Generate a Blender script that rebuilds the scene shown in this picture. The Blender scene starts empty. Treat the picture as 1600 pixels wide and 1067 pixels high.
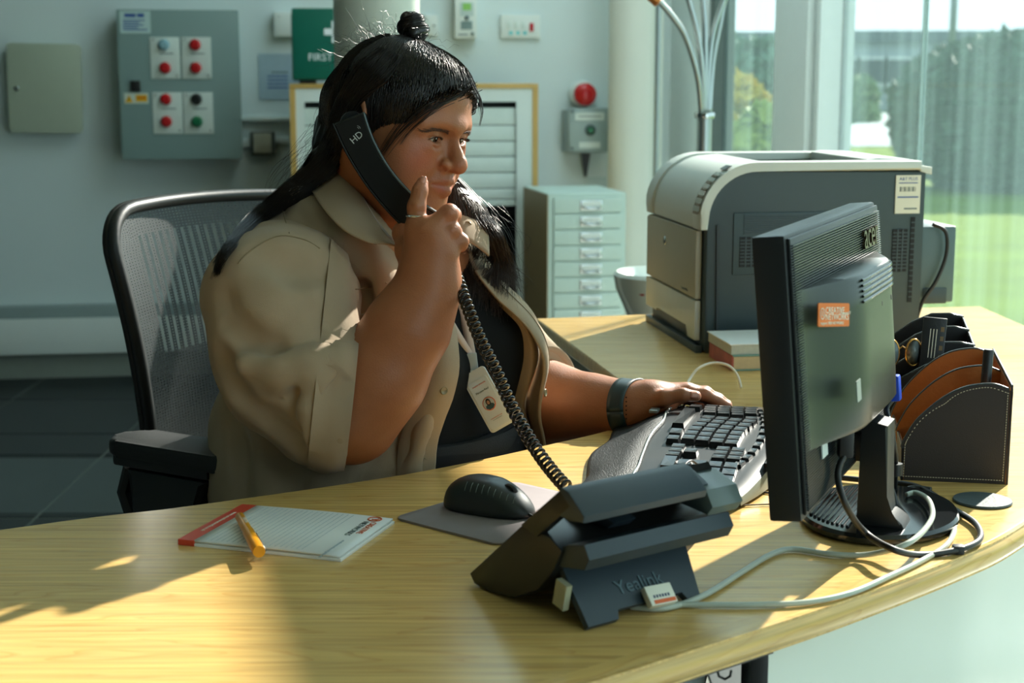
import bpy, bmesh, math, random
import numpy as np
from mathutils import Vector, Matrix
random.seed(7); rng = np.random.default_rng(11)
S = bpy.context.scene; COL = S.collection
R = math.radians
# ------------------------------------------------------------------ camera, sky, sun, exposure
FPX = 2400.0; CAMZ = 1.26; TH = math.atan(413.5/2400)
cam_d = bpy.data.cameras.new('camera'); cam = bpy.data.objects.new('camera', cam_d); COL.objects.link(cam)
cam.location = (0, 0, CAMZ); cam.rotation_euler = (R(90)-TH, 0, 0)
cam_d.sensor_width = 36; cam_d.lens = 36*FPX/1600; cam_d.clip_start = .05; cam_d.clip_end = 500
cam_d.dof.use_dof = True; cam_d.dof.focus_distance = 2.03; cam_d.dof.aperture_fstop = 7.0
S.camera = cam
S.view_settings.view_transform = 'Standard'; S.view_settings.look = 'None'
S.view_settings.gamma = 1.0; S.view_settings.use_curve_mapping = False
S.view_settings.exposure = 0.56
S.cycles.use_denoising = True
S.cycles.max_bounces = 10; S.cycles.diffuse_bounces = 5; S.cycles.glossy_bounces = 3
S.cycles.transmission_bounces = 6; S.cycles.transparent_max_bounces = 16
S.cycles.caustics_reflective = False; S.cycles.caustics_refractive = False
S.cycles.sample_clamp_indirect = 4.0
W = bpy.data.worlds.new('sky'); S.world = W; W.use_nodes = True
_n = W.node_tree.nodes; _l = W.node_tree.links; _n.clear()
_o = _n.new('ShaderNodeOutputWorld'); _bg = _n.new('ShaderNodeBackground')
_tc = _n.new('ShaderNodeTexCoord'); _sx = _n.new('ShaderNodeSeparateXYZ'); _rp = _n.new('ShaderNodeValToRGB')
_l.new(_tc.outputs['Generated'], _sx.inputs[0]); _l.new(_sx.outputs['Z'], _rp.inputs[0])
_rp.color_ramp.elements[0].position = 0.0; _rp.color_ramp.elements[0].color = (.66, .885, .95, 1)
_rp.color_ramp.elements[1].position = 0.6; _rp.color_ramp.elements[1].color = (.60, .85, .97, 1)
_l.new(_rp.outputs[0], _bg.inputs['Color']); _bg.inputs['Strength'].default_value = 2.45
_l.new(_bg.outputs[0], _o.inputs['Surface'])
SUN_AZ = (-.555, -.832); SUN_EL = R(29)
sd = bpy.data.lights.new('sun', 'SUN'); sun = bpy.data.objects.new('sun', sd); COL.objects.link(sun)
sd.energy = 22; sd.color = (1.0, .95, .86); sd.angle = R(.9)
_d = Vector((SUN_AZ[0]*math.cos(SUN_EL), SUN_AZ[1]*math.cos(SUN_EL), -math.sin(SUN_EL)))
sun.rotation_euler = _d.to_track_quat('-Z', 'Y').to_euler(); sun.location = (4, 8, 6)

# ------------------------------------------------------------------ measuring helpers (pixel of the 1600x1067 frame -> world)
_c, _s = math.cos(TH), math.sin(TH)
def ray(u, v):
    a, b = (u-800)/FPX, (v-533.5)/FPX
    return Vector((a, _c-b*_s, -_s-b*_c))
def P(u, v, y):
    d = ray(u, v); t = y/d.y
    return Vector((d.x*t, y, CAMZ+d.z*t))
def D(u, v, z=.74):
    d = ray(u, v); t = (z-CAMZ)/d.z
    return Vector((d.x*t, d.y*t, z))
def lin(c):
    return tuple(((x/255)/12.92 if x/255 <= .04045 else ((x/255+.055)/1.055)**2.4) for x in c)
# ------------------------------------------------------------------ materials
MATS = {}
def mat(name, rgb, rough=.5, metal=0., spec=.5, var=.06, scale=30, bump=0., bscale=200, coat=0., aniso=None, raw=False, sheen=0.):
    if name in MATS: return MATS[name]
    m = bpy.data.materials.new(name); m.use_nodes = True; nt = m.node_tree; N = nt.nodes; L = nt.links
    b = N['Principled BSDF']; c = rgb if raw else lin(rgb)
    b.inputs['Roughness'].default_value = rough; b.inputs['Metallic'].default_value = metal
    b.inputs['Specular IOR Level'].default_value = spec; b.inputs['Coat Weight'].default_value = coat
    if sheen: b.inputs['Sheen Weight'].default_value = sheen
    tc = N.new('ShaderNodeTexCoord'); nz = N.new('ShaderNodeTexNoise'); nz.inputs['Scale'].default_value = scale
    nz.inputs['Detail'].default_value = 4
    L.new(tc.outputs['Object'], nz.inputs['Vector'])
    mx = N.new('ShaderNodeMix'); mx.data_type = 'RGBA'
    mx.inputs[6].default_value = (*[x*(1-var) for x in c], 1); mx.inputs[7].default_value = (*[min(1, x*(1+var)) for x in c], 1)
    L.new(nz.outputs['Fac'], mx.inputs[0]); L.new(mx.outputs[2], b.inputs['Base Color'])
    if bump:
        n2 = N.new('ShaderNodeTexNoise'); n2.inputs['Scale'].default_value = bscale; n2.inputs['Detail'].default_value = 3
        L.new(tc.outputs['Object'], n2.inputs['Vector'])
        bp = N.new('ShaderNodeBump'); bp.inputs['Strength'].default_value = bump; bp.inputs['Distance'].default_value = .002
        L.new(n2.outputs['Fac'], bp.inputs['Height']); L.new(bp.outputs[0], b.inputs['Normal'])
    MATS[name] = m
    return m
# ------------------------------------------------------------------ object helpers
def tag(o, label=None, cat=None, group=None, kind=None):
    if label: o['label'] = label
    if cat: o['category'] = cat
    if group: o['group'] = group
    if kind: o['kind'] = kind
    return o
def thing(name, label, cat, loc=(0, 0, 0), X=None, Y=None, Z=None, group=None, kind=None):
    o = bpy.data.objects.new(name, None); COL.objects.link(o); o.empty_display_size = .05
    if X is None: o.matrix_world = Matrix.Translation(loc)
    else:
        X, Y, Z = Vector(X).normalized(), Vector(Y).normalized(), Vector(Z).normalized()
        m = Matrix((X, Y, Z)).transposed().to_4x4(); m.translation = Vector(loc); o.matrix_world = m
    tag(o, label, cat, group, kind)
    return o
def link(name, me, mats, parent=None, world=False, smooth=False):
    o = bpy.data.objects.new(name, me); COL.objects.link(o)
    for m in (mats if isinstance(mats, (list, tuple)) else [mats]):
        if m: me.materials.append(m)
    if smooth: me.polygons.foreach_set('use_smooth', [True]*len(me.polygons))
    if parent is not None:
        o.parent = parent
        if world: o.matrix_parent_inverse = wm(parent).inverted()
    return o
def wm(o):
    return o.matrix_basis.copy() if o.parent is None else wm(o.parent) @ o.matrix_parent_inverse @ o.matrix_basis
class MB:
    def __init__(s): s.bm = bmesh.new()
    def box(s, x0, x1, y0, y1, z0, z1, bev=0, seg=2, M=None):
        r = bmesh.ops.create_cube(s.bm, size=1)['verts']
        for v in r: v.co = Vector(((x0+x1)/2+v.co.x*(x1-x0), (y0+y1)/2+v.co.y*(y1-y0), (z0+z1)/2+v.co.z*(z1-z0)))
        if bev:
            es = list({e for v in r for e in v.link_edges})
            q = bmesh.ops.bevel(s.bm, geom=es, offset=bev, segments=seg, affect='EDGES', profile=.6)
            r = list({v for f in q['faces'] for v in f.verts} | {v for v in r if v.is_valid})
        if M is not None:
            for v in r: v.co = M @ v.co
        return s
    def prism(s, pts, y0, y1, M=None, bev=0, seg=2):      # polygon in x,z extruded along y
        a = [s.bm.verts.new((x, y0, z)) for x, z in pts]; b = [s.bm.verts.new((x, y1, z)) for x, z in pts]
        n = len(pts); fs = [s.bm.faces.new(a), s.bm.faces.new(b[::-1])]
        for i in range(n): fs.append(s.bm.faces.new((a[i], b[i], b[(i+1) % n], a[(i+1) % n])))
        vs = a+b
        if bev:
            es = [e for f in fs[:2] for e in f.edges]
            q = bmesh.ops.bevel(s.bm, geom=es, offset=bev, segments=seg, affect='EDGES', profile=.6)
            vs = list({v for f in q['faces'] for v in f.verts} | {v for v in vs if v.is_valid})
            vs = [v for v in vs if v.is_valid]
        if M is not None:
            for v in vs: v.co = M @ v.co
        return s
    def tube(s, path, r, n=10, cap=True, closed=False):
        pts = [Vector(p) for p in path]; m = len(pts); rr = r if isinstance(r, (list, tuple)) else [r]*m
        rings = []; up = None
        for i, p in enumerate(pts):
            if closed: t = pts[(i+1) % m]-pts[i-1]
            else: t = pts[min(i+1, m-1)]-pts[max(i-1, 0)]
            t.normalize()
            if up is None: up = t.orthogonal().normalized()
            up = (up-t*up.dot(t)); up = up.normalized() if up.length > 1e-6 else t.orthogonal().normalized()
            w = t.cross(up)
            rings.append([s.bm.verts.new(p+(up*math.cos(a)+w*math.sin(a))*rr[i]) for a in [2*math.pi*k/n for k in range(n)]])
        for i in range(m if closed else m-1):
            A, B = rings[i], rings[(i+1) % m]
            for k in range(n): s.bm.faces.new((A[k], A[(k+1) % n], B[(k+1) % n], B[k]))
        if cap and not closed: s.bm.faces.new(rings[0][::-1]); s.bm.faces.new(rings[-1])
        return s
    def lathe(s, prof, n=32, M=None):                       # profile (r,z) about Z
        rings = []; vs = []
        for r, z in prof:
            ring = [s.bm.verts.new((r*math.cos(2*math.pi*k/n), r*math.sin(2*math.pi*k/n), z)) for k in range(n)] if r > 1e-6 else [s.bm.verts.new((0, 0, z))]
            rings.append(ring); vs += ring
        for A, B in zip(rings, rings[1:]):
            for k in range(n):
                k2 = (k+1) % n
                if len(A) == 1 and len(B) == 1: continue
                if len(A) == 1: s.bm.faces.new((A[0], B[k2], B[k]))
                elif len(B) == 1: s.bm.faces.new((A[k], A[k2], B[0]))
                else: s.bm.faces.new((A[k], A[k2], B[k2], B[k]))
        if M is not None:
            for v in vs: v.co = M @ v.co
        return s
    def grid(s, rows, close_u=False):                       # list of rows of points
        V = [[s.bm.verts.new(p) for p in r] for r in rows]; n = len(V[0])
        for A, B in zip(V, V[1:]):
            for k in range(n if close_u else n-1): s.bm.faces.new((A[k], A[(k+1) % n], B[(k+1) % n], B[k]))
        return s
    def build(s, name, mats, parent=None, smooth=False, world=False, auto=None):
        bmesh.ops.recalc_face_normals(s.bm, faces=s.bm.faces)
        me = bpy.data.meshes.new(name); s.bm.to_mesh(me); s.bm.free()
        o = link(name, me, mats, parent, world, smooth or auto is not None)
        if auto is not None:
            me.set_sharp_from_angle(angle=R(auto))
        return o
def box(name, m, parent, x0, x1, y0, y1, z0, z1, bev=0, seg=2, world=False, M=None):
    return MB().box(x0, x1, y0, y1, z0, z1, bev, seg, M).build(name, m, parent, world=world, auto=40 if bev else None)
def text(name, body, size, m, parent, M, align='CENTER', ext=.0002):
    cu = bpy.data.curves.new(name, 'FONT'); cu.body = body; cu.size = size; cu.align_x = align; cu.align_y = 'CENTER'; cu.extrude = ext
    cu.resolution_u = 3
    t = bpy.data.objects.new(name, cu); me = bpy.data.meshes.new_from_object(t); bpy.data.objects.remove(t); bpy.data.curves.remove(cu)
    me.name = name; me.materials.clear()
    o = link(name, me, m, parent); o.matrix_basis = M
    return o
def catmull(pts, n=8, closed=False):
    pts = [Vector(p) for p in pts]; out = []; m = len(pts)
    for i in range(m if closed else m-1):
        if closed: p0, p1, p2, p3 = pts[i-1], pts[i], pts[(i+1) % m], pts[(i+2) % m]
        else: p0, p1, p2, p3 = pts[max(i-1, 0)], pts[i], pts[i+1], pts[min(i+2, m-1)]
        for k in range(n):
            t = k/n
            out.append(.5*((2*p1)+(p2-p0)*t+(2*p0-5*p1+4*p2-p3)*t*t+(3*p1-p0-3*p2+p3)*t**3))
    if not closed: out.append(pts[-1])
    return out
def copy_tree(o, parent=None):
    c = o.copy(); COL.objects.link(c)
    if parent is not None: c.parent = parent
    for ch in list(o.children): copy_tree(ch, c)
    return c
FACE = Matrix(((1, 0, 0, 0), (0, 0, -1, 0), (0, 1, 0, 0), (0, 0, 0, 1)))   # text plane XY -> local XZ facing -Y
def at(x, y, z, rot=FACE): return Matrix.Translation((x, y, z)) @ rot
# ------------------------------------------------------------------ room shell
WX = Vector((1, .14, 0)).normalized(); WN = Vector((WX.y, -WX.x, 0)); W0 = Vector((-2.13, 6.39, 0))
UP = Vector((0, 0, 1))
def PW(u, v, off=0.):
    d = ray(u, v); o = Vector((0, 0, CAMZ)); t = ((W0+WN*off)-o).dot(WN)/d.dot(WN)
    return o+d*t
def struct(o): o['kind'] = 'structure'; return o
m_wall = mat('white_wall_paint', (216, 226, 225), .75, var=.03, scale=3, bump=.05, bscale=300)
m_ceil = mat('white_ceiling_paint', (225, 226, 222), .85, var=.02)
m_white = mat('white_painted_metal', (226, 230, 224), .4, var=.02)
m_frame = mat('pale_powder_coated_frame', (230, 238, 236), .35, var=.03)
m_framed = mat('grey_frame_gasket', (92, 104, 100), .5)
def wall(name, a, b, z0, z1, t, m=m_wall):
    a, b = Vector(a), Vector(b); d = (b-a); n = Vector((-d.y, d.x, 0)).normalized()*t
    bmx = MB(); q = [a, b, b+n, a+n]
    bmx.prism([(0, 0)]*0 or [(p.x, p.y) for p in q], z0, z1, M=Matrix(((1, 0, 0, 0), (0, 0, 1, 0), (0, 1, 0, 0), (0, 0, 0, 1))))
    return struct(bmx.build(name, m))
wl = W0+WX*(-1.6); wr = W0+WX*2.92
wall('wall_back', wl, wr, 0, 3.2, .12)
m_wall2 = mat('bounce_cut_wall_grey', (84, 94, 96), .8, var=.03, scale=3)  # unseen walls made dark to cut bounce light on the left
wall('wall_left', (wl.x, -2.0, 0), (wl.x, wl.y+.1, 0), 0, 3.2, .12, m_wall2)
_ga, _gb = Vector((.72, 6.95, 0)), Vector((2.75, -1.2, 0))
_P = Matrix(((1, 0, 0, 0), (0, 0, 1, 0), (0, 1, 0, 0), (0, 0, 0, 1)))
_gx = lambda y: _ga.x+(_gb.x-_ga.x)*(y-_ga.y)/(_gb.y-_ga.y)
RL = (-.15, 3.4, 6.98)                                        # added unseen ceiling opening to light the corner: west edge, south edge, north edge
cl_ = [[(wl.x-.1, -2.2), (RL[0], -2.2), (RL[0], 7.2), (wl.x-.1, 7.2)], [(RL[0], -2.2), (_gx(-2.2), -2.2), (_gx(RL[1]), RL[1]), (RL[0], RL[1])], [(RL[0], RL[2]), (_gx(RL[2]), RL[2]), (_gx(7.1), 7.1), (RL[0], 7.1)]]
cm_ = MB()
for q in cl_: cm_.prism(q, 3.2, 3.3, M=_P)
struct(cm_.build('ceiling', m_ceil))
GA_, GB_ = Vector((.72, 6.95, 0)), Vector((2.75, -1.2, 0)); GX_ = (GB_-GA_).normalized(); GN_ = Vector((GX_.y, -GX_.x, 0))
if GN_.x > 0: GN_ = -GN_
wall('wall_front', (1.9, -2.1, 0), (wl.x, -2.1, 0), 0, 3.2, .12, m_wall2)
# ceiling light strip drop, floor
m_tile = mat('charcoal_slate_tile', (58, 66, 66), .42, var=.25, scale=5, bump=.12, bscale=60)
m_tile2 = mat('black_slate_tile', (26, 32, 33), .5, var=.25, scale=6, bump=.15, bscale=60)
m_grout = mat('pale_grout', (118, 124, 116), .8)
floor = struct(MB().box(wl.x, 3.6, -2.0, 7.3, -.06, -.004).build('floor', m_grout))
gx = [D(140, 815, 0), D(168, 640, 0)]; th_t = 0.0
ys = [4.02, 4.28, 4.36, 5.10, 5.18, 5.42, 6.05]        # alternating wide grey and narrow black courses
x0g = (gx[0].x+gx[1].x)/2; tw = .60
rows = [(3.3, 3.92, 1), (3.925, 4.30, 1), (4.315, 4.345, 1), (4.352, 5.02, 0), (5.03, 5.05, 1), (5.06, 5.36, 1), (5.37, 5.96, 2), (5.97, 6.55, 1), (6.56, 7.2, 0)]
tiles = {}
for (ya, yb, k) in rows:
    for i in range(-5, 5):
        xa = x0g+i*tw+.004; key = (round(yb-ya, 3), k)
        if xa < wl.x or xa > 1.6: continue
        if key not in tiles:
            o = MB().box(0, tw-.008, 0, yb-ya, -.02, 0, .002, 1).build('tile', [m_tile, m_tile2, m_tile2][k], floor); tiles[key] = o
        else:
            o = tiles[key].copy(); COL.objects.link(o)
        o.location = (xa, ya, random.uniform(-.0006, .0006))
for ya in (-1.9, -1.29, -.68, -.07, .54, 1.15, 1.76, 2.37, 2.69):
    for i in range(-5, 5):
        xa = x0g+i*tw+.004
        if xa < wl.x or xa > 1.6: continue
        o = MB().box(0, tw-.008, 0, .60, -.02, 0, .002, 1).build('tile', m_tile, floor); o.location = (xa, ya, 0)
m_pale = mat('pale_bounce_surface', (214, 216, 206), .5, var=.06, scale=40)  # pale strip added along the glass to bounce sunlight up, hidden from the camera
bd = [GA_+GX_*t+n for t, n in ((-.2, GN_*0), (8.0, GN_*0), (8.0, GN_*.95), (-.2, GN_*.95))]
struct(MB().prism([(p.x, p.y) for p in bd], -.004, .004, M=_P).build('added_bounce_border', m_pale))
# skirting and low trunking on the back wall
def wall_box(name, m, u_center, z0, z1, half, t, bev=.004):
    o = MB().box(-half, half, -t, 0, z0, z1, bev).build(name, m, auto=40)
    c = W0+WX*u_center; M = Matrix((WX, -WN, UP)).transposed().to_4x4(); M.translation = c; o.matrix_world = M
    return struct(o)
m_skirt = mat('grey_skirting_paint', (150, 156, 146), .5)
wall_box('baseboard_back', m_skirt, .55, 0, .105, 2.15, .02)
wall_box('trim_1', m_white, .1, .112, .262, 1.7, .075, .006)
wall_box('trim_2', mat('grey_trunking_lid', (150, 164, 162), .45), .1, .262, .315, 1.7, .06, .006)
# round columns
def column(name, u, v, y, r, m):
    p = P(u, v, y); o = MB().lathe([(r, 0), (r, 3.2)], 48).build(name, m, smooth=True); o.location = (p.x, p.y, 0); return struct(o)
column('column_1', 589, 60, 4.6, .126, mat('cream_column_paint', (205, 208, 196), .55, var=.03, scale=4))
column('column_2', 992, 200, 6.45, .112, mat('off_white_column_paint', (226, 226, 214), .6, var=.03, scale=4))
# ------------------------------------------------------------------ glazed wall
GA, GB = Vector((.72, 6.95, 0)), Vector((2.75, -1.2, 0)); GX = (GB-GA).normalized(); GN = Vector((GX.y, -GX.x, 0))
if GN.x > 0: GN = -GN                                     # GN points into the room
def pane_mat(name, tint):
    m = bpy.data.materials.new(name); m.use_nodes = True; N = m.node_tree.nodes; L = m.node_tree.links; N.clear()
    out = N.new('ShaderNodeOutputMaterial'); tr = N.new('ShaderNodeBsdfTransparent'); gl = N.new('ShaderNodeBsdfGlossy'); df = N.new('ShaderNodeBsdfTranslucent')
    tr.inputs[0].default_value = (*tint, 1); gl.inputs['Roughness'].default_value = .02
    tc = N.new('ShaderNodeTexCoord'); mp = N.new('ShaderNodeMapping'); mp.inputs['Scale'].default_value = (22, 22, .35)
    nz = N.new('ShaderNodeTexNoise'); nz.inputs['Scale'].default_value = 1.0; nz.inputs['Detail'].default_value = 6
    L.new(tc.outputs['Object'], mp.inputs[0]); L.new(mp.outputs[0], nz.inputs['Vector'])
    rp = N.new('ShaderNodeMapRange'); rp.inputs[1].default_value = .35; rp.inputs[2].default_value = .8; rp.inputs[3].default_value = .022; rp.inputs[4].default_value = .055
    L.new(nz.outputs['Fac'], rp.inputs[0])
    df.inputs[0].default_value = (.52, .80, .78, 1)
    lw = N.new('ShaderNodeLayerWeight'); lw.inputs[0].default_value = .5
    pw = N.new('ShaderNodeMath'); pw.operation = 'POWER'; pw.inputs[1].default_value = 5
    fr = N.new('ShaderNodeMath'); fr.operation = 'MULTIPLY_ADD'; fr.inputs[1].default_value = .25; fr.inputs[2].default_value = .03
    L.new(lw.outputs['Facing'], pw.inputs[0]); L.new(pw.outputs[0], fr.inputs[0])
    m1 = N.new('ShaderNodeMixShader'); m2 = N.new('ShaderNodeMixShader')
    L.new(rp.outputs[0], m1.inputs[0]); L.new(tr.outputs[0], m1.inputs[1]); L.new(df.outputs[0], m1.inputs[2])
    L.new(fr.outputs[0], m2.inputs[0]); L.new(m1.outputs[0], m2.inputs[1]); L.new(gl.outputs[0], m2.inputs[2])
    L.new(m2.outputs[0], out.inputs[0])
    return m
m_glass = pane_mat('dusty_solar_glass', (.645, .65, .64)); m_clear = pane_mat('added_opening_glass', (.96, .975, .97))  # m_clear serves only the added ceiling opening, left clear to pass light
def on_glass(u):                                          # where the sight line through column u meets the glazed wall (parameter along GX)
    d = ray(u, 300); o = Vector((0, 0, 0)); n = Vector((GX.y, -GX.x, 0)); t = GA.dot(n)/Vector((d.x, d.y, 0)).dot(n)
    return (Vector((d.x*t, d.y*t, 0))-GA).dot(GX)
GM = Matrix((GX, -GN, UP)).transposed().to_4x4(); GM.translation = GA
def gthing(name, label=None):
    o = bpy.data.objects.new(name, None); COL.objects.link(o); o.matrix_world = GM; o['kind'] = 'structure'; return o
s_bar = [on_glass(u) for u in (1062, 1122, 1238, 1302)]
s_end = (GB-GA).length
win = gthing('window_1')
box('window_frame', m_frame, win, -.05, s_bar[0]-.10, -.10, .06, 0, 3.2, .006)
box('window_frame', m_framed, win, s_bar[0]-.10, s_bar[0]-.03, -.03, .06, 0, 3.2, .004)
box('window_frame', m_frame, win, s_bar[0]-.03, s_bar[1]-.06, -.07, .06, 0, 3.2, .006)
box('window_frame', m_framed, win, s_bar[1]-.06, s_bar[1], -.03, .06, 0, 3.2, .004)
box('glass_pane', m_glass, win, s_bar[1], s_bar[2], .012, .018, .08, 3.1)
box('window_sill', m_frame, win, s_bar[1], s_bar[2], -.05, .06, 0, .08, .004)
box('window_mullion', m_framed, win, s_bar[2]-.05, s_bar[2], -.06, .05, 0, 3.2, .004)
box('window_mullion', m_frame, win, s_bar[2], s_bar[3]-.06, -.09, .06, 0, 3.2, .006)
box('window_mullion', m_framed, win, s_bar[3]-.06, s_bar[3]-.035, -.04, .06, 0, 3.2, .003)
box('window_mullion', m_frame, win, s_bar[3]-.035, s_bar[3], -.07, .06, 0, 3.2, .004)
win2 = gthing('window_2')
s_j = on_glass(1428)
box('glass_pane', m_glass, win2, s_bar[3], s_j-.004, .012, .018, .06, 3.1)
box('glass_joint', mat('clear_silicone_joint', (190, 214, 210), .4), win2, s_j-.004, s_j+.004, .006, .022, .06, 3.1)
box('glass_pane', m_glass, win2, s_j+.004, s_end-1.6, .012, .018, .06, 3.1)
box('window_mullion', m_frame, win2, s_end-1.6, s_end-1.52, -.07, .06, 0, 3.2, .006)
box('glass_pane', m_glass, win2, s_end-1.52, s_end, .012, .018, .06, 3.1)
box('window_sill', m_frame, win2, s_bar[3], s_end, -.05, .06, 0, .06, .004)
s_t = 3.1; k_t = .74+2.86*math.tan(SUN_EL)
box('window_transom', m_frame, win2, s_bar[3], s_end-1.6, -.06, .06, k_t-.08, k_t+.08, .006)
box('window_head', m_frame, win2, s_bar[1], s_end, -.05, .06, 3.1, 3.2, .004)
rl = bpy.data.objects.new('added_light_opening', None); COL.objects.link(rl); rl['kind'] = 'structure'  # added opening, out of view, lets sky light onto the back wall
MB().prism([(RL[0], RL[1]), (_gx(RL[1]), RL[1]), (_gx(RL[2]), RL[2]), (RL[0], RL[2])], 3.30, 3.306, M=_P).build('glass_pane', m_clear, rl)
for q in range(4):
    yy = RL[1]+(RL[2]-RL[1])*q/3; box('added_opening_bar', m_frame, rl, RL[0], _gx(yy), yy-.03, yy+.03, 3.22, 3.32)
# thin metal tube standing in the corner by the frames
m_alu = mat('brushed_aluminium', (168, 178, 178), .3, metal=.9, var=.05)
t = MB().lathe([(.012, 0), (.012, 3.2)], 12).build('trim_3', m_alu, smooth=True); p = P(1026, 200, 6.3); t.location = (p.x, p.y, 0); struct(t)
# ------------------------------------------------------------------ outside
m_lawn = mat('lawn_grass', (84, 106, 22), .95, spec=.05, var=.35, scale=1.6, bump=.6, bscale=30)
m_path = mat('pale_paving', (168, 166, 152), .85, spec=.1, var=.1, scale=2, bump=.1)
struct(MB().box(-6, 60, -4, 90, -.3, -.08).build('lawn', m_lawn))
pv = thing('path', None, None, kind='structure')
pp = [GA+GX*(-1)-GN*.1, GB-GN*.1, GB-GN*1.5, GA+GX*(-1)-GN*.9]
pg = MB().prism([(p.x, p.y) for p in pp], -.08, -.03, M=Matrix(((1, 0, 0, 0), (0, 0, 1, 0), (0, 1, 0, 0), (0, 0, 0, 1)))).build('path_slab', m_path, pv)
struct(MB().box(3.5, 34, 30, 58, -.08, -.06).build('road', mat('grey_asphalt', (146, 156, 156), .9, spec=.1, var=.06)))
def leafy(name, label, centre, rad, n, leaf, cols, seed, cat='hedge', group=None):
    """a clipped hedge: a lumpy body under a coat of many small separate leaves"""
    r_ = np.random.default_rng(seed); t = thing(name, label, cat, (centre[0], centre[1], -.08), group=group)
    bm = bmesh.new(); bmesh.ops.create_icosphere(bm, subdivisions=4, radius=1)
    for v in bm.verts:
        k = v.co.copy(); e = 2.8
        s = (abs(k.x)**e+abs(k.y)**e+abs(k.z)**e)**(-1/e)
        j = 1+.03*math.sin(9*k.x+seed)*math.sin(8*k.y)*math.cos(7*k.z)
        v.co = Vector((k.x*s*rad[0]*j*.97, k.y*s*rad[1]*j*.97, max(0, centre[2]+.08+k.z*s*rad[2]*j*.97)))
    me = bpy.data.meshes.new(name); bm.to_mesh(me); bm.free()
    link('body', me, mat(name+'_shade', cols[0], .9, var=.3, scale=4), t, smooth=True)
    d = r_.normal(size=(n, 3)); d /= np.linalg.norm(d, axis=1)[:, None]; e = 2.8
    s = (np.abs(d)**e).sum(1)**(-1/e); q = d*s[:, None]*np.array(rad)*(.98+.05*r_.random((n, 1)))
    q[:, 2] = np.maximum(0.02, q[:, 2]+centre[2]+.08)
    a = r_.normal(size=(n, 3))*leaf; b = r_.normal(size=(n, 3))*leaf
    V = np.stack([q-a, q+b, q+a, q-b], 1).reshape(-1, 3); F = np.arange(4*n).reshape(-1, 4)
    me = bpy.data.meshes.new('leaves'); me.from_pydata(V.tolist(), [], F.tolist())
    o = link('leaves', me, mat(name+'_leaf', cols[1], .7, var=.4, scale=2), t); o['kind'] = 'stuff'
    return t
def ground(u, v): return D(u, v, -.08)
g = ground(1540, 305)
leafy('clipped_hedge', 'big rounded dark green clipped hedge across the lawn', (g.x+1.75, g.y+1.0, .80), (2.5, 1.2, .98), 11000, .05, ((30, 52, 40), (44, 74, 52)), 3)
g = P(1180, 110, 17)
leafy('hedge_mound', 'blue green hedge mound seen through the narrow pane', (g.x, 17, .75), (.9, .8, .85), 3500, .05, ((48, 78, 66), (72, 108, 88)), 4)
g = P(1165, 190, 12)
leafy('yellow_shrub', 'yellow green shrub below the hedge mound', (g.x-.05, 12.2, .55), (.3, .3, .66), 2500, .035, ((110, 112, 40), (178, 160, 52)), 5, cat='shrub')
g = P(1215, 200, 11)
leafy('green_shrub', 'light green shrub beside the yellow shrub', (1.80, 10.6, .45), (.3, .3, .6), 2000, .035, ((80, 104, 50), (126, 146, 66)), 6, cat='shrub')
g = P(1340, 110, 46)
leafy('far_shrub', 'grey green shrub standing far away beside the hedge', (g.x, 46, .45), (.55, .5, .75), 900, .09, ((70, 96, 70), (110, 134, 92)), 8, cat='shrub')
m_bld = mat('slate_cladding', (138, 150, 156), .7, var=.08, scale=.4); m_roof = mat('dark_roof_sheet', (78, 90, 98), .6)
for (u0, u1, v0, v1, y, nm, lb) in ((1300, 1640, 48, 120, 62, 'low_building', 'long low slate grey building on the horizon behind the hedge'),
                                    (1100, 1250, 50, 100, 52, 'far_shed', 'low grey shed far away behind the narrow pane')):
    a, b = P(u0, v0, y), P(u1, v1, y)
    t = thing(nm, lb, 'building', ((a.x+b.x)/2, y+3, -.08)); hw = (b.x-a.x)/2; h = a.z+.08
    box('wall', m_bld, t, -hw, hw, -3, 3, 0, h*.86); box('roof', m_roof, t, -hw-.3, hw+.3, -3.3, 3.3, h*.86, h)
    for k in range(8):
        xx = -hw+hw*2*(k+.5)/8
        w_ = box('window', mat('white_window_trim', (190, 198, 196), .5), t, xx-.6, xx+.6, -3.06, -2.98, h*.3, h*.68)
        box('pane', mat('dark_far_glass', (40, 54, 62), .1), w_, xx-.5, xx+.5, -3.09, -3.05, h*.35, h*.64)
g = P(1490, 20, 24)
lp = thing('street_lamp', 'grey lamp post rising above the hedge', 'lamp post', (g.x, 24, -.08))
MB().tube([(0, 0, 0), (0, 0, 5.2)], .055, 10).build('post', mat('galvanised_steel', (120, 130, 132), .4, metal=.5), lp, smooth=True)
box('lamp_head', MATS['galvanised_steel'], lp, -.5, .08, -.1, .1, 5.15, 5.27, .02)
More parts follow.
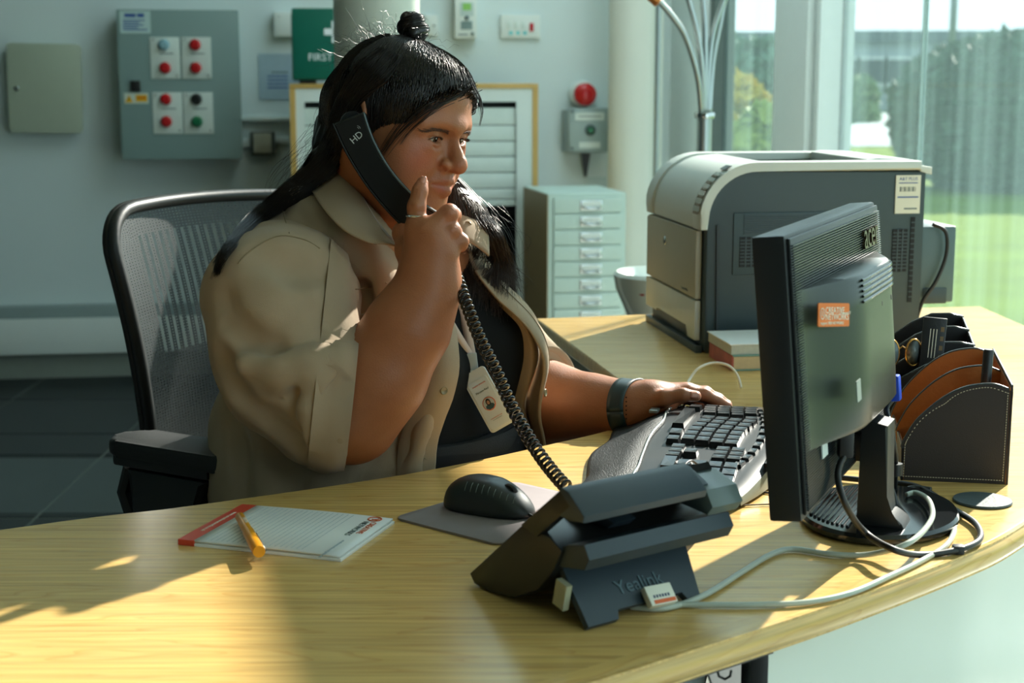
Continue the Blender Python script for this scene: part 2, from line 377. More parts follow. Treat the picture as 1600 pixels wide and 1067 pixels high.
# ------------------------------------------------------------------ reception desk
def wood_mat():
    m = bpy.data.materials.new('light_oak'); m.use_nodes = True; N = m.node_tree.nodes; L = m.node_tree.links; b = N['Principled BSDF']
    tc = N.new('ShaderNodeTexCoord'); mp = N.new('ShaderNodeMapping'); mp.inputs['Rotation'].default_value = (0, 0, R(-14))
    mp.inputs['Scale'].default_value = (1.0, 9.0, 1.0); L.new(tc.outputs['Object'], mp.inputs[0])
    n1 = N.new('ShaderNodeTexNoise'); n1.inputs['Scale'].default_value = 1.35; n1.inputs['Detail'].default_value = 3; n1.inputs['Distortion'].default_value = .4
    L.new(mp.outputs[0], n1.inputs['Vector'])
    mul = N.new('ShaderNodeMath'); mul.operation = 'MULTIPLY'; mul.inputs[1].default_value = 17; L.new(n1.outputs['Fac'], mul.inputs[0])
    fr = N.new('ShaderNodeMath'); fr.operation = 'FRACT'; L.new(mul.outputs[0], fr.inputs[0])
    r1 = N.new('ShaderNodeValToRGB'); L.new(fr.outputs[0], r1.inputs[0])
    e = r1.color_ramp.elements; e[0].position = 0; e[0].color = (*lin((222, 182, 110)), 1); e[1].position = 1; e[1].color = (*lin((212, 168, 98)), 1)
    k = e.new(.72); k.color = (*lin((226, 188, 118)), 1)
    mp2 = N.new('ShaderNodeMapping'); mp2.inputs['Rotation'].default_value = (0, 0, R(-14)); mp2.inputs['Scale'].default_value = (4, 230, 60)
    L.new(tc.outputs['Object'], mp2.inputs[0]); n2 = N.new('ShaderNodeTexNoise'); n2.inputs['Scale'].default_value = 1; n2.inputs['Detail'].default_value = 5
    L.new(mp2.outputs[0], n2.inputs['Vector'])
    r2 = N.new('ShaderNodeMapRange'); r2.inputs[1].default_value = .3; r2.inputs[2].default_value = .7; r2.inputs[3].default_value = .74; r2.inputs[4].default_value = 1.10
    L.new(n2.outputs['Fac'], r2.inputs[0])
    mx = N.new('ShaderNodeMix'); mx.data_type = 'RGBA'; mx.blend_type = 'MULTIPLY'; mx.inputs[0].default_value = 1
    L.new(r1.outputs[0], mx.inputs[6]); L.new(r2.outputs[0], mx.inputs[7]); L.new(mx.outputs[2], b.inputs['Base Color'])
    rr = N.new('ShaderNodeMapRange'); rr.inputs[3].default_value = .18; rr.inputs[4].default_value = .30; L.new(n1.outputs['Fac'], rr.inputs[0]); L.new(rr.outputs[0], b.inputs['Roughness'])
    bp = N.new('ShaderNodeBump'); bp.inputs['Strength'].default_value = .08; bp.inputs['Distance'].default_value = .001
    L.new(n2.outputs['Fac'], bp.inputs['Height']); L.new(bp.outputs[0], b.inputs['Normal'])
    return m
m_oak = wood_mat()
FLAT = Matrix(((1, 0, 0, 0), (0, 0, 1, 0), (0, 1, 0, 0), (0, 0, 0, 1)))   # prism in plan (x,y) extruded along z
def xy(p): return (p[0], p[1])
inner = [(-1.30, 1.30), xy(D(0, 828)), xy(D(300, 790)), xy(D(640, 740)), xy(D(870, 692)), (.16, 2.262), (.205, 2.40), (.19, 2.62)]
outer = [(1.10, 3.0), (1.02, 2.5), (.82, 2.05), xy(D(1600, 820)), xy(D(1500, 870)), xy(D(1300, 945)), xy(D(1100, 1010)), xy(D(920, 1067)), (-.10, 1.15), (-.55, .93), (-1.30, .62)]
ci = catmull([(*p, 0) for p in inner], 6); tip = D(835, 497); fr_ = D(1015, 491)
ce = [tip, Vector((fr_.x, fr_.y, 0)), Vector((1.08, 3.50, 0))]
co = catmull([(*p, 0) for p in outer], 12)
outline = [xy(p) for p in ci]+[xy(p) for p in ce]+[xy(p) for p in co]
desk = thing('reception_desk', 'curved light oak reception desk with pale front panels', 'desk', (.1, 1.6, 0))
MB().prism(outline, .712, .740, M=FLAT, bev=.009, seg=4).build('worktop', m_oak, desk, world=True, auto=50)
def lip_mat():
    m = m_oak.copy(); m.name = 'oak_lipping'; nt = m.node_tree
    tc = [n for n in nt.nodes if n.type == 'TEX_COORD'][0]
    for n in nt.nodes:
        if n.type == 'MAPPING':
            for l in list(n.inputs[0].links): nt.links.remove(l)
            nt.links.new(tc.outputs['UV'], n.inputs[0]); n.inputs['Rotation'].default_value = (0, 0, R(4))
    return m
def lipping(path, side):
    prof = [(.030, .0003), (.010, .0003), (.004, -.0006), (0, -.004), (-.0022, -.010), (-.0022, -.018), (0, -.024), (.004, -.0275), (.010, -.0285), (.030, -.0285)]
    rows_, L_, n_ = [], [0], len(path)
    for i, p in enumerate(path):
        t = (path[min(i+1, n_-1)]-path[max(i-1, 0)]).normalized(); n = Vector((t.y, -t.x, 0))*side
        rows_.append([(p.x+n.x*(a-.002), p.y+n.y*(a-.002), .740+b) for a, b in prof])
        if i: L_.append(L_[-1]+(path[i]-path[i-1]).length)
    o = MB().grid(rows_).build('edge_lipping', lip_mat(), desk, world=True, smooth=True)
    uv = o.data.uv_layers.new(name='UVMap'); k = len(prof)
    for lp in o.data.loops: uv.data[lp.index].uv = (L_[lp.vertex_index//k], (lp.vertex_index % k)*.006)
    return o
m_panel = mat('frosted_white_panel', (214, 222, 212), .22, var=.05, scale=3)
m_black = mat('black_painted_steel', (22, 20, 20), .4)
oc = [Vector(p) for p in co]
def inset(i, d):
    t = (oc[min(i+1, len(oc)-1)]-oc[max(i-1, 0)]).normalized(); n = Vector((t.y, -t.x, 0)); return oc[i]+n*d
def nearest(q): return min(range(len(oc)), key=lambda i: (oc[i]-Vector((q[0], q[1], 0))).length)
sgn = 1 if inset(20, .1).y > oc[20].y else -1
lipping(oc, sgn)
def _proj_u(p):
    dF = p.y*_c-(p.z-CAMZ)*_s; return 800+FPX*p.x/dF
i_post = min((i for i in range(len(oc)) if oc[i].y < 2.2), key=lambda i: abs(_proj_u(inset(i, sgn*.04)+UP*.69)-1178)); i0 = 3
pv_ = [inset(i, sgn*.035) for i in range(i0, i_post+1)]; pi_ = [inset(i, sgn*.050) for i in range(i0, i_post+1)]
half = len(pv_)//2
for a, b in ((0, half), (half, len(pv_)-1)):
    q = pv_[a:b+1]+pi_[a:b+1][::-1]
    MB().prism([xy(p) for p in q], .03, .712, M=FLAT).build('front_panel', m_panel, desk, world=True, auto=60)
pw_ = [inset(i, sgn*.11) for i in range(i_post, len(oc))]; pw2 = [inset(i, sgn*.125) for i in range(i_post, len(oc))]
MB().prism([xy(p) for p in pw_+pw2[::-1]], .03, .712, M=FLAT).build('front_panel', m_panel, desk, world=True, auto=60)
pb_ = [inset(i, sgn*.018) for i in range(i_post, len(oc))]; pb2 = [inset(i, sgn*.105) for i in range(i_post, len(oc))]
MB().prism([xy(p) for p in pb_+pb2[::-1]], .700, .712, M=FLAT).build('under_rail', m_black, desk, world=True, auto=60)
q = inset(i_post, sgn*.04); box('post', m_black, desk, q.x-.009, q.x+.009, q.y-.02, q.y+.04, 0, .70, .002, world=True)
q = inset(min(range(i_post, i_post+14), key=lambda i: abs(_proj_u(inset(i, sgn*.045)+UP*.68)-1133)), sgn*.045); q.z = .70
MB().tube([q+Vector(v) for v in ((0, 0, 0), (0, 0, -.008), (-.004, 0, -.013), (-.002, 0, -.021), (.004, 0, -.024), (.009, 0, -.021), (.010, 0, -.015))], .0014, 8).build('hook', m_black, desk, smooth=True, world=True)
# end frame and legs of the back wing, seen under its tip
m_legs = mat('grey_desk_steel', (120, 132, 130), .4, metal=.4)
for p in ((.11, 3.18), (.26, 2.72), (.95, 3.35), (-1.1, 1.1)):
    box('leg', m_legs, desk, p[0]-.025, p[0]+.025, p[1]-.025, p[1]+.025, 0, .712, .004, world=True)
MB().box(-.015, .015, 0, .48, .50, .70, .002, M=Matrix.Translation((.11, 3.20, 0)) @ Matrix.Rotation(R(198), 4, 'Z')).build('modesty_panel', mat('grey_modesty_panel', (150, 162, 156), .5), desk, world=True)

def HL(o, u, v, ax, val):
    inv = o.matrix_world.inverted(); a = inv @ Vector((0, 0, CAMZ)); d = inv.to_3x3() @ ray(u, v); t = (val-a[ax])/d[ax]; return a+d*t
def frame(name, label, cat, o, X, group=None, Z=(0, 0, 1)):
    X = Vector(X).normalized(); Z = Vector(Z); return thing(name, label, cat, o, X, Z.cross(X), Z, group)
# ------------------------------------------------------------------ monitor
m_blk = mat('black_plastic', (30, 32, 33), .38, var=.1, bump=.08, bscale=900)
m_blkg = mat('gloss_black_plastic', (22, 25, 27), .12, spec=.6)
m_shell = mat('dark_olive_monitor_shell', (34, 42, 36), .33, var=.08, scale=8, bump=.06, bscale=1200)
nb = P(1253, 817, 1.5); Wd = Vector((.408, .913, 0)).normalized(); Nb = Vector((Wd.y, -Wd.x, 0)); ph = R(-5.3)
Um = (UP*math.cos(ph)+Nb*math.sin(ph)).normalized(); Nm = Wd.cross(Um).normalized()
mw_, mh_ = .455, .292
MF = Matrix((Wd, -Nm, Um)).transposed().to_4x4(); MF.translation = nb     # local: x along width, -y towards the back, z up the panel
bc = D(1368, 808)
mon = thing('computer_monitor', 'black flat monitor seen from behind with an orange sticker', 'monitor', bc)
def mpart(mb, name, m, parent=mon, auto=40, smooth=False):
    o = mb.build(name, m, None, auto=auto); o.parent = parent
    o.matrix_basis = (wm(parent).inverted() @ MF); return o
mpart(MB().box(0, mw_, 0, .034, 0, mh_, .004), 'bezel', m_blk)
mpart(MB().box(.016, mw_-.016, .0335, .0352, .02, mh_-.016), 'screen', mat('dark_lcd_glass', (14, 18, 24), .08))
bk = MB().box(.006, mw_-.004, -.004, 0, .006, mh_-.004, .002); mpart(bk, 'back_cover', m_blk)
m_rib = mat('highlight_lightened_rib', (44, 50, 52), .28, spec=.6)  # lighter than the cover, standing in for sun highlights on the ribs
nr = 100                                                      # fine horizontal ribs moulded into the cover
for k in range(nr):
    z = .010+k*(mh_-.020)/nr
    mpart(MB().prism([(0, 0), (.0036, 0), (.0018, .0)] if 0 else [(-.0039, z), (-.0064, z+.0005), (-.0064, z+.0013), (-.0039, z+.0019)], .008, mw_-.006, M=Matrix(((0, 1, 0, 0), (1, 0, 0, 0), (0, 0, 1, 0), (0, 0, 0, 1)))), 'rib', m_rib, auto=None)
def shell_row(z, k, w0=.012, w1=mw_-.012, dep=.040):         # plan curve of the bulging housing at height z, inset k
    pts = []; n = 26
    for i in range(n+1):
        t = i/n; x = w0+(w1-w0)*t
        s = min(1, min(t, 1-t)/.34); s = s*s*(3-2*s); pts.append((x, -.004-(dep-k)*s, z))
    return pts
zs0, zs1 = .070, .232
sh = MB().grid([[(x, 0, zs0) for x, y, z in shell_row(zs0, 0)], shell_row(zs0-.002, .006), shell_row(zs0+.004, .001), shell_row(zs0+.05, 0), shell_row(zs1-.03, 0), shell_row(zs1-.002, .001), shell_row(zs1+.001, .004), [(x, 0, zs1+.001) for x, y, z in shell_row(zs1, 0)]])
shell = mpart(sh, 'rear_housing', m_shell, auto=50)
for k in range(5):
    z = zs1-.004-k*.0058
    mpart(MB().tube([(x, y-.0006, z) for x, y, z in shell_row(z, 0)[8:]], .0017, 6), 'vent_ridge', m_blkg, auto=60)
for x, z in ((.245, .19), (.30, .19)):
    mpart(MB().box(x-.0022, x+.0022, -.0442, -.041, z-.003, z+.003, .001), 'screw_hole', mat('black_hole', (4, 4, 4), .9))
mpart(MB().box(0, .028, -.0465, -.044, 0, .018).box(.001, .027, -.047, -.046, 0, 0.017), 'label', mat('grey_rating_label', (150, 160, 152), .5)) if 0 else None
def mtext(name, body, size, m, x, y, z, rot=0, align='CENTER', ext=.0004):
    o = text(name, body, size, m, mon, Matrix(), align, ext); o.matrix_basis = wm(mon).inverted() @ MF @ at(x, y, z) @ Matrix.Rotation(R(rot), 4, 'Z'); return o
m_let = mat('bronze_lettering', (86, 74, 56), .3, metal=.6)
mtext('lettering', 'acer', .048, m_let, .378, -.0075, .2575, ext=.002)
# sticker (stuck over ridges, slightly proud and turned)
ms = MF @ Matrix.Translation((.062, -.030, .203)) @ Matrix.Rotation(R(-16), 4, 'Z') @ Matrix.Rotation(R(8), 4, 'Y')
def sticker_part(mb, name, m):
    o = mb.build(name, m, None, auto=40); o.parent = mon; o.matrix_basis = wm(mon).inverted() @ ms; return o
stk = sticker_part(MB().prism([(-.031, -.012), (.031, -.012), (.0325, -.0105), (.0325, .0105), (.031, .012), (-.031, .012), (-.0325, .0105), (-.0325, -.0105)], -.0006, .0006), 'sticker', mat('orange_sticker', (226, 112, 32), .45)); stk['label'] = 'orange support sticker'
m_prw = mat('white_print', (240, 232, 214), .5); m_pro = mat('orange_print', (220, 100, 44), .5); m_prg = mat('grey_print', (92, 108, 110), .5); m_prb = mat('blue_print', (52, 84, 150), .5)
def stext(body, size, x, z, align='LEFT'):
    o = text('lettering', body, size, m_prw, stk, at(x, -.0008, z), align); return o
stext('CREATIVE', .0090, -.0185, .0044); stext('NETWORKS', .0090, -.0185, -.0024); stext('| managed IT', .0042, .0130, .002); stext('support: 0800 NETWORKS', .0042, -.028, -.0085)
rg = MB().tube([(-.0245+.0042*math.cos(a), -.0008, .0012+.0055*math.sin(a)) for a in [2*math.pi*k/20 for k in range(20)]], .0006, 5, closed=True).build('emblem', m_prw, stk, smooth=True)
MB().tube([(-.0245, -.0008, .004), (-.0250, -.0008, .000), (-.0228, -.0008, -.001)], .0006, 5).build('emblem', m_prw, stk)
def HM(u, v, y=-.006):                                        # point of the monitor's back seen at u, v
    inv = MF.inverted(); a = inv @ Vector((0, 0, CAMZ)); d = inv.to_3x3() @ ray(u, v); return a+d*((y-a.y)/d.y)
q = HM(1341, 610, -.044); mpart(MB().box(q.x-.010, q.x+.010, -.0450, -.0438, q.z-.011, q.z+.011), 'rating_label', mat('grey_rating_label', (120, 132, 126), .5))
q = HM(1288, 690, -.008); mpart(MB().box(q.x-.012, q.x+.012, -.0085, -.0070, q.z-.016, q.z+.016), 'rating_label', mat('white_rating_label', (205, 212, 210), .5))
# arm, neck and base
bx_ = D(1378, 832); nk = bx_
NF = Matrix((Nb, Wd, UP)).transposed().to_4x4(); NF.translation = nk
def npart(mb, name, m, auto=40):
    o = mb.build(name, m, None, auto=auto); o.parent = mon; o.matrix_basis = wm(mon).inverted() @ NF; return o
npart(MB().prism([(-.026, .012), (.030, .012), (.026, .02), (.012, .030), (.008, .05), (.006, .132), (-.024, .138)], -.024, .020, bev=.003), 'neck', m_blk)
npart(MB().box(-.06, -.02, -.016, .014, .085, .118, .004), 'arm', m_blk)
cbx = NF.inverted() @ bc
def oval(k, n=48, a=.118, b=.092):
    return [(cbx.x*.75+b*k*math.cos(2*math.pi*i/n), cbx.y*.75+.01+a*k*math.sin(2*math.pi*i/n)) for i in range(n)]
def ring(k, z): return [(x, y, z) for x, y in oval(k)]
npart(MB().grid([ring(.02, .001), ring(.97, .001), ring(1, .004), ring(1, .009), ring(.97, .013), ring(.5, .0145), ring(.02, .0150)], close_u=True), 'base', m_blkg, auto=30)
for k in range(11):                                          # ridged half of the base plate
    x = cbx.x*.75-.018-k*.0062; yy = .104*math.sqrt(max(.02, 1-((x-cbx.x*.75)/.090)**2))
    npart(MB().box(x-.0019, x+.0019, cbx.y*.75+.01-yy+.006, cbx.y*.75+.01+yy-.006, .0125, .0158, .0008, 1), 'base_ridge', m_blkg)
def cable(name, label, pts, r, m, cat='cable', n=10, parts=None, sm=8):
    o = MB().tube(catmull(pts, sm), r, n).build(name, m, smooth=True)
    return tag(o, label, cat)
m_cab = mat('black_cable_rubber', (20, 21, 22), .45); m_cabg = mat('grey_cable_sheath', (176, 184, 172), .4, var=.04); m_blue = mat('blue_vga_plug', (30, 70, 190), .35)
q = HM(1311, 672, -.012); pl = MF @ Vector((q.x, -.012, q.z)); ph_ = MF @ Vector((.118, -.024, .05))
pc = thing('power_cable', 'black mains cable looping from the monitor across its base', 'cable', pl)
box('plug', m_cab, pc, -.008, .008, -.009, .009, -.028, .012, .003, M=Matrix.Translation((.006, -.006, 0)))
zc = .7455
MB().tube(catmull([pl+Vector((.008, -.008, -.02)), P(1309, 740, 1.60), P(1322, 790, 1.585), D(1352, 832, .765), D(1395, 858, .762), D(1440, 867, zc), D(1500, 858, zc), D(1531, 842, zc), D(1524, 818, zc), D(1490, 795, zc), D(1450, 768, zc), D(1420, 757, zc), D(1370, 752, zc), D(1300, 745, zc), D(1240, 740, zc)], 8), .0037, 10).build('cord', m_cab, pc, smooth=True, world=True)
box('cable_tie', m_cab, pc, -.006, .006, -.006, .006, -.005, .005, .002, world=True, M=Matrix.Translation(D(1497, 858, zc)))
q = HM(1381, 606, -.014); vp = MF @ q
vc = thing('video_cable', 'black video cable with a blue plug behind the monitor', 'cable', vp)
box('plug', m_blue, vc, -.008, .008, -.02, .004, -.016, .016, .003, world=True, M=MF @ Matrix.Translation(q))
MB().tube(catmull([MF @ (q+Vector((0, -.010, -.014))), P(1385, 640, 1.83), P(1392, 668, 1.79), P(1399, 720, 1.80), D(1400, 770, .746), D(1425, 762, .746), D(1455, 765, .746)], 8), .0035, 10).build('cord', m_cab, vc, smooth=True, world=True)
MB().tube([P(1400, 724, 1.80), P(1399.5, 742, 1.80)], .008, 12).build('ferrite', m_cab, vc, world=True, auto=40)
cable('network_cable', 'grey network cable curling round the monitor base to the desk phone', [D(985, 948, .744), D(1040, 950, .744), D(1100, 930, .744), D(1160, 893, .744), D(1205, 866, .744), D(1240, 858, .744), D(1300, 866, .744), D(1360, 866, .746), D(1420, 848, .762), D(1455, 812, .764), D(1452, 783, .764), D(1432, 770, .760), D(1416, 773, .758)], .0032, m_cabg)
cable('phone_lead', 'grey lead running along the curved desk edge to the phone', [D(1040, 944, .744), D(1100, 945, .744), D(1180, 945, .744), D(1260, 941, .744), D(1330, 926, .744), D(1390, 900, .744), D(1440, 876, .744), D(1480, 850, .744), D(1491, 820, .744), D(1474, 790, .744), D(1440, 772, .744), D(1405, 768, .744)], .0031, m_cabg)
# ------------------------------------------------------------------ keyboard
KL = Vector((.27, .963, 0)).normalized(); KX = Vector((KL.y, -KL.x, 0))
kb = thing('keyboard', 'black curved ergonomic keyboard under her left hand', 'keyboard', D(893, 772)+KL*.23, KX, KL, UP)   # local x = away from the typist, y = to her left
def kz(x, y):
    f = min(1, max(0, (x+.02)/.085)); f = f*f*(3-2*f)
    e_ = min(1, max(0, (.235-abs(y))/.10)); f *= .45+.55*e_*e_*(3-2*e_)
    return .008+.024*f+.010*math.exp(-((y-.045)/.11)**2)*f-.02*max(0, x-.17)
def kf(y): return .028*math.cos(min(1.57, abs(y-.03)/.20*1.57))*-1+.012*(1 if False else math.exp(-((y-.03)/.05)**2))
def kr(y): return .232-.075*((y+.02)/.24)**2*.6
def kout(y, t): return kf(y)+(kr(y)-kf(y))*t
nK = 40; ysK = [-.232+.464*i/nK for i in range(nK+1)]
def rowk(t, dz=0, k=1): return [(kout(y, t), y*k, max(.002, kz(kout(y, t), y)+dz)) for y in ysK]
m_kb = mat('black_keyboard_plastic', (17, 20, 21), .45, spec=.3, var=.06); m_rest = mat('black_dotted_palm_rest', (20, 24, 25), .5, spec=.35, bump=1.0, bscale=600)
m_key = mat('black_keycap', (26, 28, 30), .28, spec=.55); m_kside = mat('grey_keyboard_edge', (150, 154, 138), .4)
MB().grid([[(x, y, .002) for x, y, z in rowk(0)], [(x, y, .006) for x, y, z in rowk(0)], rowk(.02), rowk(.10), rowk(.20), rowk(.30), rowk(.31, -.004)]).build('palm_rest', m_rest, kb, smooth=True)
MB().grid([rowk(.30, -.003), rowk(.33, -.003), rowk(.5, -.003), rowk(.7, -.003), rowk(.9, -.001), rowk(.96, -.002), rowk(.985, -.006)]).build('case', m_kb, kb, smooth=True)
MB().grid([rowk(.985, -.006), rowk(1.0, -.012), [(x, y, .004) for x, y, z in rowk(1.0)], [(x, y, .002) for x, y, z in rowk(.9)]]).build('rear_edge', m_kside, kb, auto=30)
for s in (0, -1):
    MB().grid([[(kout(ysK[s], t), ysK[s], max(.002, kz(kout(ysK[s], t), ysK[s])-.002)) for t in [i/12 for i in range(13)]], [(kout(ysK[s], t), ysK[s], .002) for t in [i/12 for i in range(13)]]]).build('side', m_kb, kb)
MB().tube([(kout(y, .305), y, kz(kout(y, .305), y)+.0008) for y in ysK], .0016, 6).build('trim_line', mat('silver_trim', (170, 180, 178), .25, metal=.6), kb, smooth=True)
kcache = {}
def key(x, y, wx, wy, h=.0075, rot=0):
    kk = (round(wx, 4), round(wy, 4), h)
    if kk not in kcache:
        v = []; a, b = wx/2, wy/2; c, d = a-.0015, b-.0015
        V = [(-a, -b, 0), (a, -b, 0), (a, b, 0), (-a, b, 0), (-c, -d, h), (c, -d, h), (c, d, h), (-c, d, h), (0, 0, h-.0009)]
        Fq = [(0, 1, 5, 4), (1, 2, 6, 5), (2, 3, 7, 6), (3, 0, 4, 7), (4, 5, 8), (5, 6, 8), (6, 7, 8), (7, 4, 8)]
        me = bpy.data.meshes.new('key'); me.from_pydata(V, [], Fq); o = link('key', me, m_key, kb); kcache[kk] = o
    else: o = kcache[kk].copy(); COL.objects.link(o)
    e = .004; nx = -(kz(x+e, y)-kz(x-e, y))/(2*e); ny = -(kz(x, y+e)-kz(x, y-e))/(2*e)
    z = Vector((nx, ny, 1)).normalized(); xx = Vector((math.cos(rot), math.sin(rot), 0)); yy = z.cross(xx).normalized(); xx = yy.cross(z)
    m = Matrix((xx, yy, z)).transposed().to_4x4(); m.translation = (x, y, kz(x, y)-.003); o.matrix_basis = m
pt = .0187
for r in range(5):                                            # number pad and arrow block nearest the camera
    x = .100+r*pt
    for c in range(4):
        if r == 0 and c == 2: continue
        key(x, -.214+c*pt, .0182, .0182 if not (r == 0 and c == 3) else .0345)
    for c in range(3):
        if r in (0, 1, 3, 4) and not (r == 1 and c != 1): key(x, -.130+c*pt, .0182, .0182)
rowsK = [(5, 0), (12, .010), (13, .004), (13, -.004), (14, -.010)]
for r, (nk_, off) in enumerate(rowsK):
    x = .088+r*pt
    if r == 0:
        for y, w in ((-.058, .022), (-.030, .026), (.045, .10), (.13, .026), (.160, .024), (.188, .024)): key(x-.004*math.cos((y-.05)/.07), y, .017, w-.003)
        continue
    for c in range(nk_):
        y = -.058+off*.5+c*pt*1.05+(.020 if c >= nk_//2 else 0)
        key(x+.010*math.exp(-((y-.05)/.05)**2), y, .0182, .0190, rot=.10*(-1 if y < .05 else 1)*math.exp(-((y-.05)/.1)**2))
for c in range(15):
    y = -.20+c*.0285; key(.196-.05*((y+.02)/.24)**2, y, .012, .0200, .0055, rot=.25*y/.2)
MB().box(.212, .224, -.145, -.120, .030, .036, .002).box(.210, .222, .02, .10, .036, .041, .002).build('hot_keys', m_kb, kb)
MB().box(.028, .040, .090, .108, .036, .0405, .001).build('badge', mat('silver_badge', (160, 170, 170), .3, metal=.5), kb)
kb.scale = (1.06, 1.07, 1.0); kb.location += KL*.008+KX*.006
kw = kb.matrix_world.copy()
cable('keyboard_lead', 'thin black lead leaving the back of the keyboard', [kw @ Vector((.222, -.03, .018)), D(1166, 722, .75), D(1190, 728, .7425), D(1230, 732, .7425), D(1290, 741, .7425)], .0022, m_cab, n=8)
cable('headset_wire', 'thin dark wire arching up behind the desk phone', [D(1060, 772, .80), P(1066, 735, 1.66), P(1078, 720, 1.68), P(1092, 727, 1.70), P(1120, 748, 1.74), D(1150, 762, .745), D(1190, 769, .742), D(1235, 772, .742)], .0013, m_cab, n=6)
cable('thin_wire', 'hair thin brown wire lying flat on the sunlit desk', [D(1088, 812, .742), D(1110, 800, .742), D(1150, 791, .742), D(1190, 788, .742), D(1240, 787, .742)], .0009, mat('brown_wire', (96, 84, 60), .5), n=6)
cable('charging_cable', 'thin white cable arching above the desk beyond her hand', [D(1068, 612, .742), P(1078, 592, 2.55), P(1092, 575, 2.56), P(1115, 567, 2.57), P(1138, 571, 2.56), P(1152, 586, 2.55), D(1158, 606, .743)], .0022, mat('white_cable', (222, 220, 208), .4), n=8)
# ------------------------------------------------------------------ mouse and mat
a, b_, c_ = D(632, 815), D(785, 752), D(797, 858)
ex = (c_-a).normalized(); ey = UP.cross(ex)
if ey.dot(b_-a) < 0: ey = -ey
mm = thing('mouse_mat', 'grey mouse mat with rounded corners and a faint orange logo', 'mouse mat', (a+b_*.5-a*.5+(c_-a)*.5), ex, ey, UP)
hw, hh = .0825, .109
def rrect(hw, hh, r, n=6):
    return [(sx*(hw-r)+r*math.cos(t), sy*(hh-r)+r*math.sin(t)) for sx, sy, t0 in ((1, 1, 0), (-1, 1, 90), (-1, -1, 180), (1, -1, 270)) for t in [R(t0+90*k/n) for k in range(n+1)]]
MB().prism(rrect(hw, hh, .012), 0, .003, M=FLAT, bev=.0008, seg=1).build('pad', mat('grey_mat_cloth', (140, 130, 132), .85, var=.05, scale=80, bump=.25, bscale=1500), mm, auto=50)
ZR = lambda x, y, z, r: Matrix.Translation((x, y, z)) @ Matrix.Rotation(R(r), 4, 'Z')
m_fo = mat('faded_orange_print', (222, 176, 156), .6)
MB().tube([(.035+.016*math.cos(a_), .088+.011*math.sin(a_), .0032) for a_ in [2*math.pi*k/24 for k in range(24)]], .0011, 5, closed=True).build('emblem', m_fo, mm, smooth=True)
text('lettering', 'CREATIVE', .017, m_fo, mm, ZR(.036, .03, .0032, -90)); text('lettering', 'NETWORKS', .017, m_fo, mm, ZR(.052, .03, .0032, -90))
mf = (D(830, 812)-D(702, 790)).normalized()
ms_ = thing('computer_mouse', 'black wired mouse on the grey mouse mat', 'mouse', D(763, 797, .743), mf, UP.cross(mf), UP)
def mouse_pt(u, w, k=1.0, top=1):
    x = math.cos(u); y = math.sin(u)
    X = .058*math.copysign(abs(x)**.75, x)*k; Y = .031*math.copysign(abs(y)**.8, y)*k*(1-.10*math.cos(u)+.0)*(1-.13*math.cos(2*u)*0)
    return X, Y
rowsM = []
for i in range(13):
    w = i/12; ph2 = w*math.pi/2; kk = math.cos(ph2)**.55 if i < 12 else .001
    r_ = []
    for j in range(40):
        u = 2*math.pi*j/40; X, Y = mouse_pt(u, w, kk)
        hx = .0385*(1-.18*((X+.012)/.058)**2-.22*max(0, (X-.01)/.05)) ; z = .003+hx*math.sin(ph2)**.9
        r_.append((X+(.004 if X > 0 else 0)*(1-w), Y, z))
    rowsM.append(r_)
base_ = [(x*.93, y*.93, .0005) for x, y, z in rowsM[0]]
m_mouse = mat('black_mouse_rubber', (38, 44, 44), .42, spec=.5)
MB().grid([base_]+rowsM, close_u=True).build('shell', m_mouse, ms_, smooth=True)
MB().tube([(.058-.0035*k, -.0004, .003+.0385*(1-.18*((.058-.0035*k+.012)/.058)**2-.22*max(0, (.048-.0035*k)/.05))*math.sin(math.acos(min(1, (max(.03, (.058-.0035*k)/.058))**1.0)**1.0))**.9*1.0+.0005) for k in range(3, 12)], .0009, 5).build('button_gap', mat('mouse_gap', (8, 9, 9), .6), ms_)
MB().lathe([(0, -.004), (.009, -.004), (.0105, -.002), (.0105, .002), (.009, .004), (0, .004)], 20, M=Matrix.Translation((.030, 0, .0270)) @ Matrix.Rotation(R(90), 4, 'X')).build('scroll_wheel', mat('wheel_rubber', (14, 15, 15), .5), ms_, auto=40)
MB().tube(catmull([(.05, -.002, .006), (.075, -.012, .004), (.10, -.030, .003), (.13, -.05, .003), (.17, -.06, .003)], 6), .0018, 8).build('lead', m_cab, ms_, smooth=True)
for k in range(9):                                            # pale ribs across the near flank of the button
    x = .046-k*.0078; h = .0385*(1-.18*((x+.012)/.058)**2-.22*max(0, (x-.01)/.05))
    f = 1-abs(x/.062)**2.6; Y0 = -.031*f**.5*(1-.10*x/.058)
    pts = []
    for a_ in (38, 46, 54, 62):
        kk = math.cos(R(a_))**.55; pts.append((x*1.0, Y0*kk*1.0, .0034+h*math.sin(R(a_))**.9))
    MB().tube(pts, .0007, 5).build('rib', mat('mouse_rib', (96, 108, 106), .25), ms_, smooth=True)
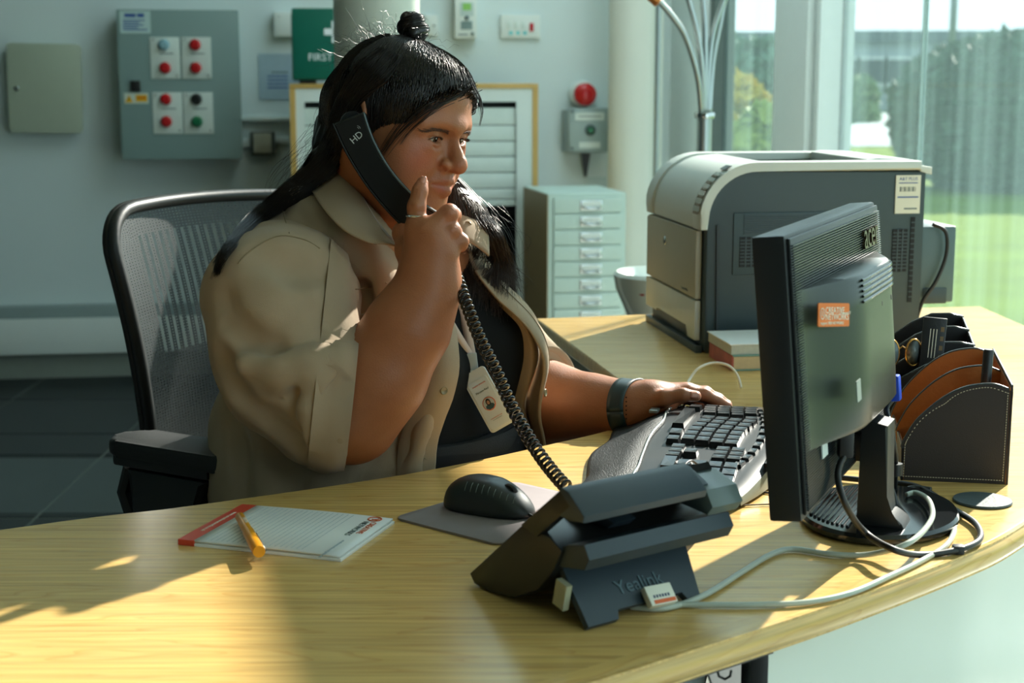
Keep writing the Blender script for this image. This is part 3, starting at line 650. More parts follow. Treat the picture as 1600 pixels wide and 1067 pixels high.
# ------------------------------------------------------------------ notepad and pen
A, B_, C_ = D(278, 851), D(358, 791), D(533, 878)
nx = (C_-A).normalized(); ny = UP.cross(nx)
npd = thing('notepad', 'white lined notepad with a red top band', 'notepad', A, nx, ny, UP)
pw, phh = (C_-A).length, .152
m_paper = mat('white_paper', (240, 243, 243), .55, var=.015)
MB().box(0, pw, 0, phh, 0, .0035, .0004, 1).build('backing_sheets', m_paper, npd)
MB().box(0, .021, -.0004, phh+.0004, -.0001, .0068, .0006, 1).build('binding_band', mat('red_band', (214, 70, 46), .4), npd)
gr = []
for i in range(15):
    t = i/14; z = .0068+.0022*math.sin(t*2.2)*(1 if i else 0)-.002*t
    gr.append([(.020+(pw-.022)*t, y, z) for y in (.0006, phh-.0006)])
o = MB().grid(gr).build('top_sheet', m_paper, npd, smooth=True); sm_ = o.modifiers.new('thick', 'SOLIDIFY'); sm_.thickness = .0022; sm_.offset = -1
def zpad(x):
    t = max(0, (x-.020)/(pw-.022)); return .0068+.0022*math.sin(t*2.2)-.002*t+.0003
m_line = mat('grey_rule', (168, 182, 190), .6)
for k in range(19):
    x = .032+k*.0066
    MB().box(x, x+.0005, .006, phh-.006, zpad(x)-.0002, zpad(x)).build('rule', m_line, npd)
text('lettering', 'CREATIVE', .0105, m_pro, npd, ZR(pw-.0155, .128, zpad(pw-.016), -90), 'LEFT'); text('lettering', 'NETWORKS', .0105, m_prg, npd, ZR(pw-.0255, .128, zpad(pw-.025), -90), 'LEFT')
MB().tube([(pw-.020+.0078*math.cos(a_), .140+.0078*math.sin(a_), zpad(pw-.02)) for a_ in [2*math.pi*k/24 for k in range(24)]], .0009, 5, closed=True).build('emblem', m_pro, npd, smooth=True)
MB().tube([(pw-.016, .143, zpad(pw-.02)), (pw-.017, .138, zpad(pw-.02)), (pw-.023, .138, zpad(pw-.02))], .0008, 5).build('emblem', m_pro, npd)
text('lettering', 'creativenetworks.co.uk | 0800 000', .0046, m_line, npd, ZR(pw-.0200, .052, zpad(pw-.02), -90), 'LEFT'); text('lettering', 'www.creativenetworks.co.uk', .0068, m_prw, npd, ZR(.0105, .076, .0070, -90))
pa, pb = D(374, 806, .755), D(405, 862, .755)
pd = (pb-pa).normalized(); side = UP.cross(pd)
pen = thing('ballpoint_pen', 'orange ballpoint pen lying across the notepad', 'pen', pa-Vector((0, 0, .008)), pd, side, UP)
Lp = (pb-pa).length; RY = Matrix.Translation((0, 0, .008)) @ Matrix.Rotation(R(90), 4, 'Y')
m_pen = mat('orange_pen_plastic', (240, 160, 20), .3, coat=.3); 
MB().lathe([(0, 0), (.0045, .001), (.0056, .004), (.0058, .05), (.0058, .066)], 20, M=RY).build('barrel', m_pen, pen, auto=50)
MB().lathe([(.0058, .0662), (.0066, .067), (.0072, Lp-.004), (.0066, Lp), (0, Lp)], 20, M=RY).build('cap', m_pen, pen, auto=40)
MB().lathe([(.0059, .065), (.0063, .0655), (.0063, .0665), (.0059, .067)], 20, M=RY).build('ring', mat('amber_ring', (200, 120, 16), .3), pen, smooth=True)
box('clip', mat('dark_steel_clip', (150, 146, 140), .25, metal=.9), pen, .080, Lp-.001, .006, .0076, .0065, .0105, .0006, 1)
text('lettering', 'CREATIVE', .005, m_prw, pen, Matrix.Translation((.038, .0012, .0139)) @ Matrix.Rotation(R(0), 4, 'Z'))
# ------------------------------------------------------------------ desk phone
po = Vector((.085, 1.395, .74)); ph = frame('desk_phone', 'black office desk phone on its stand, seen from behind', 'phone', po, (.8, .6, 0))
m_ph = mat('charcoal_phone_plastic', (44, 56, 64), .42, var=.05, bump=.1, bscale=1500); m_phd = mat('dark_phone_plastic', (26, 27, 26), .38)
YZ = Matrix(((0, 1, 0, 0), (1, 0, 0, 0), (0, 0, 1, 0), (0, 0, 0, 1)))     # prism(y,z) profile extruded along x
def yz(pts, x0, x1, name, m, bev=0, parent=ph): return MB().prism(pts, x0, x1, M=YZ, bev=bev).build(name, m, parent, auto=35)
yz([(.186, .012), (.178, .003), (.150, .002), (.112, .006), (.070, .026), (.046, .052), (.034, .074), (.052, .084), (.0955, .086)], -.022, .178, 'body', m_phd, .002)
yz([(.004, .062), (-.003, .074), (.005, .087), (.030, .081), (.052, .070), (.047, .055)], -.018, .172, 'rear_housing', m_ph, .002)
yz([(.060, .112), (.032, .138), (.022, .136), (-.002, .117), (.000, .110), (.020, .107)], -.024, .135, 'screen_hood', m_ph, .003)
yz([(.0955, .086), (.034, .135), (.018, .122), (.070, .080)], -.024, -.014, 'cheek', m_phd, .001)
yz([(.0955, .086), (.040, .131), (.034, .125), (.088, .080)], .028, .176, 'face_plate', m_phd, .001)
yz([(.070, .086), (.050, .098), (.030, .092), (.040, .084)], .040, .070, 'cradle_hook', m_ph, .002)
yz([(.056, .092), (.060, .110), (.036, .124), (.006, .114), (-.004, .098), (.004, .088)], .140, .184, 'handset_cradle', mat('grey_cradle_plastic', (96, 108, 106), .25), .004)
yz([(.040, .120), (.034, .128), (.012, .118), (.016, .112)], .120, .150, 'cradle_hook', m_ph, .002)
# stand plate with its feet
ang = math.atan2(.056, .050); st = Matrix.Translation((0, 0, 0)) @ Matrix.Rotation(ang, 4, 'X')
Ls = .076
stand = MB().prism([(-.012, .0066), (.026, .0066), (.030, .016), (.114, .016), (.118, .0066), (.134, .0066), (.150, Ls-.004), (.128, Ls-.002), (.124, Ls-.010), (.108, Ls-.010), (.104, Ls), (-.010, Ls)], 0, .0075,
                   M=Matrix.Rotation(ang-R(90), 4, 'X')).build('stand', m_ph, ph, auto=30)
SM = Matrix.Rotation(ang-R(90), 4, 'X')
o = MB().box(-.008, .145, -.008, .010, Ls-.006, Ls+.006, .003, M=SM).build('stand_hinge', m_phd, ph, auto=40)
text('lettering', 'Yealink', .0205, mat('grey_embossed_print', (84, 104, 112), .5), ph, SM @ at(.068, -.0006, .036), 'CENTER', .0005)
bxm = SM @ Matrix.Translation((.079, -.007, .0165)) @ Matrix.Rotation(R(3), 4, 'Y')
lab = MB().box(-.0165, .0165, -.004, .004, -.0105, .0105, .001, M=bxm).build('label_block', mat('white_label_plastic', (226, 222, 206), .4), ph, auto=40); lab['label'] = 'small white code label clipped to the stand'
for k in range(6): MB().box(-.0105+k*.0036, -.0085+k*.0036, -.0044, -.0038, -.003, .0, M=bxm).build('digit', mat('navy_print', (38, 52, 92), .5), ph)
MB().box(-.012, .015, -.0044, -.0038, -.0092, -.0052, M=bxm).build('orange_band', m_pro, ph)
yz([(.050, .018), (.044, .044), (.028, .040), (.034, .014)], -.020, -.013, 'plug', mat('clear_plug', (170, 168, 140), .3))
# ------------------------------------------------------------------ laser printer
PA, PB = D(1098, 553), D(1015, 500); py = (PB-PA).normalized(); px = Vector((py.y, -py.x, 0))
pr = thing('laser_printer', 'grey office laser printer with a pale front standing on the desk', 'printer', PA, px, py, UP)
PWd, PDp, PH = (PB-PA).length, .435, .362
m_pd = mat('slate_grey_plastic', (52, 68, 74), .45, var=.04, bump=.1, bscale=700); m_pl = mat('pale_grey_plastic', (204, 210, 204), .38, var=.03, bump=.06, bscale=700)
m_pb = mat('beige_grey_plastic', (172, 170, 152), .42, var=.03); m_vent = mat('black_vent', (14, 20, 24), .7)
XZ0 = lambda pts, y0, y1, name, m, bev=0, parent=pr: MB().prism(pts, y0, y1, bev=bev).build(name, m, parent, auto=40)
def arc(cx, cz, r, a0, a1, n=10, ry=None): return [(cx+r*math.cos(R(a0+(a1-a0)*k/n)), cz+(ry or r)*math.sin(R(a0+(a1-a0)*k/n))) for k in range(n+1)]
body = [(.004, .004), (.010, 0), (PDp, 0), (PDp, PH-.018), (.095, PH-.018)]+arc(.095, PH-.106, .088, 90, 180)[1:]+[(.004, .25)]
XZ0(body, .004, PWd-.004, 'body', m_pd, .004)
cov = [(PDp-.012, PH-.017), (PDp-.012, PH), (.098, PH)]+arc(.098, PH-.110, .110, 90, 178, 12)[1:]+[(-.010, .236), (.004, .236)]+arc(.098, PH-.110, .093, 176, 90, 12)
XZ0(cov, -.004, .052, 'top_cover', m_pl, .004); XZ0(cov, PWd-.052, PWd+.004, 'top_cover', m_pl, .004)
cov2 = [(.13, PH-.012), (.128, PH-.002), (.098, PH-.004)]+arc(.098, PH-.110, .106, 90, 178, 12)[1:]+[(-.007, .236), (.004, .236)]+arc(.098, PH-.110, .090, 176, 90, 12)
XZ0(cov2, .052, PWd-.052, 'front_hood', m_pl, .001)
XZ0([(.13, PH-.014), (PDp-.03, PH-.060), (PDp-.03, PH-.066), (.13, PH-.025)], .050, PWd-.050, 'output_tray', m_pl, .001)
XZ0([(PDp-.10, PH-.016), (PDp-.015, PH-.016), (PDp-.015, PH+.001), (PDp-.08, PH+.004), (PDp-.10, PH+.001)], .050, PWd-.050, 'tray_stop', m_pl, .002)
o = XZ0([(PDp-.014, PH-.02), (PDp+.010, PH-.026), (PDp+.010, PH-.012), (PDp-.014, PH-.008)], .0, PWd, 'rear_lip', m_pl, .002)
# control panel on the curved shoulder, near side
cp = MB().grid([[(.098+.1115*math.cos(R(a)), y, PH-.110+.1115*math.sin(R(a))) for a in range(126, 176, 5)] for y in (.006, .048)]).build('control_panel', mat('grey_control_film', (150, 152, 138), .2), pr, smooth=True)
for a in range(132, 174, 8):
    for yy in (.014, .026, .038):
        q = Vector((.098+.1125*math.cos(R(a)), yy, PH-.110+.1125*math.sin(R(a)))); M = Matrix.Translation(q) @ Matrix.Rotation(-R(a), 4, 'Y')
        MB().box(-.0006, .0008, -.004, .004, -.003, .003, .0006, 1, M=M).build('button', mat('brown_grey_button', (120, 108, 84), .3), cp)
q = Vector((.098+.1128*math.cos(R(118)), .026, PH-.110+.1128*math.sin(R(118)))); M = Matrix.Translation(q) @ Matrix.Rotation(-R(118), 4, 'Y')
MB().box(-.001, .0008, -.016, .018, -.008, .008, .001, 1, M=M).build('display', mat('dark_display', (46, 60, 62), .15), pr)
# front: multipurpose door, cassette, base
fm = Matrix(((0, -1, 0, 0), (1, 0, 0, 0), (0, 0, 1, 0), (0, 0, 0, 1)))       # local (x along printer width, y out) -> printer
def front(pts, d0, d1, name, m, bev=.002): return MB().prism(pts, -d1, -d0, M=Matrix(((0, 1, 0, 0), (1, 0, 0, 0), (0, 0, 1, 0), (0, 0, 0, 1))), bev=bev).build(name, m, pr, auto=40)
w0, w1 = .028, PWd-.004
front([(w0, .102), (w1, .102), (w1, .228), (w1-.018, .228), (w1-.018, .232), (w0, .232)], -.002, .010, 'front_door', m_pb)
front([(w0, .022), (w0+.05, .022), (w0+.06, .045), (w1-.10, .045), (w1-.09, .036), (w1, .036), (w1, .098), (w0, .098)], -.002, .010, 'paper_cassette', m_pl)
front([(.010, -.0), (PWd-.01, -.0), (PWd-.01, .014), (.010, .014)], -.002, .012, 'base', m_pd)
fl = Matrix(((0, 0, -1, -.0105), (-1, 0, 0, PWd*.62), (0, 1, 0, .188), (0, 0, 0, 1)))
MB().lathe([(0, .0012), (.0085, .001), (.0092, 0), (.0092, -.001)], 24, M=Matrix.Translation((-.0103, PWd*.62, .190)) @ Matrix.Rotation(R(-90), 4, 'Y')).build('emblem_disc', mat('silver_disc', (206, 214, 214), .2, metal=.8), pr, smooth=True)
text('lettering', 'hp', .011, mat('steel_blue_print', (70, 96, 120), .4), pr, Matrix(((0, 0, -1, -.0118), (-1, 0, 0, PWd*.62), (0, 1, 0, .190), (0, 0, 0, 1))))
text('lettering', 'LaserJet P4015n', .007, m_prg, pr, Matrix(((0, 0, -1, -.0108), (-1, 0, 0, .10), (0, 1, 0, .112), (0, 0, 0, 1))))
# near side: recessed louvre panel, vent slats, rear grilles
XZ0([(.022, .245), (.026, .0), (.030, .0), (.026, .245)], -.0005, .006, 'side_seam', mat('dark_seam', (38, 48, 54), .5))
box('louvre_panel', mat('slate_panel_plastic', (58, 76, 82), .5), pr, .055, .300, .001, .006, .150, .268, .003)
for k in range(9): box('louvre', m_pd, pr, .075, .270, -.0012, .004, .228+k*.0042, .2300+k*.0042)
def vent(x0, x1, z0, z1, nr_, nc, off=.0):
    box('vent', m_vent, pr, x0, x1, -.0006+off, .005, z0, z1)
    for k in range(1, nr_): box('slat', m_pd, pr, x0, x1, -.0016+off, .003, z0+(z1-z0)*k/nr_-.0010, z0+(z1-z0)*k/nr_+.0010)
    for k in range(1, nc): box('slat', m_pd, pr, x0+(x1-x0)*k/nc-.0012, x0+(x1-x0)*k/nc+.0012, -.0018+off, .003, z0, z1)
vent(.068, .124, .165, .222, 9, 5); vent(.205, .262, .236, .252, 3, 5); vent(.372, .402, .150, .232, 12, 3, .003)
vent(.408, .416, .09, .255, 16, 1, .003)
box('barcode_label', mat('cream_label', (226, 226, 212), .5), pr, .374, .424, .0020, .0042, .262, .335)
text('lettering', 'A&T PLUS', .0085, m_prb, pr, at(.399, .0018, .328)); box('print_line', m_prb, pr, .380, .418, .0016, .0022, .3195, .3212)
for k in range(12): box('bar', m_prg, pr, .382+k*.0028, .382+k*.0028+.0009+.0012*((k*7) % 3 == 0), .0016, .0022, .304, .313)
box('print_line', m_prb, pr, .378, .420, .0016, .0022, .292, .2945); box('print_line', m_prg, pr, .392, .418, .0016, .0022, .270, .2725)
# box and lead at the back of the printer
ru = MB().box(PDp, PDp+.075, .02, .22, .085, .235, .006).build('rear_unit', mat('blue_grey_plastic', (84, 108, 114), .45), pr, auto=40)
box('rear_unit_foot', m_pd, pr, PDp+.01, PDp+.06, .018, .03, .083, .115, .003)
MB().tube(catmull([(PDp+.02, .01, .240), (PDp+.045, .004, .225), (PDp+.048, .004, .18), (PDp+.030, .004, .13), (PDp+.005, .006, .09), (PDp-.01, .01, .03)], 6), .0038, 8).build('lead', m_cab, pr, smooth=True)
# ------------------------------------------------------------------ paper pads stacked beside the printer
bo = D(1146, 580); bX = (D(1212, 578)-bo).normalized(); bYr = UP.cross(bX)
m_pg = mat('cream_page_edges', (210, 188, 150), .7, var=.12, scale=120); m_pg2 = mat('grey_page_edges', (196, 198, 188), .7, var=.1, scale=150)
bk1 = thing('closed_book', 'thick book with cream page edges lying under the white paper pad', 'book', bo, bX, bYr, UP)
MB().box(0, .165, 0, .145, .003, .026, .001).build('pages', m_pg, bk1); MB().box(-.002, .168, -.001, .147, 0, .003, .001).box(-.002, .168, -.001, .147, .026, .029, .001).build('covers', mat('teal_cover', (120, 160, 150), .4), bk1)
MB().box(-.0035, .0005, .0, .145, .001, .028, .001).build('spine', mat('red_and_teal_spine', (178, 92, 84), .5, var=.5, scale=40), bk1)
bk2 = thing('paper_pad', 'white paper pad lying on top of the closed book by the printer', 'notepad', bo+UP*.029, bX, bYr, UP)
MB().box(-.004, .165, .004, .150, .0, .017, .001).build('pages', m_pg2, bk2); MB().box(-.006, .160, .003, .152, .0172, .0195, .0006).build('top_sheet', m_paper, bk2)
# ------------------------------------------------------------------ leather desk organisers
m_lea = mat('dark_brown_leather', (38, 30, 28), .5, var=.15, bump=.10, bscale=500); m_tan = mat('tan_suede', (160, 96, 42), .85, var=.12, scale=60, bump=.2)
m_leab = mat('black_leather', (20, 22, 24), .42, var=.1, bump=.12, bscale=500); m_stitch = mat('cream_stitch', (196, 184, 160), .7); m_edge = mat('glossy_leather_edge', (70, 74, 74), .25)
def organiser(name, label, org, X, px_outline, depths, grow, m_out, m_in, stitch=True):
    t = frame(name, label, 'desk organizer', org, X)
    base = [HL(t, u, v, 1, 0) for u, v in px_outline]; base = [(p.x, p.z) for p in base]
    base[0] = (0.0, 0.0); base[1] = (base[1][0], 0.0)
    W_ = max(p[0] for p in base); Hm = max(p[1] for p in base)
    sm = base[:3]+[(p.x, p.y) for p in []]
    cur = catmull([(x, z, 0) for x, z in base[2:]], 5); poly = base[:2]+[(p.x, p.y) for p in cur]
    for i, (y, g) in enumerate(zip(depths, grow)):
        pl_ = [(x, z*(g if z > .02 else 1)) for x, z in poly]
        MB().prism(pl_, y, y+.004, bev=.0006, seg=1).build('side_panel' if i in (0, len(depths)-1) else 'divider', m_out if i == 0 else m_in, t, auto=40)
        if i == len(depths)-1: MB().prism(pl_, y+.004, y+.006).build('panel_cover', m_out, t)
        else: MB().prism([(x+.001, max(.002, z-.001)) for x, z in pl_], y+.0042, y+.0052).build('lining', m_in, t)
        MB().tube([(x, y+.002, z+.0008) for x, z in pl_[2:]], .0016, 5).build('edge_binding', m_edge, t, smooth=True)
    D_ = depths[-1]+.006; zL = poly[-1][1]
    wallp = lambda x0, x1, nm, z0, z1, m: MB().prism([(0, 0), (D_, 0), (D_, z1*grow[-1]), (0, z0)], x0, x1, M=YZ).build(nm, m, t)
    wallp(W_-.003, W_, 'end_panel', Hm, Hm, m_out); wallp(W_-.0042, W_-.003, 'end_lining', Hm-.002, Hm-.002, m_in)
    wallp(0, .003, 'end_panel', zL, zL, m_out); wallp(.003, .0042, 'end_lining', zL-.001, zL-.001, m_in)
    MB().tube([(W_-.0015, 0, Hm), (W_-.0015, D_, Hm*grow[-1])], .0018, 5).build('edge_binding', m_edge, t)
    MB().tube([(.0015, 0, zL), (.0015, D_, zL*grow[-1])], .0018, 5).build('edge_binding', m_edge, t)
    MB().box(.001, W_-.001, .001, D_-.001, 0.0, .003).build('floor_panel', m_in, t)
    if stitch:
        off = []; n = len(poly); c0 = Vector((sum(p[0] for p in poly)/n, sum(p[1] for p in poly)/n))
        for i in range(n):
            p = Vector(poly[i]); off.append(p+(c0-p).normalized()*.0065)
        pts = []
        for i in range(n):
            a, b = off[i], off[(i+1) % n]; L_ = (b-a).length; k = max(1, int(L_/.0034))
            pts += [(a+(b-a)*j/k, (b-a).normalized()) for j in range(k)]
        mb = MB()
        for p, d in pts[::1]:
            q1, q2 = p-d*.0011, p+d*.0011; nn = Vector((-d.y, d.x))*.0004
            mb.prism([(q1+nn)[:], (q2+nn)[:], (q2-nn)[:], (q1-nn)[:]], -.0006, .0)
        o = mb.build('stitching', m_stitch, t); o['kind'] = 'stuff'
    return t, W_, Hm
oo = D(1407, 750)
outl = [(1407, 750), (1571, 757), (1583, 612), (1556, 602), (1532, 602), (1506, 607), (1480, 619), (1455, 637), (1430, 661), (1413, 688), (1408, 700)]
org1, oW, oH = organiser('desk_organizer', 'dark brown leather desk organizer with tan lining and white stitching', oo, (.986, -.166, 0), outl, (0, .085, .175), (1, 1.06, 1.12), m_lea, m_tan)
for x, h in ((.045, .052), (.085, .078)):
    box('compartment_wall', m_tan, org1, x-.0015, x+.0015, .005, .084, .003, h); MB().tube([(x, .004, h), (x, .084, h)], .0016, 5).build('edge_binding', m_edge, org1)
oM = org1.matrix_world
XO = oM.to_3x3() @ Vector((1, 0, 0)); YO = oM.to_3x3() @ Vector((0, 1, 0))
outl2 = outl
o2 = oM @ Vector((-.020, .262, 0))

def organiser2():
    t = thing('desk_organizer', 'black leather desk organizer behind the tan lined one', 'desk organizer', o2, XO, YO, UP)
    prof = [(0, 0), (.150, 0), (.150, .112), (.128, .116), (.10, .115), (.07, .104), (.035, .083), (.0, .055)]
    for i, (y, g) in enumerate(((0, 1), (.075, 1.1), (.150, 1.2), (.225, 1.28))):
        pl_ = [(x, z*g) for x, z in prof]
        MB().prism(pl_, y, y+.005, bev=.0006, seg=1).build('divider' if 0 < i < 3 else 'side_panel', m_leab, t, auto=40)
        MB().tube([(x, y+.0025, z+.0006) for x, z in pl_[2:]], .0017, 5).build('edge_binding', m_edge, t, smooth=True)
    for x, z in ((.147, .112), (.0, .055)):
        MB().prism([(0, 0), (.230, 0), (.230, z*1.28), (0, z)], x, x+.003, M=YZ).build('end_panel', m_leab, t)
        MB().tube([(x+.0015, 0, z), (x+.0015, .230, z*1.28)], .0019, 5).build('edge_binding', m_edge, t)
    MB().box(.003, .147, .002, .228, 0, .003).build('floor_panel', m_leab, t)
    return t
org2 = organiser2()
# things standing in the organisers
def stick(name, label, cat, base, top, r, m, n=14):
    d = (top-base); t = thing(name, label, cat, base); M = Matrix.Translation(base) @ d.to_track_quat('Z', 'Y').to_matrix().to_4x4(); L_ = d.length
    inv = t.matrix_world.inverted()
    MB().lathe([(0, 0), (r*.5, 0), (r, .012), (r, L_-.05)], n, M=inv @ M).build('barrel', m, t, auto=40)
    MB().lathe([(r*1.06, L_-.05), (r*1.08, L_-.002), (r*.9, L_), (0, L_)], n, M=inv @ M).build('cap', m, t, auto=40)
    return t
bs = oM @ Vector((.103, .045, .004)); tp = P(1545, 546, (oM @ Vector((.112, .050, 0))).y)
stick('marker_pen', 'black marker pen standing in the tan lined organizer', 'pen', bs, tp, .0062, mat('matt_black_plastic', (26, 27, 28), .45))
def cup(name, label, loc, r, h, m):
    t = thing(name, label, 'pot', loc); MB().lathe([(0, .0005), (r*.8, .0), (r*.9, h*.6), (r*.92, h), (r*.80, h), (r*.78, h*.7), (0, h*.65)], 24).build('pot_body', m, t, auto=40)
    MB().lathe([(r*.92, h-.006), (r*1.04, h-.005), (r*1.04, h+.002), (r*.86, h+.003), (0, h+.0028)], 24).build('lid', m, t, auto=40); return t
m_tub = mat('milky_plastic', (214, 218, 206), .3)
cup('plastic_pot', 'milky plastic pot in the organizer between two tan dividers', oM @ Vector((.064, .030, .003)), .0145, .060, m_tub)
cup('plastic_pot', 'milky plastic pot behind the other pot in the organizer', oM @ Vector((.066, .064, .003)), .0125, .068, m_tub)
ct = thing('cable_clip', 'black and white clip in the back slot of the tan organizer', 'clip', oM @ Vector((.075, .115, .045)))
MB().tube([(.014*math.cos(a), .0, .014*math.sin(a)) for a in [R(180*k/10) for k in range(11)]], .004, 8).build('arch', m_black, ct, smooth=True); MB().tube([(.014*math.cos(a), .01, .014*math.sin(a)+.002) for a in [R(180*k/10) for k in range(11)]], .003, 8).build('band', m_paper, ct, smooth=True)
box('stem', m_black, ct, -.018, .018, -.006, .012, -.042, .002, .002)
i2 = org2.matrix_world
cd = thing('remote_control', 'flat black remote card standing in the black organizer', 'remote', Vector((*HL(org2, 1449, 548, 1, .040).xy, 0)) if 0 else i2 @ Vector((HL(org2, 1449, 548, 1, .040).x, .040, .004)), XO, YO, UP)
RX = Matrix.Rotation(R(-6), 4, 'X') @ Matrix.Rotation(R(4), 4, 'Y')
MB().box(-.017, .017, -.003, .003, 0, .165, .0015, M=RX).build('case', m_leab, cd, auto=40)
for k in range(6): MB().box(.009, .014, -.0036, -.0028, .075+k*.014, .082+k*.014, M=RX).build('key', mat('bronze_key', (120, 100, 70), .4), cd)
for k in range(3): MB().box(-.006+k*.0045, -.005+k*.0045, -.0036, -.0028, .105, .148, M=RX).build('print_line', m_prw, cd)
gl = thing('spectacles', 'gold rimmed spectacles leaning in the black organizer', 'glasses', P(1396, 552, (i2 @ Vector((.02, .04, 0))).y), XO, YO, UP)
m_gold = mat('gold_wire', (214, 160, 84), .25, metal=.9)
for dx in (-.003, .030):
    MB().tube([(dx+.011*math.cos(a), .004*math.cos(a)+dx*.4, .020*math.sin(a)) for a in [2*math.pi*k/24 for k in range(24)]], .0016, 8, closed=True).build('rim', m_gold, gl, smooth=True)
    MB().lathe([(0, .0006), (.0105, .0), (0, -.0006)], 24, M=Matrix.Translation((dx, dx*.4, 0)) @ Matrix.Rotation(R(90), 4, 'X') @ Matrix.Diagonal((1, 1.85, 1, 1))).build('lens', mat('grey_lens', (120, 130, 132), .08), gl, smooth=True)
MB().tube([(.008, .003, .006), (.013, .005, .010), (.019, .008, .006)], .0012, 6).build('bridge', m_gold, gl); MB().tube([(.041, .014, .012), (.044, .03, .014), (.040, .06, -.05)], .0013, 6).build('temple_arm', m_gold, gl)
co_ = D(1535, 784)
cs = thing('coaster', 'dark round rubber coaster near the rounded desk edge', 'coaster', co_)
MB().lathe([(0, 0), (.034, 0), (.036, .0015), (.035, .0035), (0, .0042)], 40).build('disc', mat('slate_rubber', (68, 80, 82), .55, bump=.2), cs, auto=40)
# ------------------------------------------------------------------ office chair
m_chair = mat('black_chair_plastic', (24, 27, 28), .45, bump=.1, bscale=600); m_pad = mat('black_pad', (20, 23, 24), .55, bump=.2, bscale=500)
def mesh_mat():
    m = bpy.data.materials.new('woven_chair_mesh'); m.use_nodes = True; N = m.node_tree.nodes; L = m.node_tree.links; b = N['Principled BSDF']; out = N['Material Output']
    b.inputs['Base Color'].default_value = (*lin((36, 44, 47)), 1); b.inputs['Roughness'].default_value = .5
    uv = N.new('ShaderNodeTexCoord'); s = N.new('ShaderNodeSeparateXYZ'); L.new(uv.outputs['UV'], s.inputs[0])
    def wv(sock, f, th):
        a = N.new('ShaderNodeMath'); a.operation = 'MULTIPLY'; a.inputs[1].default_value = f; L.new(sock, a.inputs[0])
        c = N.new('ShaderNodeMath'); c.operation = 'SINE'; L.new(a.outputs[0], c.inputs[0])
        g = N.new('ShaderNodeMath'); g.operation = 'GREATER_THAN'; g.inputs[1].default_value = th; L.new(c.outputs[0], g.inputs[0]); return g.outputs[0]
    x = wv(s.outputs['X'], 6.283*62, .25); y = wv(s.outputs['Y'], 6.283*95, .45)
    mlt = N.new('ShaderNodeMath'); mlt.operation = 'MULTIPLY'; L.new(x, mlt.inputs[0]); L.new(y, mlt.inputs[1])
    # open bands: wide gaps between vertical cords in the middle field
    x2 = wv(s.outputs['X'], 6.283*27, .35)
    a1 = N.new('ShaderNodeMath'); a1.operation = 'GREATER_THAN'; a1.inputs[1].default_value = .46; L.new(s.outputs['Y'], a1.inputs[0])
    a2 = N.new('ShaderNodeMath'); a2.operation = 'LESS_THAN'; a2.inputs[1].default_value = .90; L.new(s.outputs['Y'], a2.inputs[0])
    a3 = N.new('ShaderNodeMath'); a3.operation = 'GREATER_THAN'; a3.inputs[1].default_value = .14; L.new(s.outputs['X'], a3.inputs[0])
    a4 = N.new('ShaderNodeMath'); a4.operation = 'LESS_THAN'; a4.inputs[1].default_value = .86; L.new(s.outputs['X'], a4.inputs[0])
    q = x2
    for w in (a1, a2, a3, a4):
        mm_ = N.new('ShaderNodeMath'); mm_.operation = 'MULTIPLY'; L.new(q, mm_.inputs[0]); L.new(w.outputs[0], mm_.inputs[1]); q = mm_.outputs[0]
    sc = N.new('ShaderNodeMath'); sc.operation = 'MULTIPLY'; sc.inputs[1].default_value = .75; L.new(q, sc.inputs[0])
    s2 = N.new('ShaderNodeMath'); s2.operation = 'MULTIPLY'; s2.inputs[1].default_value = .65; L.new(mlt.outputs[0], s2.inputs[0])
    mxm = N.new('ShaderNodeMath'); mxm.operation = 'MAXIMUM'; L.new(sc.outputs[0], mxm.inputs[0]); L.new(s2.outputs[0], mxm.inputs[1])
    tr = N.new('ShaderNodeBsdfTransparent'); ms = N.new('ShaderNodeMixShader'); L.new(mxm.outputs[0], ms.inputs[0]); L.new(b.outputs[0], ms.inputs[1]); L.new(tr.outputs[0], ms.inputs[2]); L.new(ms.outputs[0], out.inputs[0])
    return m
cl_t, cl_b = P(166, 400, 2.42), P(246, 800, 2.46)          # near upright of the back
ct_ = P(205, 363, 2.45); ctr = P(372, 341, 2.66)
cdir = Vector((.58, .81, 0)).normalized(); cn = Vector((cdir.y, -cdir.x, 0))    # cn: facing direction of the chair
if cn.x < 0: cn = -cn
chair = thing('office_chair', 'black mesh back office chair the woman sits on', 'chair', (-.30, 2.42, 0))
def cb(s, t):                                                # back surface: s across 0..1, t up 0..1
    zb, zt = .60, 1.045; wd = .52*(.80+.20*t)
    lo = cl_b+(cl_t-cl_b)*((t*(zt-zb)+zb-cl_b.z)/(cl_t.z-cl_b.z)); cx = lo+cdir*.26
    p = cx+cdir*(s-.5)*.50*(1-.0*t); p.z = zb+(zt-zb)*t+.010*(1-(2*s-1)**2)*t
    return p-cn*(.05*(1-(2*s-1)**2)-.02*math.sin(t*3.1))
def corner(s, t):                                           # round the two top corners of the outline
    k = .16
    if t > 1-k and (s < k or s > 1-k):
        sx = k if s < k else 1-k; dx, dy = (s-sx)/k, (t-(1-k))/k; m_ = max(abs(dx), abs(dy)); l = math.hypot(dx, dy)
        if l > 1e-6: dx, dy = dx*m_/l, dy*m_/l
        return sx+dx*k, 1-k+dy*k
    return s, t
NS, NT = 24, 30
rowsC = [[cb(*corner(i/NS, j/NT)) for i in range(NS+1)] for j in range(NT+1)]
bmk = MB().grid(rowsC); o = bmk.build('mesh_back', mesh_mat(), chair, smooth=True, world=True)
uvl = o.data.uv_layers.new(name='UVMap')
for lp in o.data.loops: uvl.data[lp.index].uv = ((lp.vertex_index % (NS+1))/NS, (lp.vertex_index//(NS+1))/NT)
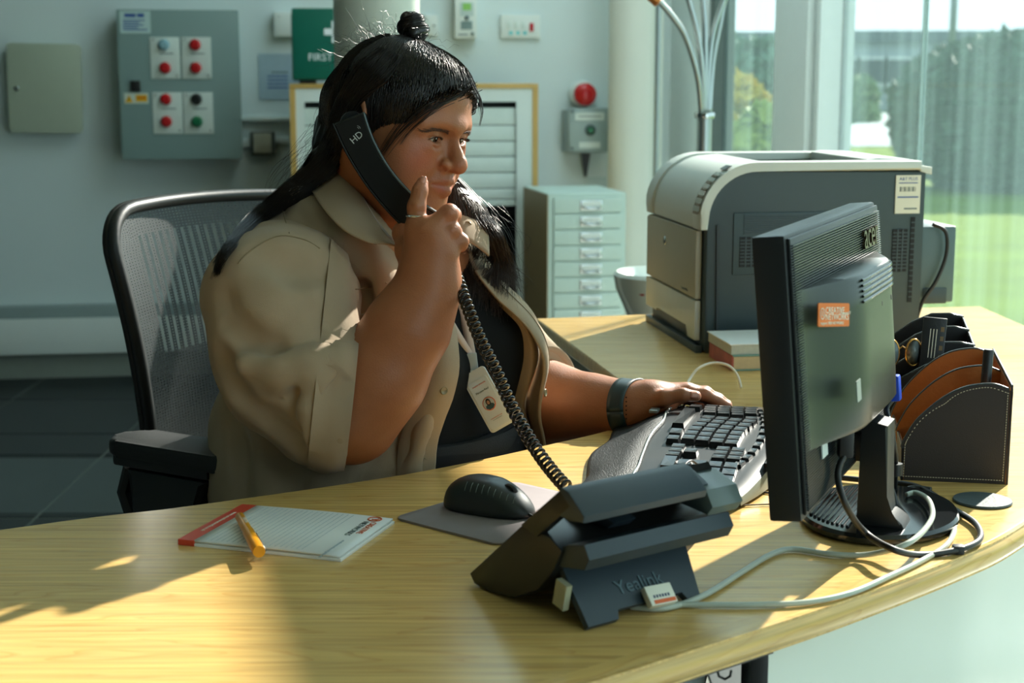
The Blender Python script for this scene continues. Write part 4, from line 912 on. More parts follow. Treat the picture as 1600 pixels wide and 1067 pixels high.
loop = [rowsC[j][0] for j in range(NT)]+[rowsC[NT][i] for i in range(NS+1)]+[rowsC[j][NS] for j in range(NT-1, -1, -1)]
fr_p = []
for p in loop:
    if not fr_p or (p-fr_p[-1]).length > .008: fr_p.append(p)
MB().tube(fr_p, .0105, 12).build('back_frame', m_chair, chair, smooth=True, world=True)
MB().tube([p-cn*.012 for p in fr_p], .010, 10).build('back_frame_rim', m_black, chair, smooth=True, world=True)
sc_ = Vector((-.27, 2.38, 0)); cF = Matrix((cdir*-1, cn*-1, UP)).transposed().to_4x4()
cF = Matrix((cn, cdir, UP)).transposed().to_4x4(); cF.translation = Vector((-.27, 2.36, 0))
def cpart(mb, name, m, auto=40):
    o = mb.build(name, m, None, auto=auto); o.parent = chair; o.matrix_basis = wm(chair).inverted() @ cF; return o
cpart(MB().box(-.22, .26, -.25, .25, .40, .47, .03, 3), 'seat', m_pad)
cpart(MB().box(-.15, .15, -.12, .12, .33, .40, .02), 'tilt_mechanism', m_chair)
cpart(MB().lathe([(.028, .10), (.028, .34)], 16), 'gas_column', m_alu); cpart(MB().lathe([(0, .06), (.045, .06), (.04, .13), (0, .13)], 16), 'hub', m_chair)
for k in range(5):
    a = R(72*k+20); e = Vector((math.cos(a)*.30, math.sin(a)*.30, .075))
    cpart(MB().tube([Vector((0, 0, .11)), e*.5+Vector((0, 0, .055)), e], [.026, .022, .016], 8), 'base_arm', m_chair)
    cpart(MB().lathe([(0, -.012), (.026, -.012), (.028, 0), (.026, .012), (0, .012)], 16, M=Matrix.Translation((e.x, e.y, .030)) @ Matrix.Rotation(a, 4, 'Z') @ Matrix.Rotation(R(90), 4, 'X')), 'caster', m_chair)
cpart(MB().tube(catmull([Vector((-.10, 0, .36)), Vector((-.28, 0, .40)), Vector((-.33, 0, .50)), Vector((-.335, 0, .58))], 6), .022, 10), 'back_support', m_chair)
# near armrest
aA, aB = P(192, 694, 2.24), P(384, 694, 2.12); aA.z = aB.z = .735
ad = (aB-aA).normalized(); asd = UP.cross(ad)
AF = Matrix((ad, asd, UP)).transposed().to_4x4(); AF.translation = aA
def apart(mb, name, m, F=AF):
    o = mb.build(name, m, None, auto=40); o.parent = chair; o.matrix_basis = wm(chair).inverted() @ F; return o
Lr = (aB-aA).length
AF2 = AF.copy(); AF2.translation = aA+cdir*.58-cn*.02
for F in (AF, AF2):
    apart(MB().prism(rrect(Lr/2+.004, .042, .03), -.025, .0, M=Matrix.Translation((Lr/2, 0, 0)) @ FLAT, bev=.010, seg=3), 'armrest', m_pad, F)
    apart(MB().box(.006, Lr*.80, -.03, .03, -.042, -.023, .006), 'armrest_plate', m_chair, F)
    apart(MB().prism([(.03, -.045), (Lr*.78, -.045), (Lr*.60, -.10), (Lr*.50, -.20), (.02, -.20), (.05, -.12)], -.026, .026, bev=.008), 'armrest_post', m_chair, F)
    apart(MB().tube([(.015, 0, -.05), (.0, 0, -.09), (.02, 0, -.14), (.05, 0, -.19)], .012, 8), 'armrest_strut', m_chair, F)
    apart(MB().box(.03, Lr*.5, -.02, .02, -.36, -.19, .008), 'armrest_stem', m_chair, F)
# ------------------------------------------------------------------ things on and by the back wall
def wframe(name, label, cat, u, v, group=None): return thing(name, label, cat, PW(u, v), WX, -WN, UP, group)
def ext(t, u0, v0, u1, v1, y=0.):                              # local x,z extents of a pixel box on the plane y (y<0 towards the room)
    a, b = HL(t, u0, (v0+v1)/2, 1, y), HL(t, u1, (v0+v1)/2, 1, y); c, d = HL(t, (u0+u1)/2, v1, 1, y), HL(t, (u0+u1)/2, v0, 1, y)
    return a.x, b.x, c.z, d.z
def wbox(t, name, m, px, y1, th, bev=.003, parent=None):       # plate whose front lies at y1 (negative), th thick
    x0, x1, z0, z1 = ext(t, *px, y1)
    return MB().box(x0, x1, y1, y1+th, z0, z1, bev).build(name, m, parent or t, auto=40)
def wbtn(t, u, v, r, y1, m, name='push_button', h=.022):
    p = HL(t, u, v, 1, y1); M = Matrix.Translation((p.x, y1, p.z)) @ Matrix.Rotation(R(90), 4, 'X')
    o = MB().lathe([(r*1.25, -.002), (r*1.25, .006), (r, .008), (r, h), (r*.8, h+.005), (0, h+.006)], 20, M=M).build(name, m, t, auto=40); return o
m_sage = mat('sage_grey_paint', (176, 184, 164), .45, var=.03); m_cbx = mat('blue_grey_enamel', (134, 156, 152), .4, var=.04, scale=6)
m_plate = mat('white_switch_plate', (214, 222, 214), .35); m_red = mat('red_lamp_plastic', (190, 20, 26), .25); m_grn = mat('green_button', (16, 110, 70), .3)
m_chr = mat('chrome', (200, 204, 204), .15, metal=1)
t = wframe('key_cabinet', 'pale sage grey steel key cabinet with a round lock', 'key cabinet', 72, 138)
x0, x1, z0, z1 = ext(t, 13, 68, 128, 207, -.07)
RB = Matrix.Rotation(R(1.2), 4, 'Y')
MB().prism([((x0+x1)/2+x, (z0+z1)/2+z) for x, z in rrect((x1-x0)/2-.006, (z1-z0)/2-.006, .012)], -.066, -.006, M=RB).build('body', m_sage, t, auto=40)
MB().prism([((x0+x1)/2+x, (z0+z1)/2+z) for x, z in rrect((x1-x0)/2, (z1-z0)/2, .016)], -.082, -.066, M=RB, bev=.004).build('door', m_sage, t, auto=40)
wbtn(t, 26, 138, .008, -.082, m_chr, 'lock', .006)
t = wframe('control_box', 'blue grey wall control box with red, black and green push buttons', 'control box', 282, 130)
wbox(t, 'body', m_cbx, (188, 20, 374, 246), -.14, .14, .006); dr = wbox(t, 'door', m_cbx, (186, 15, 376, 249), -.165, .024, .005)
yd = -.166
wbox(t, 'notice_label', mat('pale_notice', (186, 208, 204), .5), (187, 17, 235, 52), yd-.001, .002, 0)
for (a, b, c, d) in ((194, 21, 212, 27), (214, 21, 225, 27)): wbox(t, 'print_block', m_prb, (a, b, c, d), yd-.0016, .001, 0)
for k, e in enumerate((226, 218, 224, 216, 230)): wbox(t, 'print_line', m_prb, (192, 31+k*3.6, e, 32.8+k*3.6), yd-.0016, .001, 0)
for (u0, v0) in ((235, 58), (284, 58), (239, 144), (287, 144)):
    wbox(t, 'switch_plate', m_plate, (u0, v0, u0+46, v0+65), yd-.004, .004, .001)
    for q in ((u0+4, v0+4), (u0+42, v0+60)): wbtn(t, *q, .003, yd-.004, m_chr, 'screw', .001)
    wbox(t, 'print_line', m_prg, (u0+14, v0+25, u0+36, v0+26.5), yd-.0046, .001, 0)
for (u, v, m) in ((256, 70, mat('pale_blue_lamp', (140, 176, 186), .2)), (305, 70, m_red), (258, 106, m_red), (306, 106, m_red), (259, 155, m_red), (307, 155, mat('black_button', (16, 18, 20), .3)), (260, 190, m_red), (308, 190, m_grn)):
    wbtn(t, u, v, .0185, yd-.004, m)
wbox(t, 'latch', m_black, (204, 126, 219, 143), yd-.012, .014, .002)
wbox(t, 'warning_label', mat('warning_white', (206, 214, 200), .5), (194, 145, 232, 162), yd-.001, .002, 0); wbox(t, 'warning_panel', mat('warning_yellow', (226, 170, 14), .5), (212, 148, 230, 159), yd-.0016, .001, 0)
wbox(t, 'print_line', m_red, (214, 152, 228, 154), yd-.002, .0006, 0)
a, b, c = HL(t, 195, 160, 1, yd), HL(t, 208, 160, 1, yd), HL(t, 201.5, 148, 1, yd)
MB().prism([(a.x, a.z), (b.x, b.z), (c.x, c.z)], yd-.0018, yd).build('warning_triangle', MATS['warning_yellow'], t)
text('lettering', '!', .026, m_black, t, at(HL(t, 201.5, 156, 1, yd).x, yd-.0026, HL(t, 201.5, 156, 1, yd).z))
t = wframe('isolator_switch', 'small grey isolator box on the conduit below the white trunking', 'switch', 408, 222)
wbox(t, 'body', mat('dark_isolator_grey', (84, 92, 90), .5), (391, 206, 430, 243), -.06, .06, .004); wbox(t, 'cover', mat('cream_isolator_cover', (176, 174, 156), .5), (396, 208, 424, 239), -.072, .014, .003)
wbox(t, 'conduit', m_frame, (376, 217, 392, 229), -.03, .03, .003); wbox(t, 'conduit', m_frame, (429, 214, 452, 224), -.03, .03, .003)
o = wbox(wframe('cable_trunking', 'white horizontal trunking strip above the isolator switch', 'trunking', 410, 186), 'lid', m_white, (372, 183, 470, 189), -.03, .03, .002)
t = wframe('junction_box', 'small white junction box beside the green first aid box', 'junction box', 442, 38)
wbox(t, 'body', m_white, (428, 19, 470, 57), -.05, .05, .004); wbtn(t, 436, 26, .002, -.05, m_prg, 'screw', .001)
t = wframe('paper_notice', 'pale blue paper notice half hidden behind the wooden cabinet', 'notice', 432, 120)
wbox(t, 'sheet', mat('pale_blue_paper', (168, 188, 198), .6), (404, 84, 470, 156), -.004, .003, 0)
for k in range(5): wbox(t, 'print_line', m_prb if k else m_prg, (424 if not k else 418, 112+k*6, 450, 114+k*6), -.0046, .001, 0)
t = wframe('thermostat', 'white wall thermostat with a green display', 'thermostat', 728, 28)
wbox(t, 'body', m_white, (711, -34, 745, 60), -.07, .07, .003)
wbox(t, 'face_panel', mat('pale_grey_panel', (190, 204, 200), .4), (719, 4, 740, 25), -.072, .003, 0); wbox(t, 'display', mat('lime_display', (140, 196, 92), .3), (723, 5, 736, 16), -.074, .003, 0)
wbtn(t, 729.5, 28, .007, -.071, m_prg, 'knob', .006); wbox(t, 'speaker_grille', mat('grey_grille', (122, 142, 140), .6), (720, 33, 738, 46), -.072, .003, 0); wbtn(t, 738, 53, .006, -.071, mat('grey_dial', (110, 130, 124), .5), 'knob', .004)
wbox(t, 'print_line', m_prg, (716, 53, 731, 55), -.071, .001, 0)
t = wframe('switch_panel', 'white four gang switch panel with a red rocker', 'switch', 815, 41)
wbox(t, 'plate', m_white, (783, 23, 844, 59), -.022, .022, .002)
for k, u in enumerate((796, 807, 818)):
    wbox(t, 'rocker', m_plate, (u-3, 34, u+3, 45), -.026, .006, .001); wbox(t, 'indicator', mat('teal_indicator', (80, 196, 196), .3), (u-.5, 49, u+5, 54), -.024, .004, 0)
wbox(t, 'red_rocker', m_red, (828, 36, 834, 49), -.030, .010, .002)
t = wframe('wall_plate', 'small blank white wall plate behind her hair bun', 'wall plate', 676, 38)
wbox(t, 'plate', m_white, (664, 23, 684, 55), -.018, .018, .002); wbtn(t, 678, 40, .003, -.018, m_prg, 'screw', .001)
t = wframe('alarm_call_point', 'grey alarm box with a green button under a red beacon', 'alarm box', 920, 205)
wbox(t, 'body', mat('alarm_grey', (146, 162, 160), .45), (884, 172, 953, 238), -.10, .10, .006); wbox(t, 'lid', mat('alarm_lid_grey', (156, 172, 170), .4), (889, 169, 957, 237), -.128, .028, .005)
wbox(t, 'label_plate', m_plate, (899, 176, 944, 188), -.1295, .002, 0); wbox(t, 'label_plate', m_plate, (905, 222, 938, 231), -.1295, .002, 0)
wbox(t, 'print_line', m_prg, (904, 181, 940, 182.5), -.130, .001, 0)
wbtn(t, 922, 203, .013, -.128, m_grn); wbtn(t, 922, 203, .019, -.128, m_prg, 'button_ring', .003)
for q in ((894, 174), (952, 174), (894, 232), (952, 232)): wbtn(t, *q, .005, -.128, m_prg, 'screw', .002)
p = HL(t, 915, 240, 1, -.05); MB().prism([(p.x-.018, 0), (p.x+.020, 0), (p.x+.004, -.10), (p.x-.004, -.10)], -.06, -.03, M=Matrix.Translation((0, 0, p.z))).build('cable_tail', m_black, t)
t = wframe('alarm_beacon', 'round red alarm beacon on a white base', 'beacon', 914, 147)
p = HL(t, 912, 147, 1, -.0); M = Matrix.Translation((p.x-.012, 0, p.z)) @ Matrix.Rotation(R(90), 4, 'X')
MB().lathe([(.056, 0), (.058, .03), (.054, .075), (.047, .078), (0, .078)], 32, M=M).build('base', m_white, t, auto=40)
MB().lathe([(.047, .078), (.047, .112), (.040, .122), (0, .126)], 32, M=M).build('lens', m_red, t, auto=50); MB().lathe([(.026, .126), (.030, .128), (.026, .130)], 24, M=M).build('lens_ring', mat('bright_red', (226, 60, 50), .25), t, smooth=True)
wbox(wframe('paper_slip', 'white paper slip on the wall beneath the alarm box', 'paper', 933, 258), 'sheet', m_paper, (918, 238, 948, 276), -.003, .002, 0)
# ------------------------------------------------------------------ wooden tambour cabinet
a, b = P(452, 131, 6.0), P(841, 134, 6.07); cX = (b-a).normalized(); cX.z = 0; cX.normalize()
tc = thing('tambour_cabinet', 'oak edged cabinet with a white roller shutter front', 'cabinet', (a.x, a.y, 0), cX, UP.cross(cX), UP)
Wc = (b-a).length; Hc = a.z; m_oak2 = mat('oak_edge', (206, 164, 92), .45, var=.1, scale=14); m_cab_in = mat('dark_cabinet_inside', (26, 32, 34), .7)
box('side_panel', m_oak2, tc, 0, .022, 0, .45, 0, Hc); box('side_panel', m_oak2, tc, Wc-.022, Wc, 0, .45, 0, Hc); box('top_panel', m_oak2, tc, 0, Wc, -.002, .45, Hc-.018, Hc, .002)
box('back_panel', m_cab_in, tc, .022, Wc-.022, .43, .445, 0, Hc-.018); box('plinth', m_oak2, tc, .022, Wc-.022, .02, .04, 0, .06)
zf = lambda v: HL(tc, 820, v, 1, 0).z
box('front_frame', m_white, tc, .022, .055, .004, .03, .06, Hc-.018); box('front_frame', m_white, tc, Wc-.085, Wc-.022, .004, .03, .06, Hc-.018); box('front_frame', m_white, tc, .055, Wc-.085, .004, .03, zf(159), Hc-.018)
box('shutter_slot', m_cab_in, tc, .055, Wc-.085, .06, .07, zf(170), zf(157))
zs = [zf(v) for v in (168, 196, 221, 245, 270, 295, 312, 323)]
for k, (za, zb) in enumerate(zip(zs, zs[1:])): box('slat', m_plate, tc, .056, Wc-.086, .018, .03, zb+.002, za-.001, .003)
for z in (.10, .45, .72): box('shelf', m_cab_in, tc, .022, Wc-.022, .06, .43, z, z+.018)
# first aid box on the cabinet
fo = HL(tc, 457, 122, 1, .08); fz = Hc
fa = thing('first_aid_box', 'green first aid box with a white cross on top of the cabinet', 'first aid box', tc.matrix_world @ Vector((fo.x, .06, Hc)), cX, UP.cross(cX), UP)
m_fa = mat('first_aid_green', (16, 104, 86), .35); e0 = lambda u: HL(fa, u, 60, 1, 0).x; eh = lambda v: HL(fa, 480, v, 1, 0).z
box('case', m_fa, fa, 0, .34, 0, .12, .012, eh(20), .010); box('lid', m_fa, fa, .004, .336, -.02, .002, .016, eh(13), .008)
box('handle', mat('white_handle', (214, 222, 216), .4), fa, e0(466), e0(490), -.005, .02, eh(15), eh(11), .003); box('foot', m_black, fa, e0(466), e0(492), .0, .1, 0, .014); box('foot', m_black, fa, .25, .32, .0, .1, 0, .014)
xc, zc_ = e0(524), eh(50); k = e0(510)-e0(505); a_ = .0125; bb = .042
MB().box(xc-bb, xc+bb, -.0215, -.0195, zc_-a_, zc_+a_).box(xc-a_, xc+a_, -.0215, -.0195, zc_-bb, zc_+bb).build('white_cross', m_paper, fa)
text('lettering', 'FIRST AID', .040, m_paper, fa, at(e0(481), -.0205, eh(90)), 'LEFT', .0006)
# ------------------------------------------------------------------ steel multi-drawer cabinet
a, b = P(857, 303, 5.62), P(979, 302, 5.68); dX = Vector(((b-a).x, (b-a).y, 0)).normalized()
dc = thing('drawer_cabinet', 'pale grey steel multi drawer cabinet with label handles', 'drawer cabinet', (a.x, a.y, 0), dX, UP.cross(dX), UP)
Wd_ = (b-a).length; Hd = a.z; m_st = mat('pale_sage_steel', (190, 206, 196), .4, var=.03); m_lbl = mat('label_card', (226, 230, 222), .4)
box('body', m_st, dc, 0, Wd_, .004, .42, 0, Hd, .003); box('side_panel', mat('tan_bounce_side', (168, 142, 104), .5), dc, -.003, -.0002, .004, .42, .01, Hd-.005)  # thin tan sheet paints warm bounce on the shaded steel side
zt = HL(dc, 918, 308, 1, 0).z; st_ = zt-HL(dc, 918, 333, 1, 0).z; k = 0; z = zt
while z-st_ > .03:
    d = box('drawer', m_st, dc, .020, Wd_-.020, -.006, .006, z-st_+.002, z-.002, .002)
    xc = Wd_*.54; zc_ = z-st_*.5
    h = box('label_handle', m_chr, d, xc-.042, xc+.042, -.011, -.005, zc_-.018, zc_+.018, .002); box('label_card', m_lbl, d, xc-.036, xc+.036, -.0125, -.010, zc_-.002, zc_+.015)
    MB().tube([(xc-.03, -.012, zc_-.006), (xc-.026, -.026, zc_-.010), (xc+.026, -.026, zc_-.010), (xc+.03, -.012, zc_-.006)], .0042, 6).build('pull', m_chr, d, smooth=True)
    z -= st_
# ------------------------------------------------------------------ white bin, floor lamp
p = P(1040, 470, 3.95); zt = P(1003, 426, 3.95).z
sb = thing('swing_bin', 'white rounded plastic bin with a red button behind the desk', 'bin', (p.x+.0, p.y, 0))
MB().lathe([(0, 0), (.06, 0), (.07, .02), (.085, zt-.14), (.086, zt-.13)], 36).build('body', mat('white_bin_plastic', (206, 212, 202), .35), sb, auto=40)
MB().lathe([(.084, zt-.135), (.100, zt-.11), (.130, zt-.04), (.136, zt-.005), (.128, zt+.004), (.112, zt-.02), (.02, zt-.05), (0, zt-.05)], 40).build('rim', mat('white_bin_rim', (226, 230, 222), .25), sb, auto=50)
inv = sb.matrix_world.inverted(); q = P(984, 460, 3.79); v = Vector((q.x-sb.location.x, q.y-sb.location.y, 0)).normalized(); qq = Vector((v.x*.124, v.y*.124, q.z))
MB().lathe([(0, .006), (.011, .005), (.013, 0), (.013, -.01)], 16, M=Matrix.Translation(qq) @ v.to_track_quat('Z', 'Y').to_matrix().to_4x4()).build('red_button', m_red, sb, smooth=True)
lb = P(1101, 178, 4.3); fl_ = thing('floor_lamp', 'brushed steel floor lamp with five arching arms by the window', 'lamp', (lb.x, lb.y, 0))
zc_ = lb.z; inv = fl_.matrix_world.inverted()
MB().lathe([(0, 0), (.15, 0), (.15, .02), (.02, .03), (0, .03)], 40).build('base', m_alu, fl_, auto=40); MB().lathe([(.021, .02), (.021, zc_)], 24).build('pole', m_alu, fl_, smooth=True)
MB().lathe([(.027, zc_-.012), (.029, zc_), (.027, zc_+.004), (0, zc_+.004)], 24).build('collar', m_chr, fl_, auto=40)
arms = [[(1096, 178), (1090, 120), (1072, 60), (1050, 25), (1022, -6), (985, -40)], [(1099, 178), (1097, 110), (1089, 50), (1076, 0), (1060, -60)], [(1102, 178), (1102, 100), (1101, 40), (1098, 0), (1092, -70)], [(1106, 178), (1107, 110), (1113, 55), (1127, 10), (1150, -50)], [(1108, 178), (1113, 100), (1124, 40), (1136, -10), (1170, -60)]]
for k, ap in enumerate(arms):
    pts = catmull([inv @ P(u, v, 4.3+.03*(k-2)*(i/3)) for i, (u, v) in enumerate(ap)], 6)
    MB().tube(pts, .0085, 10).build('arm', m_alu, fl_, smooth=True)
    e = pts[-1]; d = (pts[-1]-pts[-2]).normalized(); M = Matrix.Translation(e) @ d.to_track_quat('Z', 'Y').to_matrix().to_4x4()
    MB().lathe([(.009, -.01), (.016, 0), (.045, .09), (.050, .10), (.043, .09), (0, .01)], 20, M=M).build('lamp_shade', m_alu, fl_, auto=50)
q = inv @ P(1022, -1, 4.2); 
MB().lathe([(.0085, -.016), (.013, -.014), (.013, .014), (.0085, .016)], 16, M=Matrix.Translation(q) @ Matrix.Rotation(R(-50), 4, 'Y')).build('copper_sleeve', mat('copper', (206, 130, 70), .3, metal=.8), fl_, auto=40)
# ------------------------------------------------------------------ sculpting kit: smooth unions of tapered limbs and ellipsoids, meshed with surface nets
def rotz(a): c, s = math.cos(a), math.sin(a); return np.array([[c, -s, 0], [s, c, 0], [0, 0, 1.]])
def rotx(a): c, s = math.cos(a), math.sin(a); return np.array([[1., 0, 0], [0, c, -s], [0, s, c]])
def roty(a): c, s = math.cos(a), math.sin(a); return np.array([[c, 0, s], [0, 1., 0], [-s, 0, c]])
class Fr:
    def __init__(s, o, M, k=1.): s.o, s.M, s.k = np.array(o, float), M, k
    def w(s, p): return s.o+s.k*(s.M @ np.array(p, float))
    def l(s, P_): return ((P_-s.o) @ s.M)/s.k
WF = Fr((0, 0, 0), np.eye(3))
class Sdf:
    def __init__(s): s.p = []; s.post = []
    def e(s, f, c, r, k=.02, op='u', rot=None):
        M = f.M if rot is None else f.M @ rot; r = np.array(r, float)*f.k
        s.p.append(('e', op, k, f.w(c), float(r.max()), M, r)); return s
    def c(s, f, a, b, ra, rb, k=.02, op='u'):
        a, b = f.w(a), f.w(b); ra, rb = ra*f.k, rb*f.k
        s.p.append(('c', op, k, (a+b)/2, float(np.linalg.norm(b-a)/2+max(ra, rb)), a, b, ra, rb)); return s
    def path(s, f, pts, rs, k=.02, op='u'):
        for i in range(len(pts)-1): s.c(f, pts[i], pts[i+1], rs[i], rs[i+1], k, op)
        return s
    def ev(s, X, sel=None, post=True):
        d = None
        for q in (s.p if sel is None else sel):
            if q[0] == 'e':
                Y = (X-q[3]) @ q[5]; k0 = np.sqrt(((Y/q[6])**2).sum(1)); k1 = np.sqrt(((Y/q[6]**2)**2).sum(1))
                v = np.where(k1 > 1e-9, k0*(k0-1)/np.maximum(k1, 1e-9), -q[6].min())
            else:
                ba = q[6]-q[5]; pa = X-q[5]; t = np.clip(pa @ ba/max(1e-12, ba @ ba), 0, 1)
                v = np.sqrt(((pa-t[:, None]*ba)**2).sum(1))-(q[7]+(q[8]-q[7])*t)
            k = q[2]
            if d is None: d = v if q[1] == 'u' else np.full(len(X), 1.); 
            elif q[1] == 'u': h = np.maximum(k-np.abs(d-v), 0)/k; d = np.minimum(d, v)-h*h*k*.25
            else: h = np.maximum(k-np.abs(d+v), 0)/k; d = np.maximum(d, -v)+h*h*k*.25
        if post:
            for f in s.post: d = f(X, d)
        return d
    def mesh(s, h, lo=None, hi=None, B=20):
        us = [q for q in s.p if q[1] == 'u']
        mn = np.min([q[3]-q[4] for q in us], 0)-.03; mx = np.max([q[3]+q[4] for q in us], 0)+.03
        if lo is not None: mn = np.maximum(mn, lo)
        if hi is not None: mx = np.minimum(mx, hi)
        nb = np.ceil((mx-mn)/(h*B)).astype(int); rb = B*h*.5*math.sqrt(3)
        cs = np.array([q[3] for q in s.p]); rs = np.array([q[4]+q[2] for q in s.p])
        ax = np.arange(B+1); G = np.stack(np.meshgrid(ax, ax, ax, indexing='ij'), -1).reshape(-1, 3)
        keys, pos, quads = [], [], []; N = nb*B+2
        gid = lambda I: (I[..., 0].astype(np.int64)*N[1]+I[..., 1])*N[2]+I[..., 2]
        CO = np.array([(i, j, k) for i in (0, 1) for j in (0, 1) for k in (0, 1)])
        ED = [(a, b) for a in range(8) for b in range(a+1, 8) if np.abs(CO[a]-CO[b]).sum() == 1]
        for bi in np.ndindex(*nb):
            b0 = np.array(bi)*B; ctr = mn+(b0+B/2)*h
            near = np.linalg.norm(cs-ctr, axis=1)-rs < rb+.035
            if not near.any(): continue
            sel = [q for q, n in zip(s.p, near) if n]
            if not any(q[1] == 'u' for q in sel): continue
            if sel[0][1] != 'u': sel = [q for q in sel if q[1] == 'u'][:1]+sel
            d0 = s.ev(ctr[None], sel, False)[0]
            if abs(d0) > rb*1.7+.02 and not (s.post and d0 < 0): continue
            V = s.ev(mn+(b0+G)*h, sel).reshape(B+1, B+1, B+1); sg = V < 0
            if sg.all() or not sg.any(): continue
            cv = np.stack([V[i:B+i, j:B+j, k:B+k] for i, j, k in CO], -1); cb_ = cv < 0
            act = cb_.any(-1) & ~cb_.all(-1); ii = np.argwhere(act); v = cv[act]; sgn_ = cb_[act]
            acc = np.zeros((len(ii), 3)); cnt = np.zeros(len(ii))
            for a, b in ED:
                m = sgn_[:, a] != sgn_[:, b]; t = v[m, a]/(v[m, a]-v[m, b]); acc[m] += CO[a]+(CO[b]-CO[a])*t[:, None]; cnt[m] += 1
            keys.append(gid(ii+b0+1)); pos.append(mn+(ii+b0+acc/cnt[:, None])*h)
            for axx in range(3):
                o1, o2 = [(1, 2), (2, 0), (0, 1)][axx]; st = [slice(0, B)]*3; s2 = [slice(0, B)]*3; s2[axx] = slice(1, B+1)
                A_, B_2 = sg[tuple(st)], sg[tuple(s2)]; cr = np.argwhere(A_ != B_2)
                if not len(cr): continue
                fl = A_[tuple(cr.T)]; e1 = np.eye(3, dtype=int)[o1]; e2 = np.eye(3, dtype=int)[o2]; q = cr+b0+1
                Q = np.stack([gid(q-e1-e2), gid(q-e2), gid(q), gid(q-e1)], 1); Q[~fl] = Q[~fl][:, ::-1]; quads.append(Q)
        K = np.concatenate(keys); PT = np.concatenate(pos); Q = np.concatenate(quads)
        o = np.argsort(K); K, PT = K[o], PT[o]; ix = np.searchsorted(K, Q); ix = np.minimum(ix, len(K)-1)
        ok = (K[ix] == Q).all(1); return PT, ix[ok]
    def hit(s, u, v, y0=1.6, y1=3.2):
        d = np.array(ray(u, v)); d = d/np.linalg.norm(d); o = np.array((0, 0, CAMZ)); t = y0/d[1]
        sel = [q for q in s.p if np.linalg.norm(np.cross(q[3]-o, d)) < q[4]+q[2]+.02]
        if not any(q[1] == 'u' for q in sel): return None
        while sel[0][1] != 'u': sel = sel[1:]+sel[:1]
        for _ in range(120):
            x = s.ev((o+d*t)[None], sel)[0]
            if x < 3e-4: return o+d*t
            t += max(x*.7, 2e-4)
            if t*d[1] > y1: return None
        return o+d*t
    def near(s, p, m=.04):
        sel = [q for q in s.p if np.linalg.norm(q[3]-p) < q[4]+q[2]+m]
        if not any(q[1] == 'u' for q in sel): return None
        while sel[0][1] != 'u': sel = sel[1:]+sel[:1]
        return sel
    def nrm(s, p):
        e = 8e-4; E_ = np.eye(3)*e; g = s.ev(np.vstack([p+E_, p-E_]), s.near(p)); g = g[:3]-g[3:]; return g/np.linalg.norm(g)
def np_obj(name, PT, Q, m, parent, smooth=True, relax=0):
    if relax:
        E_ = np.vstack([Q[:, [0, 1]], Q[:, [1, 2]], Q[:, [2, 3]], Q[:, [3, 0]]]) if Q.shape[1] == 4 else np.vstack([Q[:, [0, 1]], Q[:, [1, 2]], Q[:, [2, 0]]])
        for _ in range(relax):
            S_ = np.zeros_like(PT); c = np.zeros(len(PT))
            for a, b in ((0, 1), (1, 0)):
                for k in range(3): S_[:, k] += np.bincount(E_[:, a], PT[E_[:, b], k], len(PT))
                c += np.bincount(E_[:, a], minlength=len(PT))
            PT = PT*.5+.5*S_/np.maximum(c, 1)[:, None]
    me = bpy.data.meshes.new(name); n, k = Q.shape
    me.vertices.add(len(PT)); me.vertices.foreach_set('co', PT.astype(np.float32).ravel())
    me.loops.add(n*k); me.loops.foreach_set('vertex_index', Q.astype(np.int32).ravel())
    me.polygons.add(n); me.polygons.foreach_set('loop_start', np.arange(0, n*k, k, dtype=np.int32)); me.polygons.foreach_set('loop_total', np.full(n, k, np.int32))
    me.update(calc_edges=True); me.validate()
    return link(name, me, m, parent, world=True, smooth=smooth)
def paint(o, PT, base, blobs):                                # natural skin colouring: (centre, radius, colour, strength)
    C = np.tile(np.array(lin(base)), (len(PT), 1))
    for c, r, col, st in blobs:
        rr = np.array(r, float) if np.ndim(r) else None
        dd = np.linalg.norm((PT-c), axis=1)/r if rr is None else None
        w = np.clip(1-dd, 0, 1); w = w*w*(3-2*w)*st; C = C*(1-w[:, None])+np.array(lin(col))*w[:, None]
    at_ = o.data.color_attributes.new('tint', 'FLOAT_COLOR', 'POINT'); at_.data.foreach_set('color', np.c_[C, np.ones(len(C))].astype(np.float32).ravel())
def skin_mat():
    m = mat('tan_skin', (170, 112, 82), .46, spec=.42, bump=.22, bscale=420); nt = m.node_tree; b = nt.nodes['Principled BSDF']
    vc = nt.nodes.new('ShaderNodeAttribute'); vc.attribute_name = 'tint'
    nz = [n for n in nt.nodes if n.type == 'TEX_NOISE'][0]; nz.inputs['Scale'].default_value = 60
    mr = nt.nodes.new('ShaderNodeMapRange'); mr.inputs[3].default_value = .9; mr.inputs[4].default_value = 1.1; nt.links.new(nz.outputs['Fac'], mr.inputs[0])
    mx = nt.nodes.new('ShaderNodeMix'); mx.data_type = 'RGBA'; mx.blend_type = 'MULTIPLY'; mx.inputs[0].default_value = 1
    nt.links.new(vc.outputs['Color'], mx.inputs[6]); nt.links.new(mr.outputs[0], mx.inputs[7]); nt.links.new(mx.outputs[2], b.inputs['Base Color'])
    b.inputs['Subsurface Weight'].default_value = .12; b.inputs['Subsurface Radius'].default_value = (.012, .005, .003); b.inputs['Subsurface Scale'].default_value = .6
    return m
def cloth(name, rgb, bump=.35, scale=900, rough=.8):
    return mat(name, rgb, rough, spec=.25, var=.05, scale=40, bump=bump, bscale=scale, sheen=.15)
